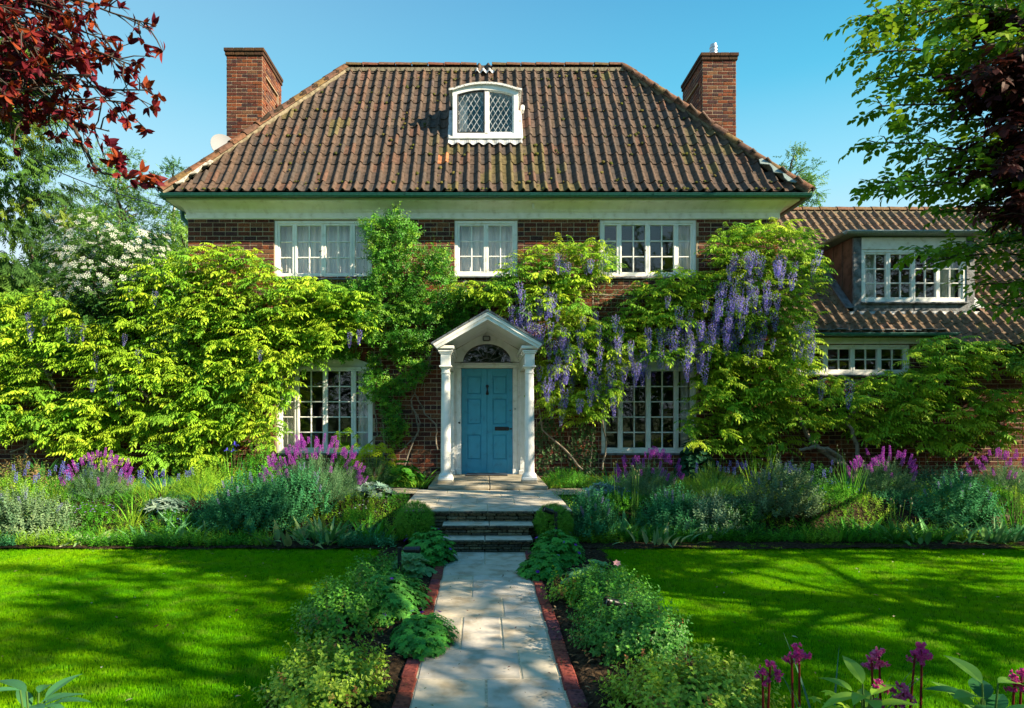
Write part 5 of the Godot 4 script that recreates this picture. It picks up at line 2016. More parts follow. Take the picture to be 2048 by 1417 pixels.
func straps(t: Node3D, called: String, n: int, l: Array, w: Array, spread: float, droop: float, tones: Array, mt: Material, rad := 0.06, fold := 0.35, wide := 1.0) -> void:       # long leaves from one base, each its own part
	for i in n:
		var m := Msh.new()
		m.col = jit(pick(tones), 0.2, 0.08)
		var a := rf(0, TAU)
		m.leaf(Vector3(), Vector3(cos(a) * spread * rf(0.3, 1.2), 1.0, sin(a) * spread * rf(0.3, 1.2)), Vector3(-cos(a), 0.4, -sin(a)), rf(l[0], l[1]), rf(w[0], w[1]), fold, droop * rf(0.5, 1.3), 6, 0.6)
		part(called, m, mt, t, Transform3D(Basis(), Vector3(cos(a) * wide, 0, sin(a)) * rad * sqrt(R.randf())))


func stalks(t: Node3D, n: int, h: Array, rad: float, tops: Array, top_size: float, tone := Color(0.10, 0.22, 0.04)) -> void:
	for i in n:
		var a := rf(0, TAU)
		var b := Vector3(cos(a), 0, sin(a)) * rad * sqrt(R.randf())
		var hh := rf(h[0], h[1])
		var tip := b * 1.4 + Vector3(rf(-0.05, 0.05), hh, rf(-0.05, 0.05))
		var m := Msh.new()
		m.col = tone
		m.tube([b, b.lerp(tip, 0.5) + Vector3(rf(-0.012, 0.012), 0, 0), tip], [0.0045, 0.0038, 0.003], 5)
		var s := part("flower_stalk", m, M.leaf_dull, t)
		if tops.size():
			part("flower", pick(tops), M.petal, s, Transform3D(look(Vector3(rf(-0.2, 0.2), 1, rf(-0.2, 0.2)), rdir()).scaled_local(Vector3.ONE * top_size * rf(0.85, 1.15)), tip))


func on_bed(u: float, depth: float) -> Vector3:
	var p := at(u, 825, depth)
	return Vector3(p.x, gy(p.x, p.z), p.z)


const GREY_GREEN := [Color(0.13, 0.26, 0.12), Color(0.18, 0.32, 0.16), Color(0.09, 0.21, 0.10)]
const TEAL := [Color(0.06, 0.27, 0.11), Color(0.09, 0.34, 0.14), Color(0.05, 0.21, 0.09)]
const GREEN := [Color(0.08, 0.31, 0.02), Color(0.12, 0.37, 0.025), Color(0.06, 0.24, 0.02)]
const DARK := [Color(0.03, 0.14, 0.025), Color(0.05, 0.18, 0.025), Color(0.035, 0.12, 0.03)]
const LIGHT := [Color(0.25, 0.47, 0.03), Color(0.32, 0.50, 0.04), Color(0.18, 0.41, 0.03)]
const SILVER := [Color(0.24, 0.36, 0.28), Color(0.31, 0.42, 0.34), Color(0.18, 0.28, 0.23)]


func wallflower(label: String, u: float, depth: float, r: float, h: float, n_spike: int) -> void:
	var t := mound("wallflower", label, "flowering plant", on_bed(u, depth), Vector3(r * 0.8, h * 0.62, r * 0.65), int(640 * r * h / 0.4), S.narrow, M.leaf_dull, GREY_GREEN, [0.9, 1.4], 0.5, "purple wallflowers in the border")
	blooms(t, "flower_spike", S.spike, n_spike, Vector3(r, h * 0.84, r * 0.7), [0.55, 0.85], 0.16, 0.15, 0.5)


func build_border() -> void:
	# --- on the sunny side of the steps
	wallflower("big purple wallflower mound under the lower window beside the euphorbia", 630, 9.3, 0.74, 0.80, 110)
	wallflower("sunlit mauve wallflower among the bluebells, before the garden wall", 195, 9.5, 0.46, 0.56, 55)
	wallflower("purple wallflower below the wisteria hung lower window", 1297, 9.6, 0.50, 0.60, 60)
	wallflower("purple wallflower before the twisted wisteria trunk at the wing", 1770, 9.7, 0.50, 0.62, 52)
	wallflower("violet wallflower nearest the wing's corner ledge", 2006, 10.1, 0.46, 0.55, 40)
	var eu := mound("euphorbia", "bright lime yellow euphorbia against the brick by the porch", "flowering plant", on_bed(752, 10.7), Vector3(0.26, 0.45, 0.24), 240, S.narrow, M.leaf_dull, [Color(0.09, 0.20, 0.08), Color(0.12, 0.26, 0.08)], [1.0, 1.5], 0.7)
	for i in 22:
		var a := rf(0, TAU)
		var q := sqrt(R.randf())
		part("flower_head", S.lime_head[0], M.limey, eu, Transform3D(look(Vector3(cos(a) * q * 0.5, 1, sin(a) * q * 0.5), rdir()).scaled_local(Vector3.ONE * rf(0.9, 1.3)), Vector3(cos(a) * q * 0.30, 0.42 + 0.32 * (1.0 - q * q) + rf(-0.12, 0.04), sin(a) * q * 0.26)))
	var eg := mound("euphorbia", "green euphorbia head standing taller before the lower window", "flowering plant", on_bed(690, 11.3), Vector3(0.2, 0.5, 0.16), 120, S.narrow, M.leaf_dull, GREEN, [1.0, 1.4], 0.7)
	for i in 10:
		part("flower_head", S.lime_head[0], M.limey_green, eg, Transform3D(look(Vector3(rf(-0.4, 0.4), 1, rf(-0.4, 0.4)), rdir()).scaled_local(Vector3.ONE * rf(0.9, 1.3)), Vector3(rf(-0.16, 0.22), rf(0.55, 0.88), rf(-0.1, 0.1))))
	var nb := "catmint mounds along the border"  # two of them have sunlight put into paler leaf tones
	for e in [["broad blue green catmint mass in the shade below the big wallflower", 505, 8.65, 0.66, 0.62, 900, TEAL], ["blue green catmint reaching from the big catmint to the hostas", 600, 8.9, 0.42, 0.58, 420, TEAL], ["pale catmint with sunlight put into its colour at the far end of the border", 45, 8.35, 0.55, 0.52, 620, [Color(0.20, 0.32, 0.17), Color(0.26, 0.38, 0.2), Color(0.15, 0.27, 0.14)]], ["dark catmint beside the clipped box ball and spotlight", 1180, 8.35, 0.33, 0.50, 420, TEAL], ["feathery catmint between the strap leaves and the artemisia", 1345, 8.55, 0.42, 0.46, 480, TEAL], ["grey catmint with sunlight put into its colour spilling over the border's edging stones", 1560, 8.85, 0.55, 0.66, 640, [Color(0.17, 0.27, 0.14), Color(0.22, 0.33, 0.17), Color(0.13, 0.22, 0.12)]], ["dull catmint mound in the shade before the last wallflower", 1915, 8.75, 0.50, 0.55, 520, TEAL]]:
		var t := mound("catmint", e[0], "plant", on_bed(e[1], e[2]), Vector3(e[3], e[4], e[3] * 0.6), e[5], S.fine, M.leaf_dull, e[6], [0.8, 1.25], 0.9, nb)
		blooms(t, "flower_spike", S.mint_flower, 12, Vector3(e[3], e[4], e[3] * 0.6), [0.8, 1.1], 0.05, 0.5)
	for e in [["silver lamb's ear mat beside the landing, on the box hedge side of the euphorbia", 740, 9.5, 0.36, 90], ["silver lamb's ear by the landing, sprinkled with forget-me-nots", 1210, 9.35, 0.34, 90], ["small silver lamb's ear patch by the mossy edging stone", 325, 8.95, 0.28, 50]]:
		mound("lambs_ear", e[0], "plant", on_bed(e[1], e[2]), Vector3(e[3], 0.20, e[3] * 0.6), e[4], S.woolly, M.leaf_dull, SILVER, [0.8, 1.2], 1.2, "silver lamb's ears by the landing")
	# bluebells, forget-me-nots, small flowers
	for e in [["bluebells at the foot of the garden wall", 108, 9.3, 0.35, 22], ["bluebells between the light feathery clump and the shaded wall", 1445, 9.9, 0.35, 16], ["loose bluebells beside the sunlit wallflower and the sword leaves", 300, 9.1, 0.4, 12], ["few blue spikes by the twisted trunk", 1620, 9.8, 0.4, 10]]:
		var t := thing("bluebell", e[0], "flowering plant", on_bed(e[1], e[2]), "bluebells in the border")
		straps(t, "leaf", 22, [0.2, 0.34], [0.010, 0.016], 0.6, 0.35, GREEN, M.leaf, e[3] * 0.8)
		stalks(t, e[4], [0.28, 0.44], e[3], S.bell, 1.0)
	for e in [["forget-me-nots under the lamb's ear", 1238, 9.0, 0.36, 44, "tiny_blue"], ["forget-me-nots before the trunk side wallflower", 1660, 9.2, 0.45, 50, "tiny_blue"], ["lilac aubretia cushion over the edging stones", 185, 8.75, 0.34, 60, "tiny_lilac"], ["white daisies by the wing wall", 1950, 9.7, 0.5, 26, "tiny_white"], ["white flecked daisies below the landing", 715, 8.7, 0.30, 10, "tiny_white"], ["blue speckled forget-me-nots among the hostas", 350, 8.6, 0.4, 24, "tiny_blue"]]:
		var t := mound("small_flower", e[0], "flowering plant", on_bed(e[1], e[2]), Vector3(e[3], 0.24, e[3] * 0.7), 200, S.rose, M.leaf_dull, GREEN, [0.5, 0.8], 0.8, "low flowers in the border")
		blooms(t, "flower", S[e[5]], e[4], Vector3(e[3], 0.27, e[3] * 0.7), [0.9, 1.4], 0.05, 0.3, 0.3)
	# sword and strap leaves
	for e in [["blue flag iris with sword leaves beside the big wallflower", 465, 9.9, 20, [0.5, 0.75], [0.018, 0.026], 0.22, 0.1, GREEN], ["fading daffodil leaves leaning in the sun", 262, 8.7, 34, [0.35, 0.55], [0.010, 0.016], 0.6, 0.5, LIGHT], ["pale grassy clump at the sunny end of the border", 100, 8.6, 36, [0.3, 0.5], [0.008, 0.014], 0.7, 0.6, LIGHT], ["arching grassy leaves under the pale hosta", 395, 8.25, 40, [0.28, 0.45], [0.008, 0.013], 0.9, 0.8, GREEN], ["fresh green day lily leaves by the porch column", 838, 10.6, 30, [0.3, 0.5], [0.014, 0.022], 0.75, 0.7, LIGHT], ["dark glossy agapanthus leaves behind the silver lamb's ear", 1220, 10.5, 44, [0.4, 0.55], [0.020, 0.028], 0.9, 0.8, DARK], ["tall sword leaves between the bluebells and the sunlit catmint", 1520, 9.6, 26, [0.45, 0.8], [0.014, 0.022], 0.3, 0.15, LIGHT], ["upright iris blades before the wing wall", 1700, 9.4, 18, [0.4, 0.62], [0.014, 0.022], 0.3, 0.15, GREEN], ["pale grassy tuft spreading below the sunlit wallflower", 330, 9.3, 30, [0.3, 0.55], [0.008, 0.013], 0.6, 0.5, LIGHT], ["thin green blades in the last corner of the border", 2030, 8.6, 22, [0.4, 0.6], [0.012, 0.02], 0.3, 0.2, GREEN]]:
		var t := thing("strap_leaved_clump", e[0], "plant", on_bed(e[1], e[2]), "clumps of long leaves in the border")
		straps(t, "leaf", e[3], e[4], e[5], e[6], e[7], e[8], M.leaf, 0.16)
		if e[1] == 465:
			stalks(t, 3, [0.62, 0.75], 0.1, S.iris, 1.0)
		elif e[7] < 0.3:
			stalks(t, 8, [0.5, 0.8], 0.2, S.bud, 1.2)
	# broad leaves: hostas and spent tulips
	for e in [["green tulip leaves nearest the box ball on the sunny side of the steps", 742, 8.25, 16, GREEN], ["pale edged tulip leaves flopping over the lawn edge", 655, 8.1, 20, [Color(0.15, 0.36, 0.08), Color(0.28, 0.44, 0.16), Color(0.10, 0.28, 0.06)]], ["yellowing leaves at the foot of the big catmint", 580, 8.0, 12, [Color(0.26, 0.30, 0.10), Color(0.14, 0.24, 0.08)]], ["cream splashed hosta shining at the sunny lawn edge", 175, 8.15, 24, [Color(0.42, 0.52, 0.26), Color(0.30, 0.45, 0.16), Color(0.52, 0.58, 0.36)]], ["blue green tulip leaves among the arching grass", 330, 8.2, 14, [Color(0.10, 0.32, 0.10), Color(0.17, 0.40, 0.15)]], ["fat blue green leaf rosette before the mossy stones", 400, 8.5, 10, [Color(0.11, 0.31, 0.12), Color(0.18, 0.38, 0.18)]], ["broad drooping agapanthus leaves with tall stems beside the box ball", 1250, 8.4, 22, [Color(0.06, 0.24, 0.06), Color(0.10, 0.28, 0.09)]], ["pale fallen leaves spread below the drooping agapanthus", 1320, 8.05, 10, [Color(0.22, 0.40, 0.16), Color(0.34, 0.46, 0.22), Color(0.10, 0.30, 0.08)]], ["young green hosta at the shaded lawn edge", 1690, 8.25, 14, GREEN], ["upright broad leaves before the trunk side wallflower", 1790, 8.35, 18, [Color(0.08, 0.30, 0.05), Color(0.16, 0.38, 0.10)]], ["grey green leaves lying on the soil under the catmint", 1870, 8.1, 14, [Color(0.15, 0.36, 0.12), Color(0.1, 0.28, 0.08)]], ["broad leaves in the far shady corner of the lawn edge", 1990, 8.2, 18, [Color(0.10, 0.31, 0.07), Color(0.18, 0.38, 0.12)]]]:
		var t := thing("broad_leaved_clump", e[0], "plant", on_bed(e[1], e[2]), "broad leaved clumps at the lawn edge")
		if e[1] == 175:
			straps(t, "leaf", 60, [0.10, 0.19], [0.06, 0.09], 1.2, 0.8, e[4], M.leaf, 0.22, 0.25, 1.6)
			continue
		straps(t, "leaf", int(e[3] * 1.7), [0.16, 0.36], [0.035, 0.075], 0.5, 0.5, e[4], M.leaf, 0.24, 0.45, 2.2)
		straps(t, "leaf", int(e[3] * 0.9), [0.10, 0.22], [0.04, 0.075], 1.3, 0.9, e[4], M.leaf, 0.26, 0.2, 2.4)
		if e[1] == 1250:
			stalks(t, 9, [0.75, 1.0], 0.22, S.bud, 1.3)
		elif e[1] in [655, 742, 1790]:
			stalks(t, 7, [0.38, 0.52], 0.25, S.bud, 1.1)
	# shrubs and green mounds
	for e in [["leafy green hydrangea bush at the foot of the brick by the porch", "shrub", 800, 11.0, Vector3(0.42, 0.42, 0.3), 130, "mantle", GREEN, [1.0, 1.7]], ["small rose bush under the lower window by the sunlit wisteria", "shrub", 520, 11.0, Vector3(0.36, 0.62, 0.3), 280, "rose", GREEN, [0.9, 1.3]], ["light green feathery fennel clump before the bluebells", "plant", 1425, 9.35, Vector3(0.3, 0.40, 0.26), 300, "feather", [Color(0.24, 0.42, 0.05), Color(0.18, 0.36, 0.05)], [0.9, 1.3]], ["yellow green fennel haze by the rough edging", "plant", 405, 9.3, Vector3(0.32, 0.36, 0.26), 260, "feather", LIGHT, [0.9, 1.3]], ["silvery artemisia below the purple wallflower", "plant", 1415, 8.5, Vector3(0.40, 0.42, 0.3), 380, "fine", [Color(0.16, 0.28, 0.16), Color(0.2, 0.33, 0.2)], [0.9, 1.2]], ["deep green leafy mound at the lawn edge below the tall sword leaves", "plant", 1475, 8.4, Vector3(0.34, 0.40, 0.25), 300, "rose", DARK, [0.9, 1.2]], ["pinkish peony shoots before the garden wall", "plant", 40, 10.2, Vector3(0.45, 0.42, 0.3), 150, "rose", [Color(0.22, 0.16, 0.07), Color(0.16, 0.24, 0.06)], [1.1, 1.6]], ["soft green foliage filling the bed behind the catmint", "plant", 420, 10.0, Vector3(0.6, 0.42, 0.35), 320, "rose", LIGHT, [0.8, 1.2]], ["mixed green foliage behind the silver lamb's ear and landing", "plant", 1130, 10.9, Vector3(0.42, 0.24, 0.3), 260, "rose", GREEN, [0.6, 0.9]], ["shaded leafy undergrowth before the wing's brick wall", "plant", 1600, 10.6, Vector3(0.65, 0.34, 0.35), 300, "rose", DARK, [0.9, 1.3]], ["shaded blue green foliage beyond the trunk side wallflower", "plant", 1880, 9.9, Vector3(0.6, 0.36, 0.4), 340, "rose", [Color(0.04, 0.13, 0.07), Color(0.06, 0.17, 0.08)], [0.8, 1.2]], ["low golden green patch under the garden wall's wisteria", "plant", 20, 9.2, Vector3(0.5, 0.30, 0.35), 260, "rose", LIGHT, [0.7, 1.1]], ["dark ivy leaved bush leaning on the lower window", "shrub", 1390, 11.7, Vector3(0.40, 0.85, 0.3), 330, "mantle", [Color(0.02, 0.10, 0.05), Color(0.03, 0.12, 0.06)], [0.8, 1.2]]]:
		mound("bush" if e[1] == "shrub" else "leafy_mound", e[0], e[1], on_bed(e[2], e[3]), e[4], e[5], S[e[6]], M.leaf, e[7], e[8], 0.5)
	var fn := thing("fern", "dark green fern against the garden wall under the wisteria", "fern", on_bed(85, 11.3))
	straps(fn, "frond_rib", 16, [0.45, 0.7], [0.05, 0.08], 0.6, 0.4, DARK, M.leaf, 0.05, 0.1)
	# low filling between all of them
	var xf := []
	var cols := []
	for i in 30000:
		var s: float = -1.0 if R.randf() < 0.5 else 1.0
		var x := rf(1.06, 9.5) * s
		var z := rf(0.35, 4.47 if s < 0 else 4.19)
		if R.randf() < 0.12:
			z = (4.42 if s < 0 else 4.14) + rf(-0.12, 0.03)
		if FN.get_noise_2d(x * 60.0, z * 60.0) < -0.40 or (absf(x) < 2.1 and z > 1.8 and z < 2.75):
			continue
		var k := rf(0.45, 0.95) * (1.2 if z > 3.0 else 1.0)
		xf.append(Transform3D(look(Vector3(rf(-0.5, 0.5), 1, rf(-0.5, 0.5)), rdir()).scaled_local(Vector3(k, k, k)), Vector3(x, gy(x, z) - 0.02, z)))
		var f := FN.get_noise_2d(x * 35.0 + 90.0, z * 35.0)
		cols.append(jit(pick(GREEN) if f > 0.1 else (pick(TEAL) if f < -0.2 else pick(LIGHT)), 0.25, 0.1))
	var g := thing("ground_cover", "low mixed leaves covering the soil of the border", "ground cover")
	g.set_meta("kind", "stuff")
	spread_on("foliage", [S.rose[0], S.fine[0], S.rose[1], sprig(0.2, 9, 0.11, 0.009, 0.5)], M.leaf, xf, cols, g)


func build_path_beds() -> void:
	for e in [["clipped green box ball at the foot of the steps, facing the lamb's ear", 830, 7.95, 0.30], ["clipped green box ball behind the spotlight at the steps", 1107, 7.95, 0.27]]:
		var p := at(e[1], 825, e[2])
		var t := thing("box_ball", e[0], "shrub", Vector3(p.x, 0.02, p.z), "clipped box balls by the steps")
		var xf := []
		var cols := []
		for i in 2600:
			var d := rdir()
			var rr := rf(0.84, 1.0) * 0.215
			var k := rf(0.7, 1.1)
			xf.append(Transform3D(look(d + rdir() * 0.5, rdir()).scaled_local(Vector3(k, k, k)), Vector3(d.x * rr, e[3] + d.y * rr * 1.02, d.z * rr)))
			cols.append(jit(pick([Color(0.15, 0.40, 0.03), Color(0.20, 0.46, 0.04), Color(0.11, 0.33, 0.03)]), 0.2))
		spread_on("foliage", S.box, M.leaf_gloss, xf, cols, t)
		var st := Msh.new()
		st.tube([Vector3(0, -0.05, 0), Vector3(0.01, e[3], 0)], [0.018, 0.012], 6)
		part("stem", st, M.bark, t)
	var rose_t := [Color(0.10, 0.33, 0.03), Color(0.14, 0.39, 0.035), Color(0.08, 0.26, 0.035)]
	var bright := [Color(0.30, 0.48, 0.04), Color(0.36, 0.52, 0.06), Color(0.22, 0.40, 0.04)]  # sunlight painted into the leaf tones of the two nearest rose bushes
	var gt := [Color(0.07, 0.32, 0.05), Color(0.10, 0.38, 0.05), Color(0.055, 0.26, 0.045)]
	# label, pixel column, depth, radii, count, shape, tones, sizes, violet flowers
	for e in [["hardy geranium with violet flowers beside the bottom step, on the tall spotlight's side", 855, 7.2, Vector3(0.33, 0.33, 0.36), 520, "palm", gt, [0.9, 1.3], 9],
			["wide geranium clump spilling over the brick edging by the near path", 845, 4.65, Vector3(0.24, 0.17, 0.38), 700, "palm", gt, [0.5, 0.8], 5],
			["feathery green geranium half way along the tall spotlight's side", 768, 5.45, Vector3(0.36, 0.25, 0.55), 1000, "palm", [Color(0.08, 0.31, 0.055), Color(0.12, 0.37, 0.06)], [0.8, 1.2], 3],
			["geranium with violet flowers by the steps, before the box ball and short spotlight", 1112, 7.15, Vector3(0.32, 0.34, 0.36), 520, "palm", gt, [0.9, 1.3], 8],
			["low dark geranium cushion overhanging the path's flagstones", 1085, 6.55, Vector3(0.25, 0.22, 0.28), 420, "palm", gt, [0.8, 1.1], 3]]:
		var p := at(e[1], 825, e[2])
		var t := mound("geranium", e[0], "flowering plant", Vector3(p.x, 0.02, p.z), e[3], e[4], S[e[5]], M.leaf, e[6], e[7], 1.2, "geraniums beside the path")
		blooms(t, "flower", S.disc, e[8], e[3] * 1.02, [0.9, 1.2], 0.02, 0.25, 0.8)
	for e in [["pale lady's mantle clump behind the tall path spotlight", 818, 6.55, Vector3(0.22, 0.22, 0.22), 70, [Color(0.20, 0.42, 0.16), Color(0.26, 0.48, 0.22)]], ["pale lady's mantle by the dark geranium cushion", 1178, 6.0, Vector3(0.24, 0.24, 0.30), 80, [Color(0.18, 0.40, 0.16), Color(0.24, 0.46, 0.20)]]]:
		var p := at(e[1], 825, e[2])
		mound("ladys_mantle", e[0], "plant", Vector3(p.x, 0.02, p.z), e[3], e[4], S.mantle, M.leaf_dull, e[5], [0.9, 1.5], 1.6, "lady's mantles beside the path")
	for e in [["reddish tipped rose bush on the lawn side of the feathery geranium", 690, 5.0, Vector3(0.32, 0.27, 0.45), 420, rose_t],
			["rose bush with sunlight painted into its leaves at the lawn edge, nearest of its side", 650, 3.72, Vector3(0.29, 0.23, 0.30), 400, bright],
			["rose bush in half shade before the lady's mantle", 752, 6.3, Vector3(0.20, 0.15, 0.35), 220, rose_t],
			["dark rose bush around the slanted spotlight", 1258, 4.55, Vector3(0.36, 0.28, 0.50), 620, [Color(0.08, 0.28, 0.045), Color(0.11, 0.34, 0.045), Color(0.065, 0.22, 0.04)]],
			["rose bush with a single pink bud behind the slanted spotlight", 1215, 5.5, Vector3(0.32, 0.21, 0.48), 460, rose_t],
			["rose bush with sunlight painted into its leaves beside the pink bergenias", 1385, 3.5, Vector3(0.42, 0.22, 0.30), 520, bright],
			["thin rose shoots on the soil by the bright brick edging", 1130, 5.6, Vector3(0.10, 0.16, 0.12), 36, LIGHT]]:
		var p := at(e[1], 825, e[2])
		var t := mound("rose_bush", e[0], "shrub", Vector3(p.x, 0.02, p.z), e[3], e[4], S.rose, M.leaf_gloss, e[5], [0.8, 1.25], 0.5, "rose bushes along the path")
		# reddish young shoots
		var pts := blob(26, Vector3(), e[3] * 1.08, 1.0)
		foliage(t, "young_shoot", [S.rose[1]], M.leaf, pts, [Color(0.30, 0.14, 0.05), Color(0.24, 0.22, 0.05)], [0.5, 0.8], 1.0)
		if e[1] == 1215:
			part("flower", flower(6, 0.028, Color(0.75, 0.40, 0.42)), M.petal, t, Transform3D(look(Vector3(0, 0.8, 0.6), Vector3(1, 0, 0)), Vector3(0.06, 0.37, 0.1)))
	var gl := thing("grey_leaf", "large grey green poppy leaf fallen across the bright rose bush", "leaf", at(690, 1350, 3.75))
	var lm := Msh.new()
	for k in 2:
		lm.col = Color(0.26, 0.40, 0.28)
		lm.leaf(Vector3(), Vector3(0.85 - 1.5 * k, -0.45 + 0.5 * k, 0.1), Vector3(0, 1, 0.5), 0.22, 0.085, 0.2, 0.4, 6, 0.7)
	part("blade", lm, M.leaf_dull, gl)
	# litter on the soil
	var xf := []
	var cols := []
	for i in 700:
		var s: float = -1.0 if R.randf() < 0.5 else 1.0
		var x: float = rf(0.52, 1.25) * s + 0.03
		var z := rf(4.5, 9.5)
		var k := rf(0.25, 0.8)
		xf.append(Transform3D(look(Vector3(rf(-1, 1), rf(-0.1, 0.3), rf(-1, 1)), Vector3(0, 1, 0)).scaled_local(Vector3(k, k, k)), Vector3(x, 0.045, z)))
		cols.append(jit(pick([Color(0.16, 0.10, 0.05), Color(0.28, 0.2, 0.11), Color(0.09, 0.06, 0.04)]), 0.3))
	for i in 260:      # crumbs and leaves blown onto the paving
		var s: float = -1.0 if R.randf() < 0.5 else 1.0
		var k := rf(0.08, 0.4)
		xf.append(Transform3D(look(Vector3(rf(-1, 1), rf(-0.05, 0.15), rf(-1, 1)), Vector3(0, 1, 0)).scaled_local(Vector3(k, k, k)), Vector3(0.035 + s * (0.5 - 0.45 * pow(R.randf(), 2.0)), 0.022, rf(4.7, 9.2))))
		cols.append(jit(pick([Color(0.12, 0.08, 0.05), Color(0.2, 0.13, 0.07), Color(0.14, 0.04, 0.04), Color(0.1, 0.16, 0.04)]), 0.3))
	var li := thing("fallen_leaves", "dry leaf litter on the soil of the path beds and the paving", "leaf litter")
	li.set_meta("kind", "stuff")
	spread_on("litter", S.plum_leaf, M.leaf_dull, xf, cols, li)


func build_foreground() -> void:
	# pink bergenia stalks along the bottom edge
	var i := 0
	for e in [[1532, 1335, 3.05, 0, "magenta bergenia on a red stalk, nearest the bright rose bush"], [1590, 1300, 3.1, 0, "tall magenta bergenia above the daffodil leaves"], [1750, 1308, 3.0, 1, "bergenia with a sunlit pale pink head"], [1836, 1298, 3.05, 0, "tallest magenta bergenia on a single dark stalk"], [1798, 1385, 2.95, 1, "low loose bergenia with fading pink flowers"], [2035, 1352, 2.95, 0, "magenta bergenia above the dark hosta"]]:
		var tip := at(e[0], e[1], e[2])
		var base := Vector3(tip.x + rf(-0.03, 0.03), 0.0, tip.z)
		var t := thing("bergenia", e[4], "flowering plant", base, "bergenias in the foreground")
		var h := tip - base
		for k in 2:
			var m := Msh.new()
			m.col = Color(0.22, 0.035, 0.03)
			var q := Vector3(0.02 - 0.04 * k, -0.025 * k, 0.01 * k)
			m.tube([Vector3(0.015 - 0.03 * k, -0.05, 0), h * 0.5 + Vector3(rf(-0.01, 0.01), 0, 0) + q, h + q], [0.007, 0.006, 0.0045], 7)
			part("stalk", m, M.leaf_dull, t)
			part("flower_head", S.berg[e[3]], M.petal, t, Transform3D(look(Vector3(rf(-0.25, 0.25), 1, rf(-0.2, 0.2)), rdir()).scaled_local(Vector3.ONE * (1.0 - 0.25 * k) * 0.95), h + q + Vector3(0, -0.02, 0)))
		if e[0] == 1798:
			for k in 5:
				part("flower_head", S.berg[k % 2], M.petal, t, Transform3D(look(Vector3(rf(-0.3, 0.3), 1, 0), rdir()).scaled_local(Vector3.ONE * 0.7), h + Vector3(rf(-0.13, 0.10), rf(-0.10, 0.05), rf(-0.06, 0.06))))
				var m := Msh.new()
				m.col = Color(0.22, 0.035, 0.03)
				m.tube([Vector3(0, -0.05, 0), h + Vector3(rf(-0.1, 0.1), -0.1, 0)], [0.005, 0.004], 6)
				part("stalk", m, M.leaf_dull, t)
		straps(t, "leaf", 5, [0.16, 0.24], [0.10, 0.13], 0.9, 0.6, [Color(0.05, 0.16, 0.05), Color(0.07, 0.2, 0.05)], M.leaf_gloss, 0.06, 0.15)
		i += 1
	var df := thing("daffodil_leaves", "thin blue green daffodil leaves between the bergenias", "plant", Vector3(at(1660, 825, 3.05).x, 0, ZF - 3.05))
	straps(df, "leaf", 13, [0.48, 0.60], [0.011, 0.015], 0.5, 0.25, [Color(0.08, 0.20, 0.13), Color(0.10, 0.24, 0.15)], M.leaf, 0.10, 0.2)
	var hb := thing("hellebore", "yellow green hellebore leaves below the pale bergenia", "plant", Vector3(at(1735, 825, 2.85).x, 0.0, ZF - 2.85))
	broad(hb, 11, 0.18, 0.062, [Color(0.24, 0.44, 0.04), Color(0.18, 0.38, 0.04)], 0.40)
	var hd := thing("hosta", "dark green hosta with a lime shoot in the corner of the lawn", "plant", Vector3(at(1975, 825, 2.9).x, 0.0, ZF - 2.9))
	broad(hd, 11, 0.20, 0.085, [Color(0.04, 0.16, 0.05), Color(0.05, 0.20, 0.06), Color(0.15, 0.33, 0.05)], 0.40)  # dark green leaves, some lime at random
	var lf := thing("lily", "dark pointed lily leaves in the corner of the sunny lawn", "plant", Vector3(at(68, 825, 2.95).x, 0.0, ZF - 2.95))
	broad(lf, 13, 0.18, 0.058, [Color(0.05, 0.17, 0.07), Color(0.07, 0.22, 0.08)], 0.36)
	var sh := thing("leafy_mound", "bright filigree geranium leaves at the base of the first bergenia", "plant", Vector3(at(1640, 825, 2.9).x, 0.0, ZF - 2.9))
	foliage(sh, "foliage", S.palm, M.leaf, blob(130, Vector3(), Vector3(0.28, 0.37, 0.2), 0.4), LIGHT, [0.7, 1.0], 1.2)


func broad(t: Node3D, n: int, l: float, w: float, tones: Array, h: float) -> void:
	var m := Msh.new()
	m.col = Color(0.10, 0.2, 0.05)
	for i in n:
		var a := i * 2.4 + rf(-0.2, 0.2)
		var q := Vector3(cos(a), 0, sin(a))
		var tip := q * rf(0.02, 0.07) + Vector3(0, h * rf(0.7, 1.1), 0)
		m.tube([Vector3(0, -0.05, 0), tip], [0.006, 0.004], 5)
		var lm := Msh.new()
		lm.col = jit(pick(tones), 0.15, 0.05)
		lm.leaf(tip, q + Vector3(0, rf(0.1, 0.7), 0), Vector3(0, 1, 0), l * rf(0.85, 1.15), w * rf(0.9, 1.1), 0.22, 0.35, 8, 0.8)
		part("leaf", lm, M.leaf_gloss, t)
	part("stalk", m, M.leaf_dull, t)


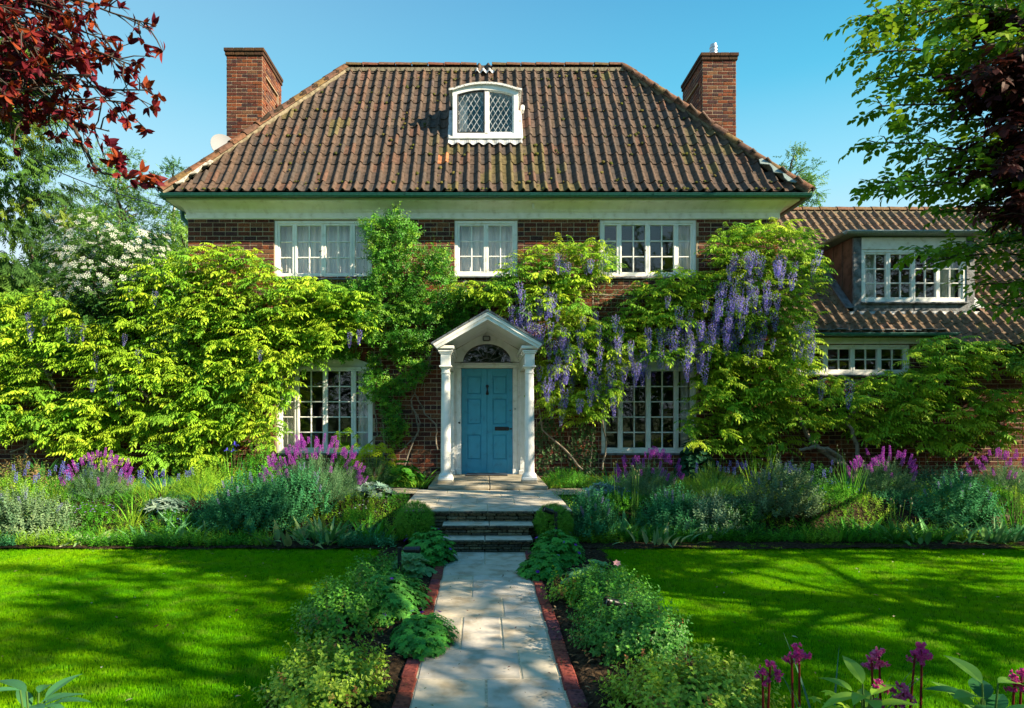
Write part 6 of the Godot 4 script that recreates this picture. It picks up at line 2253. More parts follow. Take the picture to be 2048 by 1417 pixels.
func build_grass() -> void:
	var tufts := []
	for k in 4:
		var m := Msh.new()
		for i in 9:
			var a := rf(0, TAU)
			m.col = Color(1, 1, 1).lerp(Color(0.7, 0.8, 0.6), rf(0, 0.8))
			var d := Vector3(cos(a) * rf(0.1, 0.7), 1, sin(a) * rf(0.1, 0.7))
			m.leaf(Vector3(rf(-0.018, 0.018), -0.004, rf(-0.018, 0.018)), d, Vector3(cos(a), 0, sin(a)), rf(0.022, 0.034), 0.0036, 0.0, 0.25, 2, 0.5)
		tufts.append(m.done())
	var xf := []
	var cols := []
	for s in [-1.0, 1.0]:
		var x0: float = -7.2 if s < 0 else 1.36
		var x1: float = -1.14 if s < 0 else 7.6
		var zb: float = 4.40 if s < 0 else 4.12
		var n := 100000
		for i in n:
			var z := lerpf(zb, 9.9, pow(R.randf(), 0.85))
			var x := rf(x0, x1)
			if absf(x) > (ZF - z) * 0.86 + 0.5:
				continue
			var k := rf(0.75, 1.25)
			var f := FN.get_noise_2d(x * 40.0, z * 40.0)
			xf.append(Transform3D(Basis(Vector3(0, 1, 0), rf(0, TAU)).scaled_local(Vector3(k, k, k)), Vector3(x, 0.008 * FN.get_noise_2d(x * 60.0, z * 60.0), z)))
			var f2 := FN.get_noise_2d(x * 260.0 + 50.0, z * 260.0)
			var gc := Color(0.14, 0.42, 0.003).lerp(Color(0.25, 0.50, 0.005), clampf(0.5 + f * 1.2, 0, 1))
			if f2 > 0.30:
				gc = gc.lerp(Color(0.09, 0.34, 0.015), 0.45)
			elif f2 < -0.36:
				gc = gc.lerp(Color(0.30, 0.42, 0.05), 0.35)
			cols.append(jit(gc, 0.25, 0.15))
	var lx := []
	var lc := []
	for i in 260:
		var s: float = -1.0 if R.randf() < 0.5 else 1.0
		var k := rf(0.25, 0.6)
		lx.append(Transform3D(look(Vector3(rf(-1, 1), rf(-0.1, 0.2), rf(-1, 1)), Vector3(0, 1, 0)).scaled_local(Vector3(k, k, k)), Vector3(s * rf(1.3, 6.5), 0.030, rf(4.6, 9.2))))
		lc.append(jit(pick([Color(0.14, 0.03, 0.03), Color(0.3, 0.22, 0.1), Color(0.5, 0.45, 0.3)]), 0.3))
	var lt := thing("fallen_leaves", "small red and brown leaves scattered over the mown lawn", "leaf litter")
	lt.set_meta("kind", "stuff")
	spread_on("litter", S.plum_leaf, M.leaf_dull, lx, lc, lt)
	var g := thing("grass", "mown green grass of the lawn beside the path", "grass")
	g.set_meta("kind", "stuff")
	spread_on("grass_tuft", tufts, M.grass_blade, xf, cols, g)


# ---------------------------------------------------------------- climbers on the walls

func inside(poly: PackedVector2Array, p: Vector2) -> bool:
	return Geometry2D.is_point_in_polygon(p, poly)


func pads(poly: PackedVector2Array, n: int, gap: float, gaps: Array, cut: float) -> Array:       # places in the photograph where a tuft of leaves grows, not closer than «gap»
	var box := Rect2(poly[0], Vector2())
	for p in poly:
		box = box.expand(p)
	var out := []
	for i in n * 30:
		if out.size() >= n:
			break
		var p := Vector2(rf(box.position.x, box.end.x), rf(box.position.y, box.end.y))
		if not inside(poly, p):
			continue
		if FN.get_noise_2d(p.x * 1.1, p.y * 1.9) < cut:
			continue
		var ok := true
		for g in gaps:
			if g.has_point(p):
				ok = false
				break
		if not ok:
			continue
		for q in out:
			if absf(q.x - p.x) < gap * 1.3 and absf(q.y - p.y) < gap * 0.8:
				ok = false
				break
		if ok:
			out.append(p)
	return out


func wisteria_leaves(places: Array, far: float, near: float, per: int, tones: Array, xf: Array, cols: Array) -> void:
	for p in places:
		var base := at(p.x, p.y, lerpf(far, near, pow(R.randf(), 1.3)))
		var tone: Color = jit(pick(tones), 0.15, 0.08)
		for k in per:
			var a := rf(-1.5, 1.5)
			var d := Vector3(sin(a) * rf(0.7, 1.1), rf(-0.15, 0.5), cos(a) * 0.9 + 0.25)
			var z := d.normalized()
			var x := Vector3(0, 1, 0).cross(z).normalized()
			var b := Basis(x, z.cross(x), z) * Basis.from_euler(Vector3(rf(-0.2, 0.2), 0, rf(-0.5, 0.5)))
			var s := rf(0.72, 1.15)
			xf.append(Transform3D(b.scaled_local(Vector3(s, s, s)), base + Vector3(rf(-0.07, 0.07), rf(-0.07, 0.07), rf(-0.10, 0.06))))
			cols.append(jit(tone, 0.16, 0.06))


func vine(t: Node3D, called: String, runs: Array, mt: Material) -> void:        # woody stems; a run is [radius, [u, v, depth] ...]
	for r in runs:
		var m := Msh.new()
		var c := Curve3D.new()
		for i in range(1, r.size()):
			c.add_point(at(r[i][0], r[i][1], r[i][2]) - t.position)
		var pts := []
		var rs := []
		for i in range(1, r.size()):
			var p := c.get_point_position(i - 1)
			if i > 1:
				var q := c.get_point_position(i - 2)
				for k in 3:
					var t2 := (k + 1) / 4.0
					pts.append(q.lerp(p, t2) + Vector3(rf(-0.02, 0.02), rf(-0.02, 0.02), rf(-0.01, 0.01)))
					rs.append(r[0] * (1.0 - 0.5 * (i - 2 + t2) / (r.size() - 1)))
			pts.append(p)
			rs.append(r[0] * (1.0 - 0.5 * (i - 1) / (r.size() - 1.0)))
		m.tube(pts, rs, 7)
		part(called, m, mt, t)


func poly2(a: Array) -> PackedVector2Array:
	var o := PackedVector2Array()
	for i in range(0, a.size(), 2):
		o.append(Vector2(a[i], a[i + 1]))
	return o


func racemes(t: Node3D, spots: Array, far: float, near: float, size: Array) -> void:
	for p in spots:
		var q := at(p.x, p.y, rf(near, far)) - t.position
		var s := rf(size[0], size[1])
		part("flower_raceme", pick(S.raceme), M.petal, t, Transform3D(Basis.from_euler(Vector3(rf(-0.1, 0.1), rf(0, TAU), rf(-0.1, 0.1))).scaled_local(Vector3(s, s, s)), q))


func build_climbers() -> void:
	var young := [Color(0.33, 0.51, 0.028), Color(0.39, 0.55, 0.035), Color(0.26, 0.46, 0.028), Color(0.18, 0.39, 0.03)]
	# the sunlit wisteria
	var w := thing("wisteria", "bright yellow green wisteria covering the garden wall and sunny corner of the house", "climbing plant", Vector3(-5.6, BED, 0.35))
	var lp := poly2([-60, 600, 60, 585, 130, 600, 165, 650, 215, 655, 245, 600, 245, 555, 300, 525, 380, 505, 440, 492, 500, 508, 535, 528, 545, 565, 620, 560, 690, 575, 735, 590, 738, 650, 690, 690, 640, 715, 585, 740, 572, 800, 552, 830, 548, 885, 500, 890, 430, 925, 330, 940, 270, 920, 235, 925, 150, 905, 75, 880, -60, 870])
	var gaps := [Rect2(85, 735, 95, 55), Rect2(262, 775, 62, 40), Rect2(-70, 872, 150, 60), Rect2(250, 880, 60, 40), Rect2(470, 870, 60, 30), Rect2(35, 800, 55, 26)]
	var xf := []
	var cols := []
	wisteria_leaves(pads(lp, 900, 11.5, gaps, -0.45), 12.10, 11.45, 8, young, xf, cols)
	for i in xf.size():
		xf[i].origin -= w.position
	spread_on("foliage", S.frond, M.leaf, xf, cols, w)
	vine(w, "trunk", [[0.05, [330, 960, 11.9], [310, 900, 11.9], [340, 860, 11.9], [300, 800, 11.9], [250, 740, 11.95], [190, 700, 11.95]], [0.04, [40, 960, 11.9], [60, 880, 11.95], [110, 780, 11.9], [95, 745, 11.8], [60, 720, 11.9]], [0.022, [110, 780, 11.75], [100, 765, 11.7], [90, 740, 11.75], [75, 730, 11.8]], [0.02, [95, 752, 11.7], [130, 725, 11.75], [60, 730, 11.75]], [0.03, [340, 860, 11.95], [420, 780, 12.0], [450, 690, 12.0], [480, 600, 12.05]], [0.02, [20, 905, 11.9], [60, 890, 11.9], [130, 880, 11.9]]], M.bark_pale)
	racemes(w, [Vector2(55, 625), Vector2(60, 648), Vector2(90, 632), Vector2(135, 655), Vector2(165, 648), Vector2(150, 662), Vector2(250, 668), Vector2(190, 702), Vector2(276, 700), Vector2(262, 575), Vector2(310, 582), Vector2(700, 665), Vector2(720, 660), Vector2(520, 700), Vector2(186, 760), Vector2(222, 750), Vector2(235, 790)], 11.45, 11.25, [0.8, 1.1])
	# the flowering wisteria
	var v := thing("wisteria", "wisteria hung with long blue violet racemes from the porch to the wing", "climbing plant", Vector3(4.7, BED, 0.4))
	var rp := poly2([905, 590, 930, 565, 1000, 562, 1035, 520, 1075, 500, 1120, 485, 1215, 490, 1228, 530, 1190, 560, 1150, 600, 1200, 620, 1245, 585, 1300, 570, 1350, 545, 1400, 548, 1428, 540, 1415, 500, 1440, 465, 1500, 448, 1560, 450, 1610, 470, 1638, 520, 1636, 570, 1600, 600, 1610, 650, 1620, 700, 1610, 735, 1585, 790, 1560, 830, 1500, 895, 1420, 900, 1372, 860, 1395, 790, 1400, 720, 1240, 716, 1232, 800, 1190, 835, 1130, 840, 1080, 810, 1078, 700, 1090, 690, 1040, 640, 985, 612])
	xf = []
	cols = []
	wisteria_leaves(pads(rp, 800, 11.5, [Rect2(1160, 560, 90, 56), Rect2(1180, 600, 60, 40)], -0.40), 12.10, 11.5, 8, young, xf, cols)
	var dp := poly2([1545, 770, 1640, 755, 1740, 755, 1815, 742, 1822, 700, 1850, 682, 1900, 678, 1990, 690, 2080, 690, 2110, 860, 2048, 850, 2000, 890, 1940, 880, 1900, 905, 1830, 890, 1740, 880, 1690, 868, 1600, 862, 1560, 900, 1500, 925])
	wisteria_leaves(pads(dp, 640, 11.5, [Rect2(1930, 745, 125, 40), Rect2(1900, 790, 40, 40), Rect2(1640, 850, 60, 50)], -0.22), 12.4, 11.6, 7, young, xf, cols)
	for i in xf.size():
		xf[i].origin -= v.position
	spread_on("foliage", S.frond, M.leaf, xf, cols, v)
	vine(v, "trunk", [[0.055, [1705, 975, 11.7], [1690, 930, 11.7], [1640, 900, 11.75], [1615, 870, 11.8], [1600, 840, 11.9], [1560, 760, 12.0], [1540, 650, 12.0]], [0.05, [1700, 960, 11.75], [1680, 915, 11.7], [1655, 898, 11.6], [1625, 895, 11.6], [1600, 900, 11.7]], [0.04, [1710, 970, 11.7], [1715, 900, 11.75], [1705, 860, 11.75], [1690, 845, 11.8], [1740, 790, 12.0]], [0.022, [1165, 940, 11.8], [1130, 900, 11.9], [1085, 860, 12.0], [1075, 800, 12.05], [1080, 700, 12.1]], [0.018, [1205, 940, 11.9], [1212, 880, 11.95], [1205, 840, 11.95], [1215, 780, 12.0]], [0.015, [1190, 650, 12.1], [1185, 600, 12.1], [1190, 560, 12.1]], [0.02, [1060, 640, 12.0], [1120, 600, 12.0], [1200, 590, 12.05], [1330, 600, 12.0], [1480, 590, 12.0]]], M.bark_pale)
	var spots := []
	for e in [[1445, 500, 1600, 560, 20], [1430, 560, 1560, 640, 22], [1330, 590, 1500, 660, 16], [1400, 640, 1470, 690, 8], [1240, 650, 1420, 735, 30], [1085, 610, 1250, 700, 22], [1020, 600, 1085, 650, 12], [1075, 705, 1230, 800, 30], [1110, 500, 1210, 530, 7], [1010, 560, 1130, 610, 10], [1590, 640, 1625, 700, 6], [1450, 650, 1600, 690, 8]]:
		for k in int(e[4] * 1.5):
			spots.append(Vector2(rf(e[0], e[2]), rf(e[1], e[3])))
	spots.append_array([Vector2(1640, 500), Vector2(1630, 520), Vector2(1645, 755), Vector2(930, 562), Vector2(1700, 760)])
	racemes(v, spots, 11.72, 11.22, [0.95, 1.4])
	# the climbing rose between the windows and the porch
	var r := thing("climbing_rose", "small leaved climbing rose reaching the cornice between the upper windows", "climbing plant", Vector3(-1.6, BED, 0.3))
	var up := poly2([725, 450, 745, 435, 775, 440, 790, 415, 805, 435, 830, 460, 850, 490, 895, 505, 905, 560, 935, 585, 900, 620, 870, 660, 840, 690, 800, 700, 765, 700, 735, 690, 715, 640, 690, 620, 690, 575, 725, 570, 745, 545, 735, 500])
	xf = []
	cols = []
	var rose_tones := [Color(0.08, 0.28, 0.025), Color(0.12, 0.34, 0.03), Color(0.20, 0.40, 0.03), Color(0.06, 0.21, 0.025)]
	for e in [[up, 2000, 4.0, -0.16, 11.6], [poly2([745, 700, 860, 690, 845, 760, 800, 800, 812, 860, 790, 900, 770, 850, 760, 800, 735, 800, 725, 780]), 330, 4.5, -0.15, 12.0], [poly2([870, 600, 1000, 575, 1040, 600, 960, 620, 920, 650, 870, 690]), 300, 4.5, -0.35, 12.0], [poly2([590, 700, 690, 690, 720, 712, 690, 725, 620, 712, 590, 730]), 150, 4.0, -0.5, 11.95], [poly2([600, 590, 700, 570, 730, 640, 640, 680, 590, 640]), 400, 4.5, -0.4, 11.85]]:
		for p in pads(e[0], e[1], e[2], [], e[3]):
			var base := at(p.x, p.y, lerpf(12.15, e[4], R.randf())) - r.position
			var tone: Color = jit(pick(rose_tones), 0.2, 0.1)
			for k in 3:
				var s := rf(0.9, 1.55)
				xf.append(Transform3D(look(Vector3(rf(-0.9, 0.9), rf(-0.3, 0.9), rf(0.1, 1.0)), rdir()).scaled_local(Vector3(s, s, s)), base + rdir() * 0.04))
				cols.append(jit(tone, 0.2, 0.05))
	# thin shoots above the mass
	for e in [[750, 440, 748, 425], [790, 420, 792, 404], [815, 450, 810, 425], [868, 500, 868, 450], [905, 520, 905, 470], [730, 460, 722, 445], [1175, 490, 1182, 440], [1190, 500, 1196, 432], [1110, 490, 1100, 460]]:
		for k in 7:
			var t := k / 6.0
			xf.append(Transform3D(look(Vector3(rf(-0.5, 0.5), 0.7, rf(0, 0.5)), rdir()).scaled_local(Vector3.ONE * rf(0.3, 0.6)), at(lerpf(e[0], e[2], t), lerpf(e[1], e[3], t), 12.0) - r.position))
			cols.append(jit(pick([Color(0.12, 0.22, 0.04), Color(0.2, 0.16, 0.06)]), 0.2))
	spread_on("foliage", S.rose, M.leaf_gloss, xf, cols, r)
	vine(r, "cane", [[0.022, [745, 960, 12.0], [770, 900, 12.1], [765, 800, 12.15], [760, 700, 12.15], [800, 560, 12.1], [790, 440, 12.1]], [0.016, [800, 950, 12.05], [838, 860, 12.1], [822, 800, 12.15], [845, 740, 12.15], [868, 690, 12.15]], [0.016, [875, 900, 12.0], [872, 850, 12.1], [850, 830, 12.15], [825, 780, 12.15], [800, 700, 12.15]], [0.014, [700, 940, 12.0], [755, 870, 12.1], [748, 810, 12.15], [755, 760, 12.15]], [0.014, [800, 905, 12.1], [835, 870, 12.1], [840, 845, 12.1], [820, 810, 12.12]], [0.012, [755, 715, 12.12], [770, 750, 12.12], [790, 770, 12.12]], [0.012, [840, 600, 12.12], [880, 590, 12.12], [930, 600, 12.12], [1000, 585, 12.1]], [0.012, [868, 690, 12.15], [858, 730, 12.15], [842, 780, 12.15]]], M.bark_pale)
	# a rose with a few leaves across the upper window over the wisteria, and ivy by the porch
	var r2 := thing("climbing_rose", "slender rose shoots crossing the corner of the upper window by the wisteria", "climbing plant", Vector3(2.2, BED, 0.2))
	xf = []
	cols = []
	for p in pads(poly2([1190, 480, 1225, 490, 1240, 530, 1220, 580, 1290, 600, 1240, 640, 1180, 650, 1190, 590, 1175, 540]), 130, 6.0, [], -0.3):
		xf.append(Transform3D(look(Vector3(rf(-0.9, 0.9), rf(-0.2, 0.9), rf(0.1, 1.0)), rdir()).scaled_local(Vector3.ONE * rf(0.6, 1.0)), at(p.x, p.y, rf(11.9, 12.15)) - r2.position))
		cols.append(jit(pick([Color(0.07, 0.2, 0.06), Color(0.10, 0.22, 0.08)]), 0.2))
	spread_on("foliage", S.rose, M.leaf_gloss, xf, cols, r2)
	vine(r2, "cane", [[0.012, [1180, 940, 12.1], [1195, 760, 12.15], [1190, 640, 12.15], [1185, 570, 12.15], [1215, 500, 12.12]], [0.008, [1190, 600, 12.12], [1260, 575, 12.1], [1290, 560, 12.1]]], M.bark_pale)
	var iv := thing("ivy", "dense small leaved ivy on the brick between porch and lower window", "ivy", Vector3(1.5, BED, 0.1))
	xf = []
	cols = []
	for p in pads(poly2([1072, 850, 1090, 830, 1130, 865, 1160, 850, 1190, 855, 1195, 950, 1075, 955]), 420, 4.0, [Rect2(1128, 850, 16, 40)], -0.5):
		xf.append(Transform3D(look(Vector3(rf(-0.4, 0.4), rf(-0.2, 0.3), 1.0), rdir()).scaled_local(Vector3.ONE * rf(0.35, 0.6)), at(p.x, p.y, rf(12.05, 12.2)) - iv.position))
		cols.append(jit(pick([Color(0.05, 0.14, 0.04), Color(0.08, 0.17, 0.05), Color(0.12, 0.17, 0.07)]), 0.25))
	spread_on("foliage", S.mantle, M.leaf_gloss, xf, cols, iv)
	var st := Msh.new()
	st.tube([at(1140, 955, 12.1) - iv.position, at(1135, 900, 12.15) - iv.position, at(1140, 850, 12.18) - iv.position], [0.015, 0.012, 0.008], 6)
	part("stem", st, M.bark, iv)


# ---------------------------------------------------------------- trees

func limb(m: Msh, a: Vector3, b: Vector3, r0: float, r1: float, sag: float, wob := 0.05) -> Array:
	var pts := []
	var rs := []
	for i in 9:
		var t := i / 8.0
		var w: float = wob * a.distance_to(b) * sin(PI * t)
		pts.append(a.lerp(b, t) + Vector3(rf(-w, w), -sag * sin(PI * t) + rf(-w, w), rf(-w, w)))
		rs.append(lerpf(r0, r1, t))
	m.tube(pts, rs, 6)
	return pts


func leafy_limb(m: Msh, a: Vector3, b: Vector3, r: float, sag: float, twig: float, step: float, xf: Array, cols: Array, tones: Array, size: Array, flat: float, hang: float, from := 0.25) -> void:
	# a branch from a to b with side twigs on which leaf sprays sit
	var pts := limb(m, a, b, r, 0.004, sag, 0.03)
	var l := a.distance_to(b)
	var d := (b - a).normalized()
	var side := d.cross(Vector3(0, 1, 0)).normalized()
	var n := int(l / step)
	for i in n:
		var t := lerpf(from, 1.0, (i + rf(0, 0.9)) / n)
		var k := t * 8.0
		var p: Vector3 = pts[mini(int(k), 7)].lerp(pts[mini(int(k), 7) + 1], k - int(k))
		var s: float = 1.0 if i % 2 else -1.0
		var tl := twig * (1.1 - 0.75 * t) * rf(0.6, 1.1) + 0.05
		var e := p + (side * s * rf(0.5, 1.0) + d * 0.75 + Vector3(0, rf(-0.35, 0.45), 0) * flat).normalized() * tl
		m.tube([p, p.lerp(e, 0.5) + Vector3(0, 0.02, 0), e], [0.005, 0.0035, 0.002], 4)
		var c := int(tl / 0.085) + 1
		for j in c + 1:
			var q := p.lerp(e, (j + 0.5) / (c + 0.5))
			var dd := ((e - p).normalized() + rdir() * 0.7 + Vector3(0, -hang, 0)).normalized()
			var z := rf(size[0], size[1])
			xf.append(Transform3D(look(dd, Vector3(rf(-0.4, 0.4), 1, rf(-0.4, 0.4))).scaled_local(Vector3(z, z, z)), q))
			cols.append(jit(pick(tones), 0.2, 0.08))


func crown(c: Vector3, r: Vector3, n_clump: int, per: int, clump: float, xf: Array, cols: Array, tones: Array, size: Array, hollow := 0.35, heavy := 0.0) -> Array:
	var centres := []
	for i in n_clump:
		var d := rdir()
		var k := pow(R.randf(), 0.5) * (1.0 - hollow) + hollow
		var w := 1.0 + 0.30 * FN.get_noise_3d(d.x * 80.0 + c.x * 9.0, d.y * 80.0, d.z * 80.0)
		var p := c + Vector3(d.x * r.x, d.y * r.y, d.z * r.z) * k * w
		centres.append(p)
		var tone: Color = jit(pick(tones), 0.15, 0.08)
		for j in per:
			var o := rdir() * clump * pow(R.randf(), 0.4)
			o.y *= 0.6
			var z := rf(size[0], size[1])
			xf.append(Transform3D(look((d + rdir() * 0.9 + Vector3(0, -heavy, 0)).normalized(), Vector3(rf(-0.4, 0.4), 1, rf(-0.4, 0.4))).scaled_local(Vector3(z, z, z)), p + o))
			cols.append(jit(tone, 0.18, 0.05))
	return centres


func finish_tree(t: Node3D, wood: Msh, mt: Material, meshes: Array, lm: Material, xf: Array, cols: Array) -> void:
	part("trunk", wood, mt, t)
	for i in xf.size():
		xf[i].origin -= t.position
	spread_on("crown", meshes, lm, xf, cols, t)


func tree(called: String, label: String, foot: Vector3, h: float, r: Vector3, cy: float, trunk_r: float, n_clump: int, per: int, clump: float, tones: Array, size: Array, meshes: Array, bark: Material, lm: Material, lean := Vector3(), heavy := 0.0, hollow := 0.35) -> void:
	var t := thing(called, label, "tree", foot)
	var xf := []
	var cols := []
	var cs := crown(foot + Vector3(0, cy, 0) + lean, r, n_clump, per, clump, xf, cols, tones, size, hollow, heavy)
	var m := Msh.new()
	var top := lean * 1.2 + Vector3(0, h * 0.92, 0)
	m.tube([Vector3(0, -0.2, 0), lean * 0.3 + Vector3(0, h * 0.25, 0), lean * 0.7 + Vector3(0, h * 0.55, 0), top], [trunk_r * 1.25, trunk_r, trunk_r * 0.65, trunk_r * 0.12], 8)
	var tw := Msh.new()
	for i in mini(cs.size(), 46):
		var p: Vector3 = cs[i] - foot
		var y := clampf(p.y - Vector2(p.x, p.z).length() * 0.55, h * 0.15, h * 0.9)
		limb(tw, Vector3(lean.x * y / h, y, lean.z * y / h), p, trunk_r * (0.28 if i > 3 else 0.5), 0.008, -0.1, 0.04)
	part("branch", tw, M.bark, t)
	finish_tree(t, m, bark, meshes, lm, xf, cols)


func build_trees() -> void:
	# the beech whose branches reach in from the side, and shade the lawn
	var beech := [Color(0.21, 0.38, 0.02), Color(0.29, 0.44, 0.025), Color(0.15, 0.31, 0.02)]
	var b := thing("beech_tree", "young green beech with long level branches before the copper beech", "tree", Vector3(8.7, 0, 9.0))
	var m := Msh.new()
	var xf := []
	var cols := []
	var o := b.position
	m.tube([Vector3(0, -0.2, 0), Vector3(0.1, 2.5, 0.1), Vector3(-0.1, 5.2, -0.1), Vector3(0.1, 8.6, 0)], [0.26, 0.20, 0.14, 0.03], 9)
	for e in [[1735, 32, 4.6, 1.9], [1730, 68, 4.8, 1.7], [1728, 105, 4.5, 1.6], [1795, 8, 5.0, 2.0], [1745, 158, 4.7, 1.5], [1758, 212, 4.6, 1.4], [1830, 250, 4.9, 1.5], [1754, 286, 4.5, 1.2], [1850, 320, 5.0, 1.2], [1758, 366, 4.5, 1.0], [1765, 382, 4.9, 1.0], [1880, 425, 5.0, 1.0], [1885, 40, 5.3, 1.9], [1930, 110, 5.4, 1.8], [1800, 128, 5.2, 1.6], [1860, 190, 5.3, 1.5], [1900, 15, 5.6, 2.0], [1840, 505, 5.4, 0.5], [1885, 520, 5.2, 0.6], [1960, 570, 5.2, 0.4], [1985, 610, 5.4, 0.3], [2000, 470, 5.2, 0.8], [1955, 30, 5.6, 2.0], [1935, 300, 5.5, 1.3]]:
		var tip := at(e[0], e[1], e[2])
		var root := Vector3(o.x - 1.5, maxf(tip.y + rf(-1.2, -0.3), 1.4), o.z - 0.7)
		root = tip.lerp(root, 0.55)
		var c0 := Vector3(0, clampf(root.y - 1.0, 1.2, 7.0), 0) + o
		var mm := Msh.new()
		limb(mm, c0 - o, root - o, 0.06, 0.022, 0.0, 0.02)
		var m2 := Msh.new()
		leafy_limb(m2, root, tip, 0.020, -0.10, 0.30, 0.062, xf, cols, beech, [0.6, 0.92], 0.25, 0.15, 0.05)
		m.merge(mm, Transform3D())
		m.merge(m2, Transform3D(Basis(), -o))
	var cs := crown(Vector3(9.2, 4.6, 9.3), Vector3(3.4, 3.2, 3.8), 84, 32, 0.46, xf, cols, beech, [0.9, 1.4], 0.3, 0.2)
	for i in 50:
		var p: Vector3 = cs[i] - o
		limb(m, Vector3(0, clampf(p.y - 0.6, 1.4, 7.5), 0), p, 0.05, 0.008, 0.0, 0.03)
	finish_tree(b, m, M.bark, S.beech, M.leaf, xf, cols)
	# the copper beech behind it
	var copper := [Color(0.055, 0.012, 0.016), Color(0.075, 0.018, 0.018), Color(0.04, 0.012, 0.018), Color(0.10, 0.025, 0.02)]
	var cb := thing("copper_beech", "dark purple copper beech hanging over the green beech", "tree", Vector3(9.6, 0, 6.2))
	o = cb.position
	m = Msh.new()
	xf = []
	cols = []
	m.tube([Vector3(0, -0.2, 0), Vector3(0.1, 3.0, 0), Vector3(0, 6.5, 0.1), Vector3(0.1, 10.2, 0)], [0.32, 0.25, 0.17, 0.04], 9)
	for e in [[1952, 145, 4.2], [1987, 190, 4.3], [2007, 250, 4.2], [2022, 40, 4.5], [2017, 110, 4.2], [1982, 330, 4.2], [2017, 380, 4.5], [2042, 300, 4.3], [1957, 160, 4.5], [2052, 5, 4.5], [2007, 410, 4.3], [2052, 430, 4.2], [2032, 210, 4.7], [1990, 265, 4.7], [2062, 350, 4.5], [2042, 150, 4.8]]:
		var tip := at(e[0], e[1], e[2])
		var root := tip.lerp(Vector3(o.x, tip.y + rf(-0.2, 0.8), o.z), 0.66)
		var c0 := Vector3(0, clampf(root.y - 0.8, 1.5, 9.0), 0)
		var mm := Msh.new()
		limb(mm, c0, root - o, 0.06, 0.025, 0.0, 0.02)
		var m2 := Msh.new()
		leafy_limb(m2, root, tip, 0.025, -0.05, 0.30, 0.030, xf, cols, copper, [0.6, 0.95], 0.5, 0.35, 0.0)
		m.merge(mm, Transform3D())
		m.merge(m2, Transform3D(Basis(), -o))
	cs = crown(Vector3(9.9, 5.6, 5.0), Vector3(2.9, 3.7, 2.9), 74, 30, 0.50, xf, cols, copper, [0.9, 1.4], 0.3, 0.2)
	for i in 50:
		var p: Vector3 = cs[i] - o
		limb(m, Vector3(0, clampf(p.y - 0.6, 1.4, 9.0), 0), p, 0.05, 0.008, 0.0, 0.03)
	finish_tree(cb, m, M.bark, S.beech, M.leaf, xf, cols)
	tree("lime_tree", "open crowned lime standing at the camera's back, dappling the lawn", Vector3(10.4, 0, 13.2), 10.4, Vector3(3.3, 3.2, 3.3), 7.0, 0.2, 78, 30, 0.46, beech, [0.9, 1.4], S.beech, M.bark, M.leaf)
	tree("shrub_tree", "bushy green tree shading the wing wall, beyond the copper beech", Vector3(11.7, 0, 2.2), 8.2, Vector3(2.2, 3.2, 1.9), 5.2, 0.16, 118, 27, 0.46, [Color(0.09, 0.24, 0.03), Color(0.12, 0.28, 0.03)], [0.9, 1.4], S.beech, M.bark, M.leaf)
	# the purple leaved plum over the camera's other shoulder
	var pl := thing("purple_plum_tree", "purple leaved plum with red leaves drooping into the sky", "tree", Vector3(-5.6, 0, 9.6))
	o = pl.position
	m = Msh.new()
	xf = []
	cols = []
	var red := [Color(0.15, 0.012, 0.022), Color(0.20, 0.020, 0.018), Color(0.10, 0.010, 0.022), Color(0.27, 0.05, 0.015)]
	m.tube([Vector3(0, -0.2, 0), Vector3(0.05, 1.4, 0.05), Vector3(0.3, 2.6, -0.1), Vector3(0.8, 4.3, -0.2)], [0.17, 0.13, 0.10, 0.03], 8)
	var hub := at(-330, -190, 2.75)
	limb(m, Vector3(0.3, 2.6, -0.1), hub - o, 0.085, 0.035, -0.2, 0.02)
	var hub2 := at(-240, 120, 3.0)
	limb(m, Vector3(0.1, 1.9, 0.0), hub2 - o, 0.06, 0.028, -0.1, 0.02)
	var sprays := [[hub, 306, 50, 2.9], [hub, 205, 12, 2.8], [hub, 262, 130, 2.9], [hub, 120, 20, 2.7], [hub, 150, 95, 2.75], [hub, 60, 60, 2.6], [hub, 225, 85, 3.0], [hub, 40, 140, 2.8], [hub2, 258, 205, 2.95], [hub2, 292, 180, 3.0], [hub2, 120, 175, 2.9], [hub2, 60, 235, 2.9], [hub2, 20, 90, 2.8], [hub2, 215, 262, 2.95], [hub2, 100, 130, 3.05], [hub, 20, 25, 2.6], [hub, 90, 5, 2.9], [hub2, 160, 210, 3.1], [hub, 10, 190, 2.7], [hub2, 240, 110, 3.1], [hub2, 180, 150, 2.8], [hub, 75, 100, 2.75], [hub, 140, 50, 2.85], [hub, 180, 40, 2.95], [hub2, 130, 120, 2.9], [hub, 30, 60, 2.9]]
	for e in sprays:
		var m2 := Msh.new()
		var tip := at(e[1], e[2], e[3])
		var pts := limb(m2, e[0], tip, 0.012, 0.003, 0.04, 0.035)
		var l: float = e[0].distance_to(tip)
		var d: Vector3 = (tip - e[0]).normalized()
		var n := int(l / 0.050)
		for k in n + 1:
			var t := lerpf(0.40, 1.0, float(k) / n)
			var p: Vector3 = pts[int(t * 7.99)].lerp(pts[int(t * 7.99) + 1], t * 7.99 - int(t * 7.99))
			var q := p + (rdir() + d * 0.9 + Vector3(0, -0.15, 0)).normalized() * rf(0.05, 0.20) * (1.0 if k < n else 0.05)
			m2.tube([p, p.lerp(q, 0.5) + rdir() * 0.015, q], [0.004, 0.003, 0.002], 4)
			if R.randf() < 0.22:
				continue
			for z in 2 + R.randi() % 3:      # a rosette of leaves at the end of the twig
				xf.append(Transform3D(look((q - p).normalized() * 0.7 + rdir(), rdir()).scaled_local(Vector3.ONE * rf(0.55, 0.85)), q))
				cols.append(jit(pick(red), 0.2, 0.08))
		m.merge(m2, Transform3D(Basis(), -o))
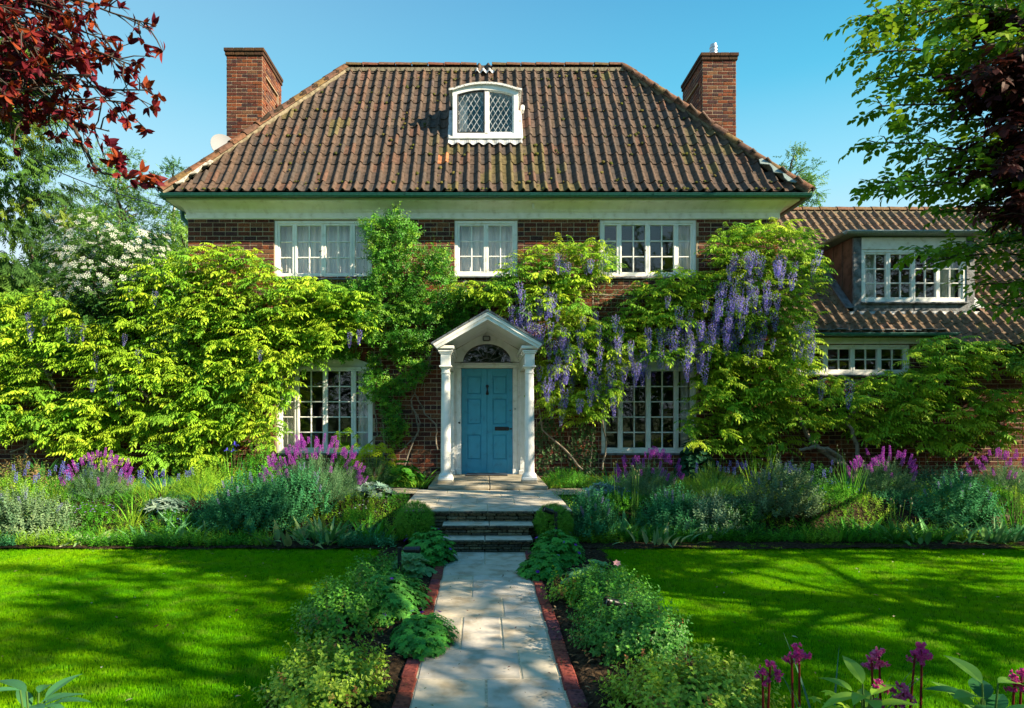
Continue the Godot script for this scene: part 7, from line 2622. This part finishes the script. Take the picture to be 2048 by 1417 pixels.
	# the long hanging shoot
	var run := [at(-240, 120, 3.0), at(60, 160, 2.9), at(150, 260, 2.9), at(186, 330, 2.9), at(205, 347, 2.9), at(250, 352, 2.9), at(308, 360, 2.9)]
	for i in run.size() - 1:
		var m2 := Msh.new()
		limb(m2, run[i], run[i + 1], 0.011 - 0.0014 * i, 0.0096 - 0.0014 * i, 0.0, 0.03)
		m.merge(m2, Transform3D(Basis(), -o))
	for e in [[215, 290, 8], [235, 325, 9], [225, 318, 8], [255, 352, 6], [300, 355, 9], [290, 362, 6], [270, 348, 5], [100, 205, 7], [120, 230, 4]]:
		for k in e[2]:
			var dd := rdir()
			xf.append(Transform3D(look(dd + Vector3(0.3, -0.1, 0), rdir()).scaled_local(Vector3.ONE * rf(0.6, 0.9)), at(e[0] + rf(-14, 14), e[1] + rf(-8, 8), 2.9 + rf(-0.03, 0.03))))
			cols.append(jit(pick(red), 0.2))
	part("trunk", m, M.twig, pl)
	# rosettes: each leaf a mesh of its own as far as the rule goes
	var shown := []
	var rest := []
	var rest_c := []
	for i in xf.size():
		for k in 2:
			var t: Transform3D = xf[i]
			t.origin -= o
			t.basis = t.basis.rotated(rdir(), rf(0.2, 0.9)) if k else t.basis
			var q: Vector3 = t.origin + o
			var u := 966.0 + q.x * F / (ZF - q.z)
			var w := 825.0 - (q.y - EYE) * F / (ZF - q.z)
			if shown.size() < 300 and u > 60.0 and u < 330.0 and w > 4.0 and (u > 120.0 or w > 60.0):
				shown.append([t, R.randi() % 4])
			else:
				rest.append(t)
				rest_c.append(cols[i])
	var tinted := []
	for k in 4:
		var lm := Msh.new()
		lm.col = red[k]
		lm.leaf(Vector3(), Vector3(0, 1, 0), Vector3(0, 0, 1), 0.072, 0.028, 0.3, 0.38, 4, 0.9)
		tinted.append(lm.done())
	for e in shown:
		part("leaf", tinted[e[1]], M.leaf, pl, e[0])
	spread_on("crown", S.plum_leaf, M.leaf, rest, rest_c, pl)
	# conifers, hawthorn and birches beyond the garden wall
	var ced := [Color(0.075, 0.17, 0.03), Color(0.11, 0.22, 0.035), Color(0.05, 0.12, 0.03), Color(0.16, 0.24, 0.04)]
	tree("cypress_tree", "tall drooping cypress nearest the plum, its edge against the sky", Vector3(at(-25, 825, 15).x, 0, ZF - 15.0), 13.0, Vector3(1.45, 6.8, 1.45), 6.0, 0.24, 330, 15, 0.42, ced, [0.9, 1.5], S.cedar, M.bark, M.leaf_dull, Vector3(), 0.9, 0.45)
	tree("cypress_tree", "broad dark cypress below the tall cypress", Vector3(at(70, 825, 16).x, 0, ZF - 16.0), 5.6, Vector3(1.6, 2.6, 1.4), 3.0, 0.18, 170, 15, 0.42, ced, [0.9, 1.5], S.cedar, M.bark, M.leaf_dull, Vector3(), 0.9, 0.4)
	tree("cypress_tree", "blue green cypress between the broad cypress and the hawthorn", Vector3(at(150, 825, 17.5).x, 0, ZF - 17.5), 5.2, Vector3(1.1, 2.5, 1.1), 2.9, 0.16, 120, 15, 0.4, [Color(0.05, 0.13, 0.05), Color(0.07, 0.17, 0.05)], [0.9, 1.4], S.cedar, M.bark, M.leaf_dull, Vector3(), 0.9, 0.4)
	tree("maple_tree", "small dark red maple top behind the hawthorn", Vector3(at(200, 825, 18.5).x, 0, ZF - 18.5), 6.1, Vector3(1.1, 1.1, 1.0), 5.2, 0.10, 60, 12, 0.35, [Color(0.12, 0.03, 0.02), Color(0.16, 0.05, 0.03)], [0.8, 1.2], S.small_tree, M.bark, M.leaf)
	# hawthorn in flower
	var hw_foot := Vector3(at(290, 825, 13.2).x, 0, ZF - 13.2)
	tree("hawthorn_tree", "hawthorn crowded with white blossom between the cypresses and the house", hw_foot, 4.6, Vector3(1.0, 1.15, 0.55), 3.75, 0.12, 120, 18, 0.36, [Color(0.07, 0.17, 0.03), Color(0.10, 0.21, 0.04), Color(0.05, 0.13, 0.03)], [0.7, 1.1], S.small_tree, M.bark, M.leaf, Vector3(-0.1, 0, 1.1))
	var hw: Node3D = get_child(get_child_count() - 1)
	var bx := []
	for i in 700:
		var d := rdir()
		d.y = lerpf(-0.1, 1.0, R.randf())
		if FN.get_noise_3d(d.x * 130.0, d.y * 130.0, d.z * 130.0) < -0.25:
			continue
		bx.append(Transform3D(look(d + Vector3(0.1, 0.35, 0.4) + rdir() * 0.8, rdir()).scaled_local(Vector3.ONE * rf(0.7, 1.1)), Vector3(d.x * 1.1 - 0.1, 3.85 + d.y * 1.2, d.z * 0.65 + 1.1) * rf(0.97, 1.03)))
	many("blossom", S.blossom[0], M.petal, bx, [], hw)
	var birch := [Color(0.15, 0.30, 0.05), Color(0.20, 0.36, 0.06), Color(0.11, 0.25, 0.06)]
	for e in [["birch with a forked white trunk standing tallest behind the hawthorn", 275, 31.0, 15.6, Vector3(2.1, 5.2, 2.0), 9.3, 260, Vector3(-1.0, 0, 0)], ["slender birch nearest the house eaves", 335, 31.5, 14.3, Vector3(1.2, 5.0, 1.3), 9.0, 150, Vector3(0.3, 0, 0)], ["leafy birch behind the overhead cable", 195, 29.0, 11.3, Vector3(1.7, 3.9, 1.6), 7.2, 200, Vector3(0, 0, 0)], ["drooping birch beside the tall cypress", 128, 28.0, 11.4, Vector3(1.3, 3.6, 1.4), 7.6, 150, Vector3(0, 0, 0)], ["dense green birch low against the house corner", 370, 27.0, 9.6, Vector3(1.8, 3.2, 1.5), 6.4, 190, Vector3(0, 0, 0)], ["lone wispy birch top beyond the roof of the wing", 1556, 27.0, 12.6, Vector3(1.0, 2.0, 1.0), 10.6, 50, Vector3(0.5, 0, 0)], ["thin birch behind the wing, screened by the beech branches", 2010, 30.0, 11.5, Vector3(1.6, 3.0, 1.5), 8.4, 90, Vector3(0, 0, 0)]]:
		var p := at(e[1], 825, e[2])
		tree("birch_tree", e[0], Vector3(p.x, 0, p.z), e[3], e[4], e[5], 0.16, e[6], 24, 0.46, birch, [1.1, 1.8], S.small_tree, M.bark_birch, M.leaf, e[7], 0.8, 0.2)
	# what the windows mirror: the far end of the garden, behind the camera
	for e in [["tall green lime tree at the far end of the garden, behind the lawn", 11.0, 29.0, 13.0, 3.4, 7.5], ["lime tree nearest the drive at the far end of the garden", 18.0, 31.0, 14.0, 3.6, 8.0], ["rounded lime tree behind the plum", -13.0, 30.0, 7.0, 3.0, 4.2]]:
		tree("lime_tree", e[0], Vector3(e[1], 0, e[2]), e[3], Vector3(e[4], e[3] * 0.42, e[4]), e[5], 0.25, 150, 16, 0.7, [Color(0.08, 0.2, 0.03), Color(0.10, 0.24, 0.03)], [1.4, 2.2], S.beech, M.bark, M.leaf)
	# a far hedge line so that the lawn does not run to the horizon behind the house
	for e in [[-24.0, -22.0, "distant dark hedge bank behind the birches", 4.2], [-60.0, -25.0, "farther hedge bank behind the cypresses", 4.2], [-12.0, 27.0, "tall garden hedge facing the house across the lawn", 7.0], [13.0, 27.0, "garden hedge under the tall lime trees", 7.5], [-12.0, -7.5, "leafy hedge close behind the garden wall", 4.0]]:
		var h := thing("hedge", e[2], "hedge", Vector3(e[0], 0, e[1]))
		var hx := []
		var hc := []
		for i in 7000:
			hx.append(Transform3D(look(Vector3(rf(-1, 1), rf(-0.2, 1), rf(0, 1)), rdir()).scaled_local(Vector3.ONE * rf(2.0, 3.2)), Vector3(rf(-13, 13), pow(R.randf(), 0.8) * (e[3] + FN.get_noise_2d(i * 3.0, 2.0)), rf(-1.2, 1.2))))
			hc.append(jit(pick([Color(0.05, 0.13, 0.03), Color(0.08, 0.18, 0.04)]), 0.3))
		spread_on("foliage", S.small_tree, M.leaf_dull, hx, hc, h)
		var hs := Msh.new()
		for i in 12:
			hs.tube([Vector3(-12.0 + i * 2.2, -0.1, 0), Vector3(-12.0 + i * 2.2 + rf(-0.3, 0.3), 3.0, rf(-0.3, 0.3))], [0.09, 0.03], 5)
		part("stem", hs, M.bark, h)


# ---------------------------------------------------------------- the scene

func _ready() -> void:
	R.seed = 20240511
	FN.seed = 12
	FN.frequency = 0.012
	FN.noise_type = FastNoiseLite.TYPE_SIMPLEX_SMOOTH
	FN.fractal_octaves = 3
	# camera: level, lens shifted up and to the side, as the upright walls show
	var cam := Camera3D.new()
	cam.name = "camera"
	cam.projection = Camera3D.PROJECTION_FRUSTUM
	cam.near = 0.1
	cam.far = 800.0
	cam.size = 0.1 * 1417.0 / F
	cam.frustum_offset = Vector2(58.0, 116.5) * 0.1 / F
	cam.position = Vector3(0, EYE, ZF)
	add_child(cam)
	# clear sky: deep blue overhead, pale at the horizon
	var env := Environment.new()
	env.background_mode = Environment.BG_SKY
	var sky := Sky.new()
	var pm := PanoramaSkyMaterial.new()
	var im := Image.create(128, 256, false, Image.FORMAT_RGBAF)
	var stops := [[0.0, Color(0.66, 0.78, 0.88)], [0.20, Color(0.54, 0.74, 0.87)], [0.31, Color(0.27, 0.65, 0.83)], [0.43, Color(0.06, 0.46, 0.71)], [0.54, Color(0.012, 0.31, 0.58)], [0.75, Color(0.02, 0.29, 0.57)], [1.0, Color(0.02, 0.24, 0.52)]]
	for y in 256:
		var h := sin((0.5 - (y + 0.5) / 256.0) * PI)
		var c := Color(0.16, 0.20, 0.12)
		if h >= 0.0:
			for i in stops.size() - 1:
				if h >= stops[i][0] and h <= stops[i + 1][0]:
					c = stops[i][1].lerp(stops[i + 1][1], (h - stops[i][0]) / (stops[i + 1][0] - stops[i][0]))
		for x in 128:
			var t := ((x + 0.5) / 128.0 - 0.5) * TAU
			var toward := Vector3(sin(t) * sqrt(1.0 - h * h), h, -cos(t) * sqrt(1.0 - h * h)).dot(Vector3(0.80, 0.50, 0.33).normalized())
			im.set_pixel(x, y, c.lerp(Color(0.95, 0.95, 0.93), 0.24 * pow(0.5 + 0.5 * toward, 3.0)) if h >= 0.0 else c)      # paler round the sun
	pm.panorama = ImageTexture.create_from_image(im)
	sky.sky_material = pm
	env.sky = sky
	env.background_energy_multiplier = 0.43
	env.tonemap_mode = Environment.TONE_MAPPER_LINEAR
	env.tonemap_exposure = 2.85
	env.sdfgi_enabled = true
	env.ssao_enabled = true
	env.ssil_enabled = true
	var we := WorldEnvironment.new()
	we.name = "environment"
	we.environment = env
	add_child(we)
	var sun := DirectionalLight3D.new()
	sun.name = "sun"
	sun.light_energy = 1.6
	sun.light_color = Color(1.0, 0.93, 0.80)
	sun.light_angular_distance = 0.5
	sun.shadow_enabled = true
	add_child(sun)
	sun.look_at_from_position(Vector3.ZERO, Vector3(-0.80, -0.50, -0.33), Vector3.UP)
	make_materials()
	brick_shapes()
	tile_shapes()
	build_ground()
	build_house()
	build_wing()
	shapes()
	build_grass()
	build_trees()
	build_climbers()
	build_border()
	build_path_beds()
	build_small()
	build_foreground()
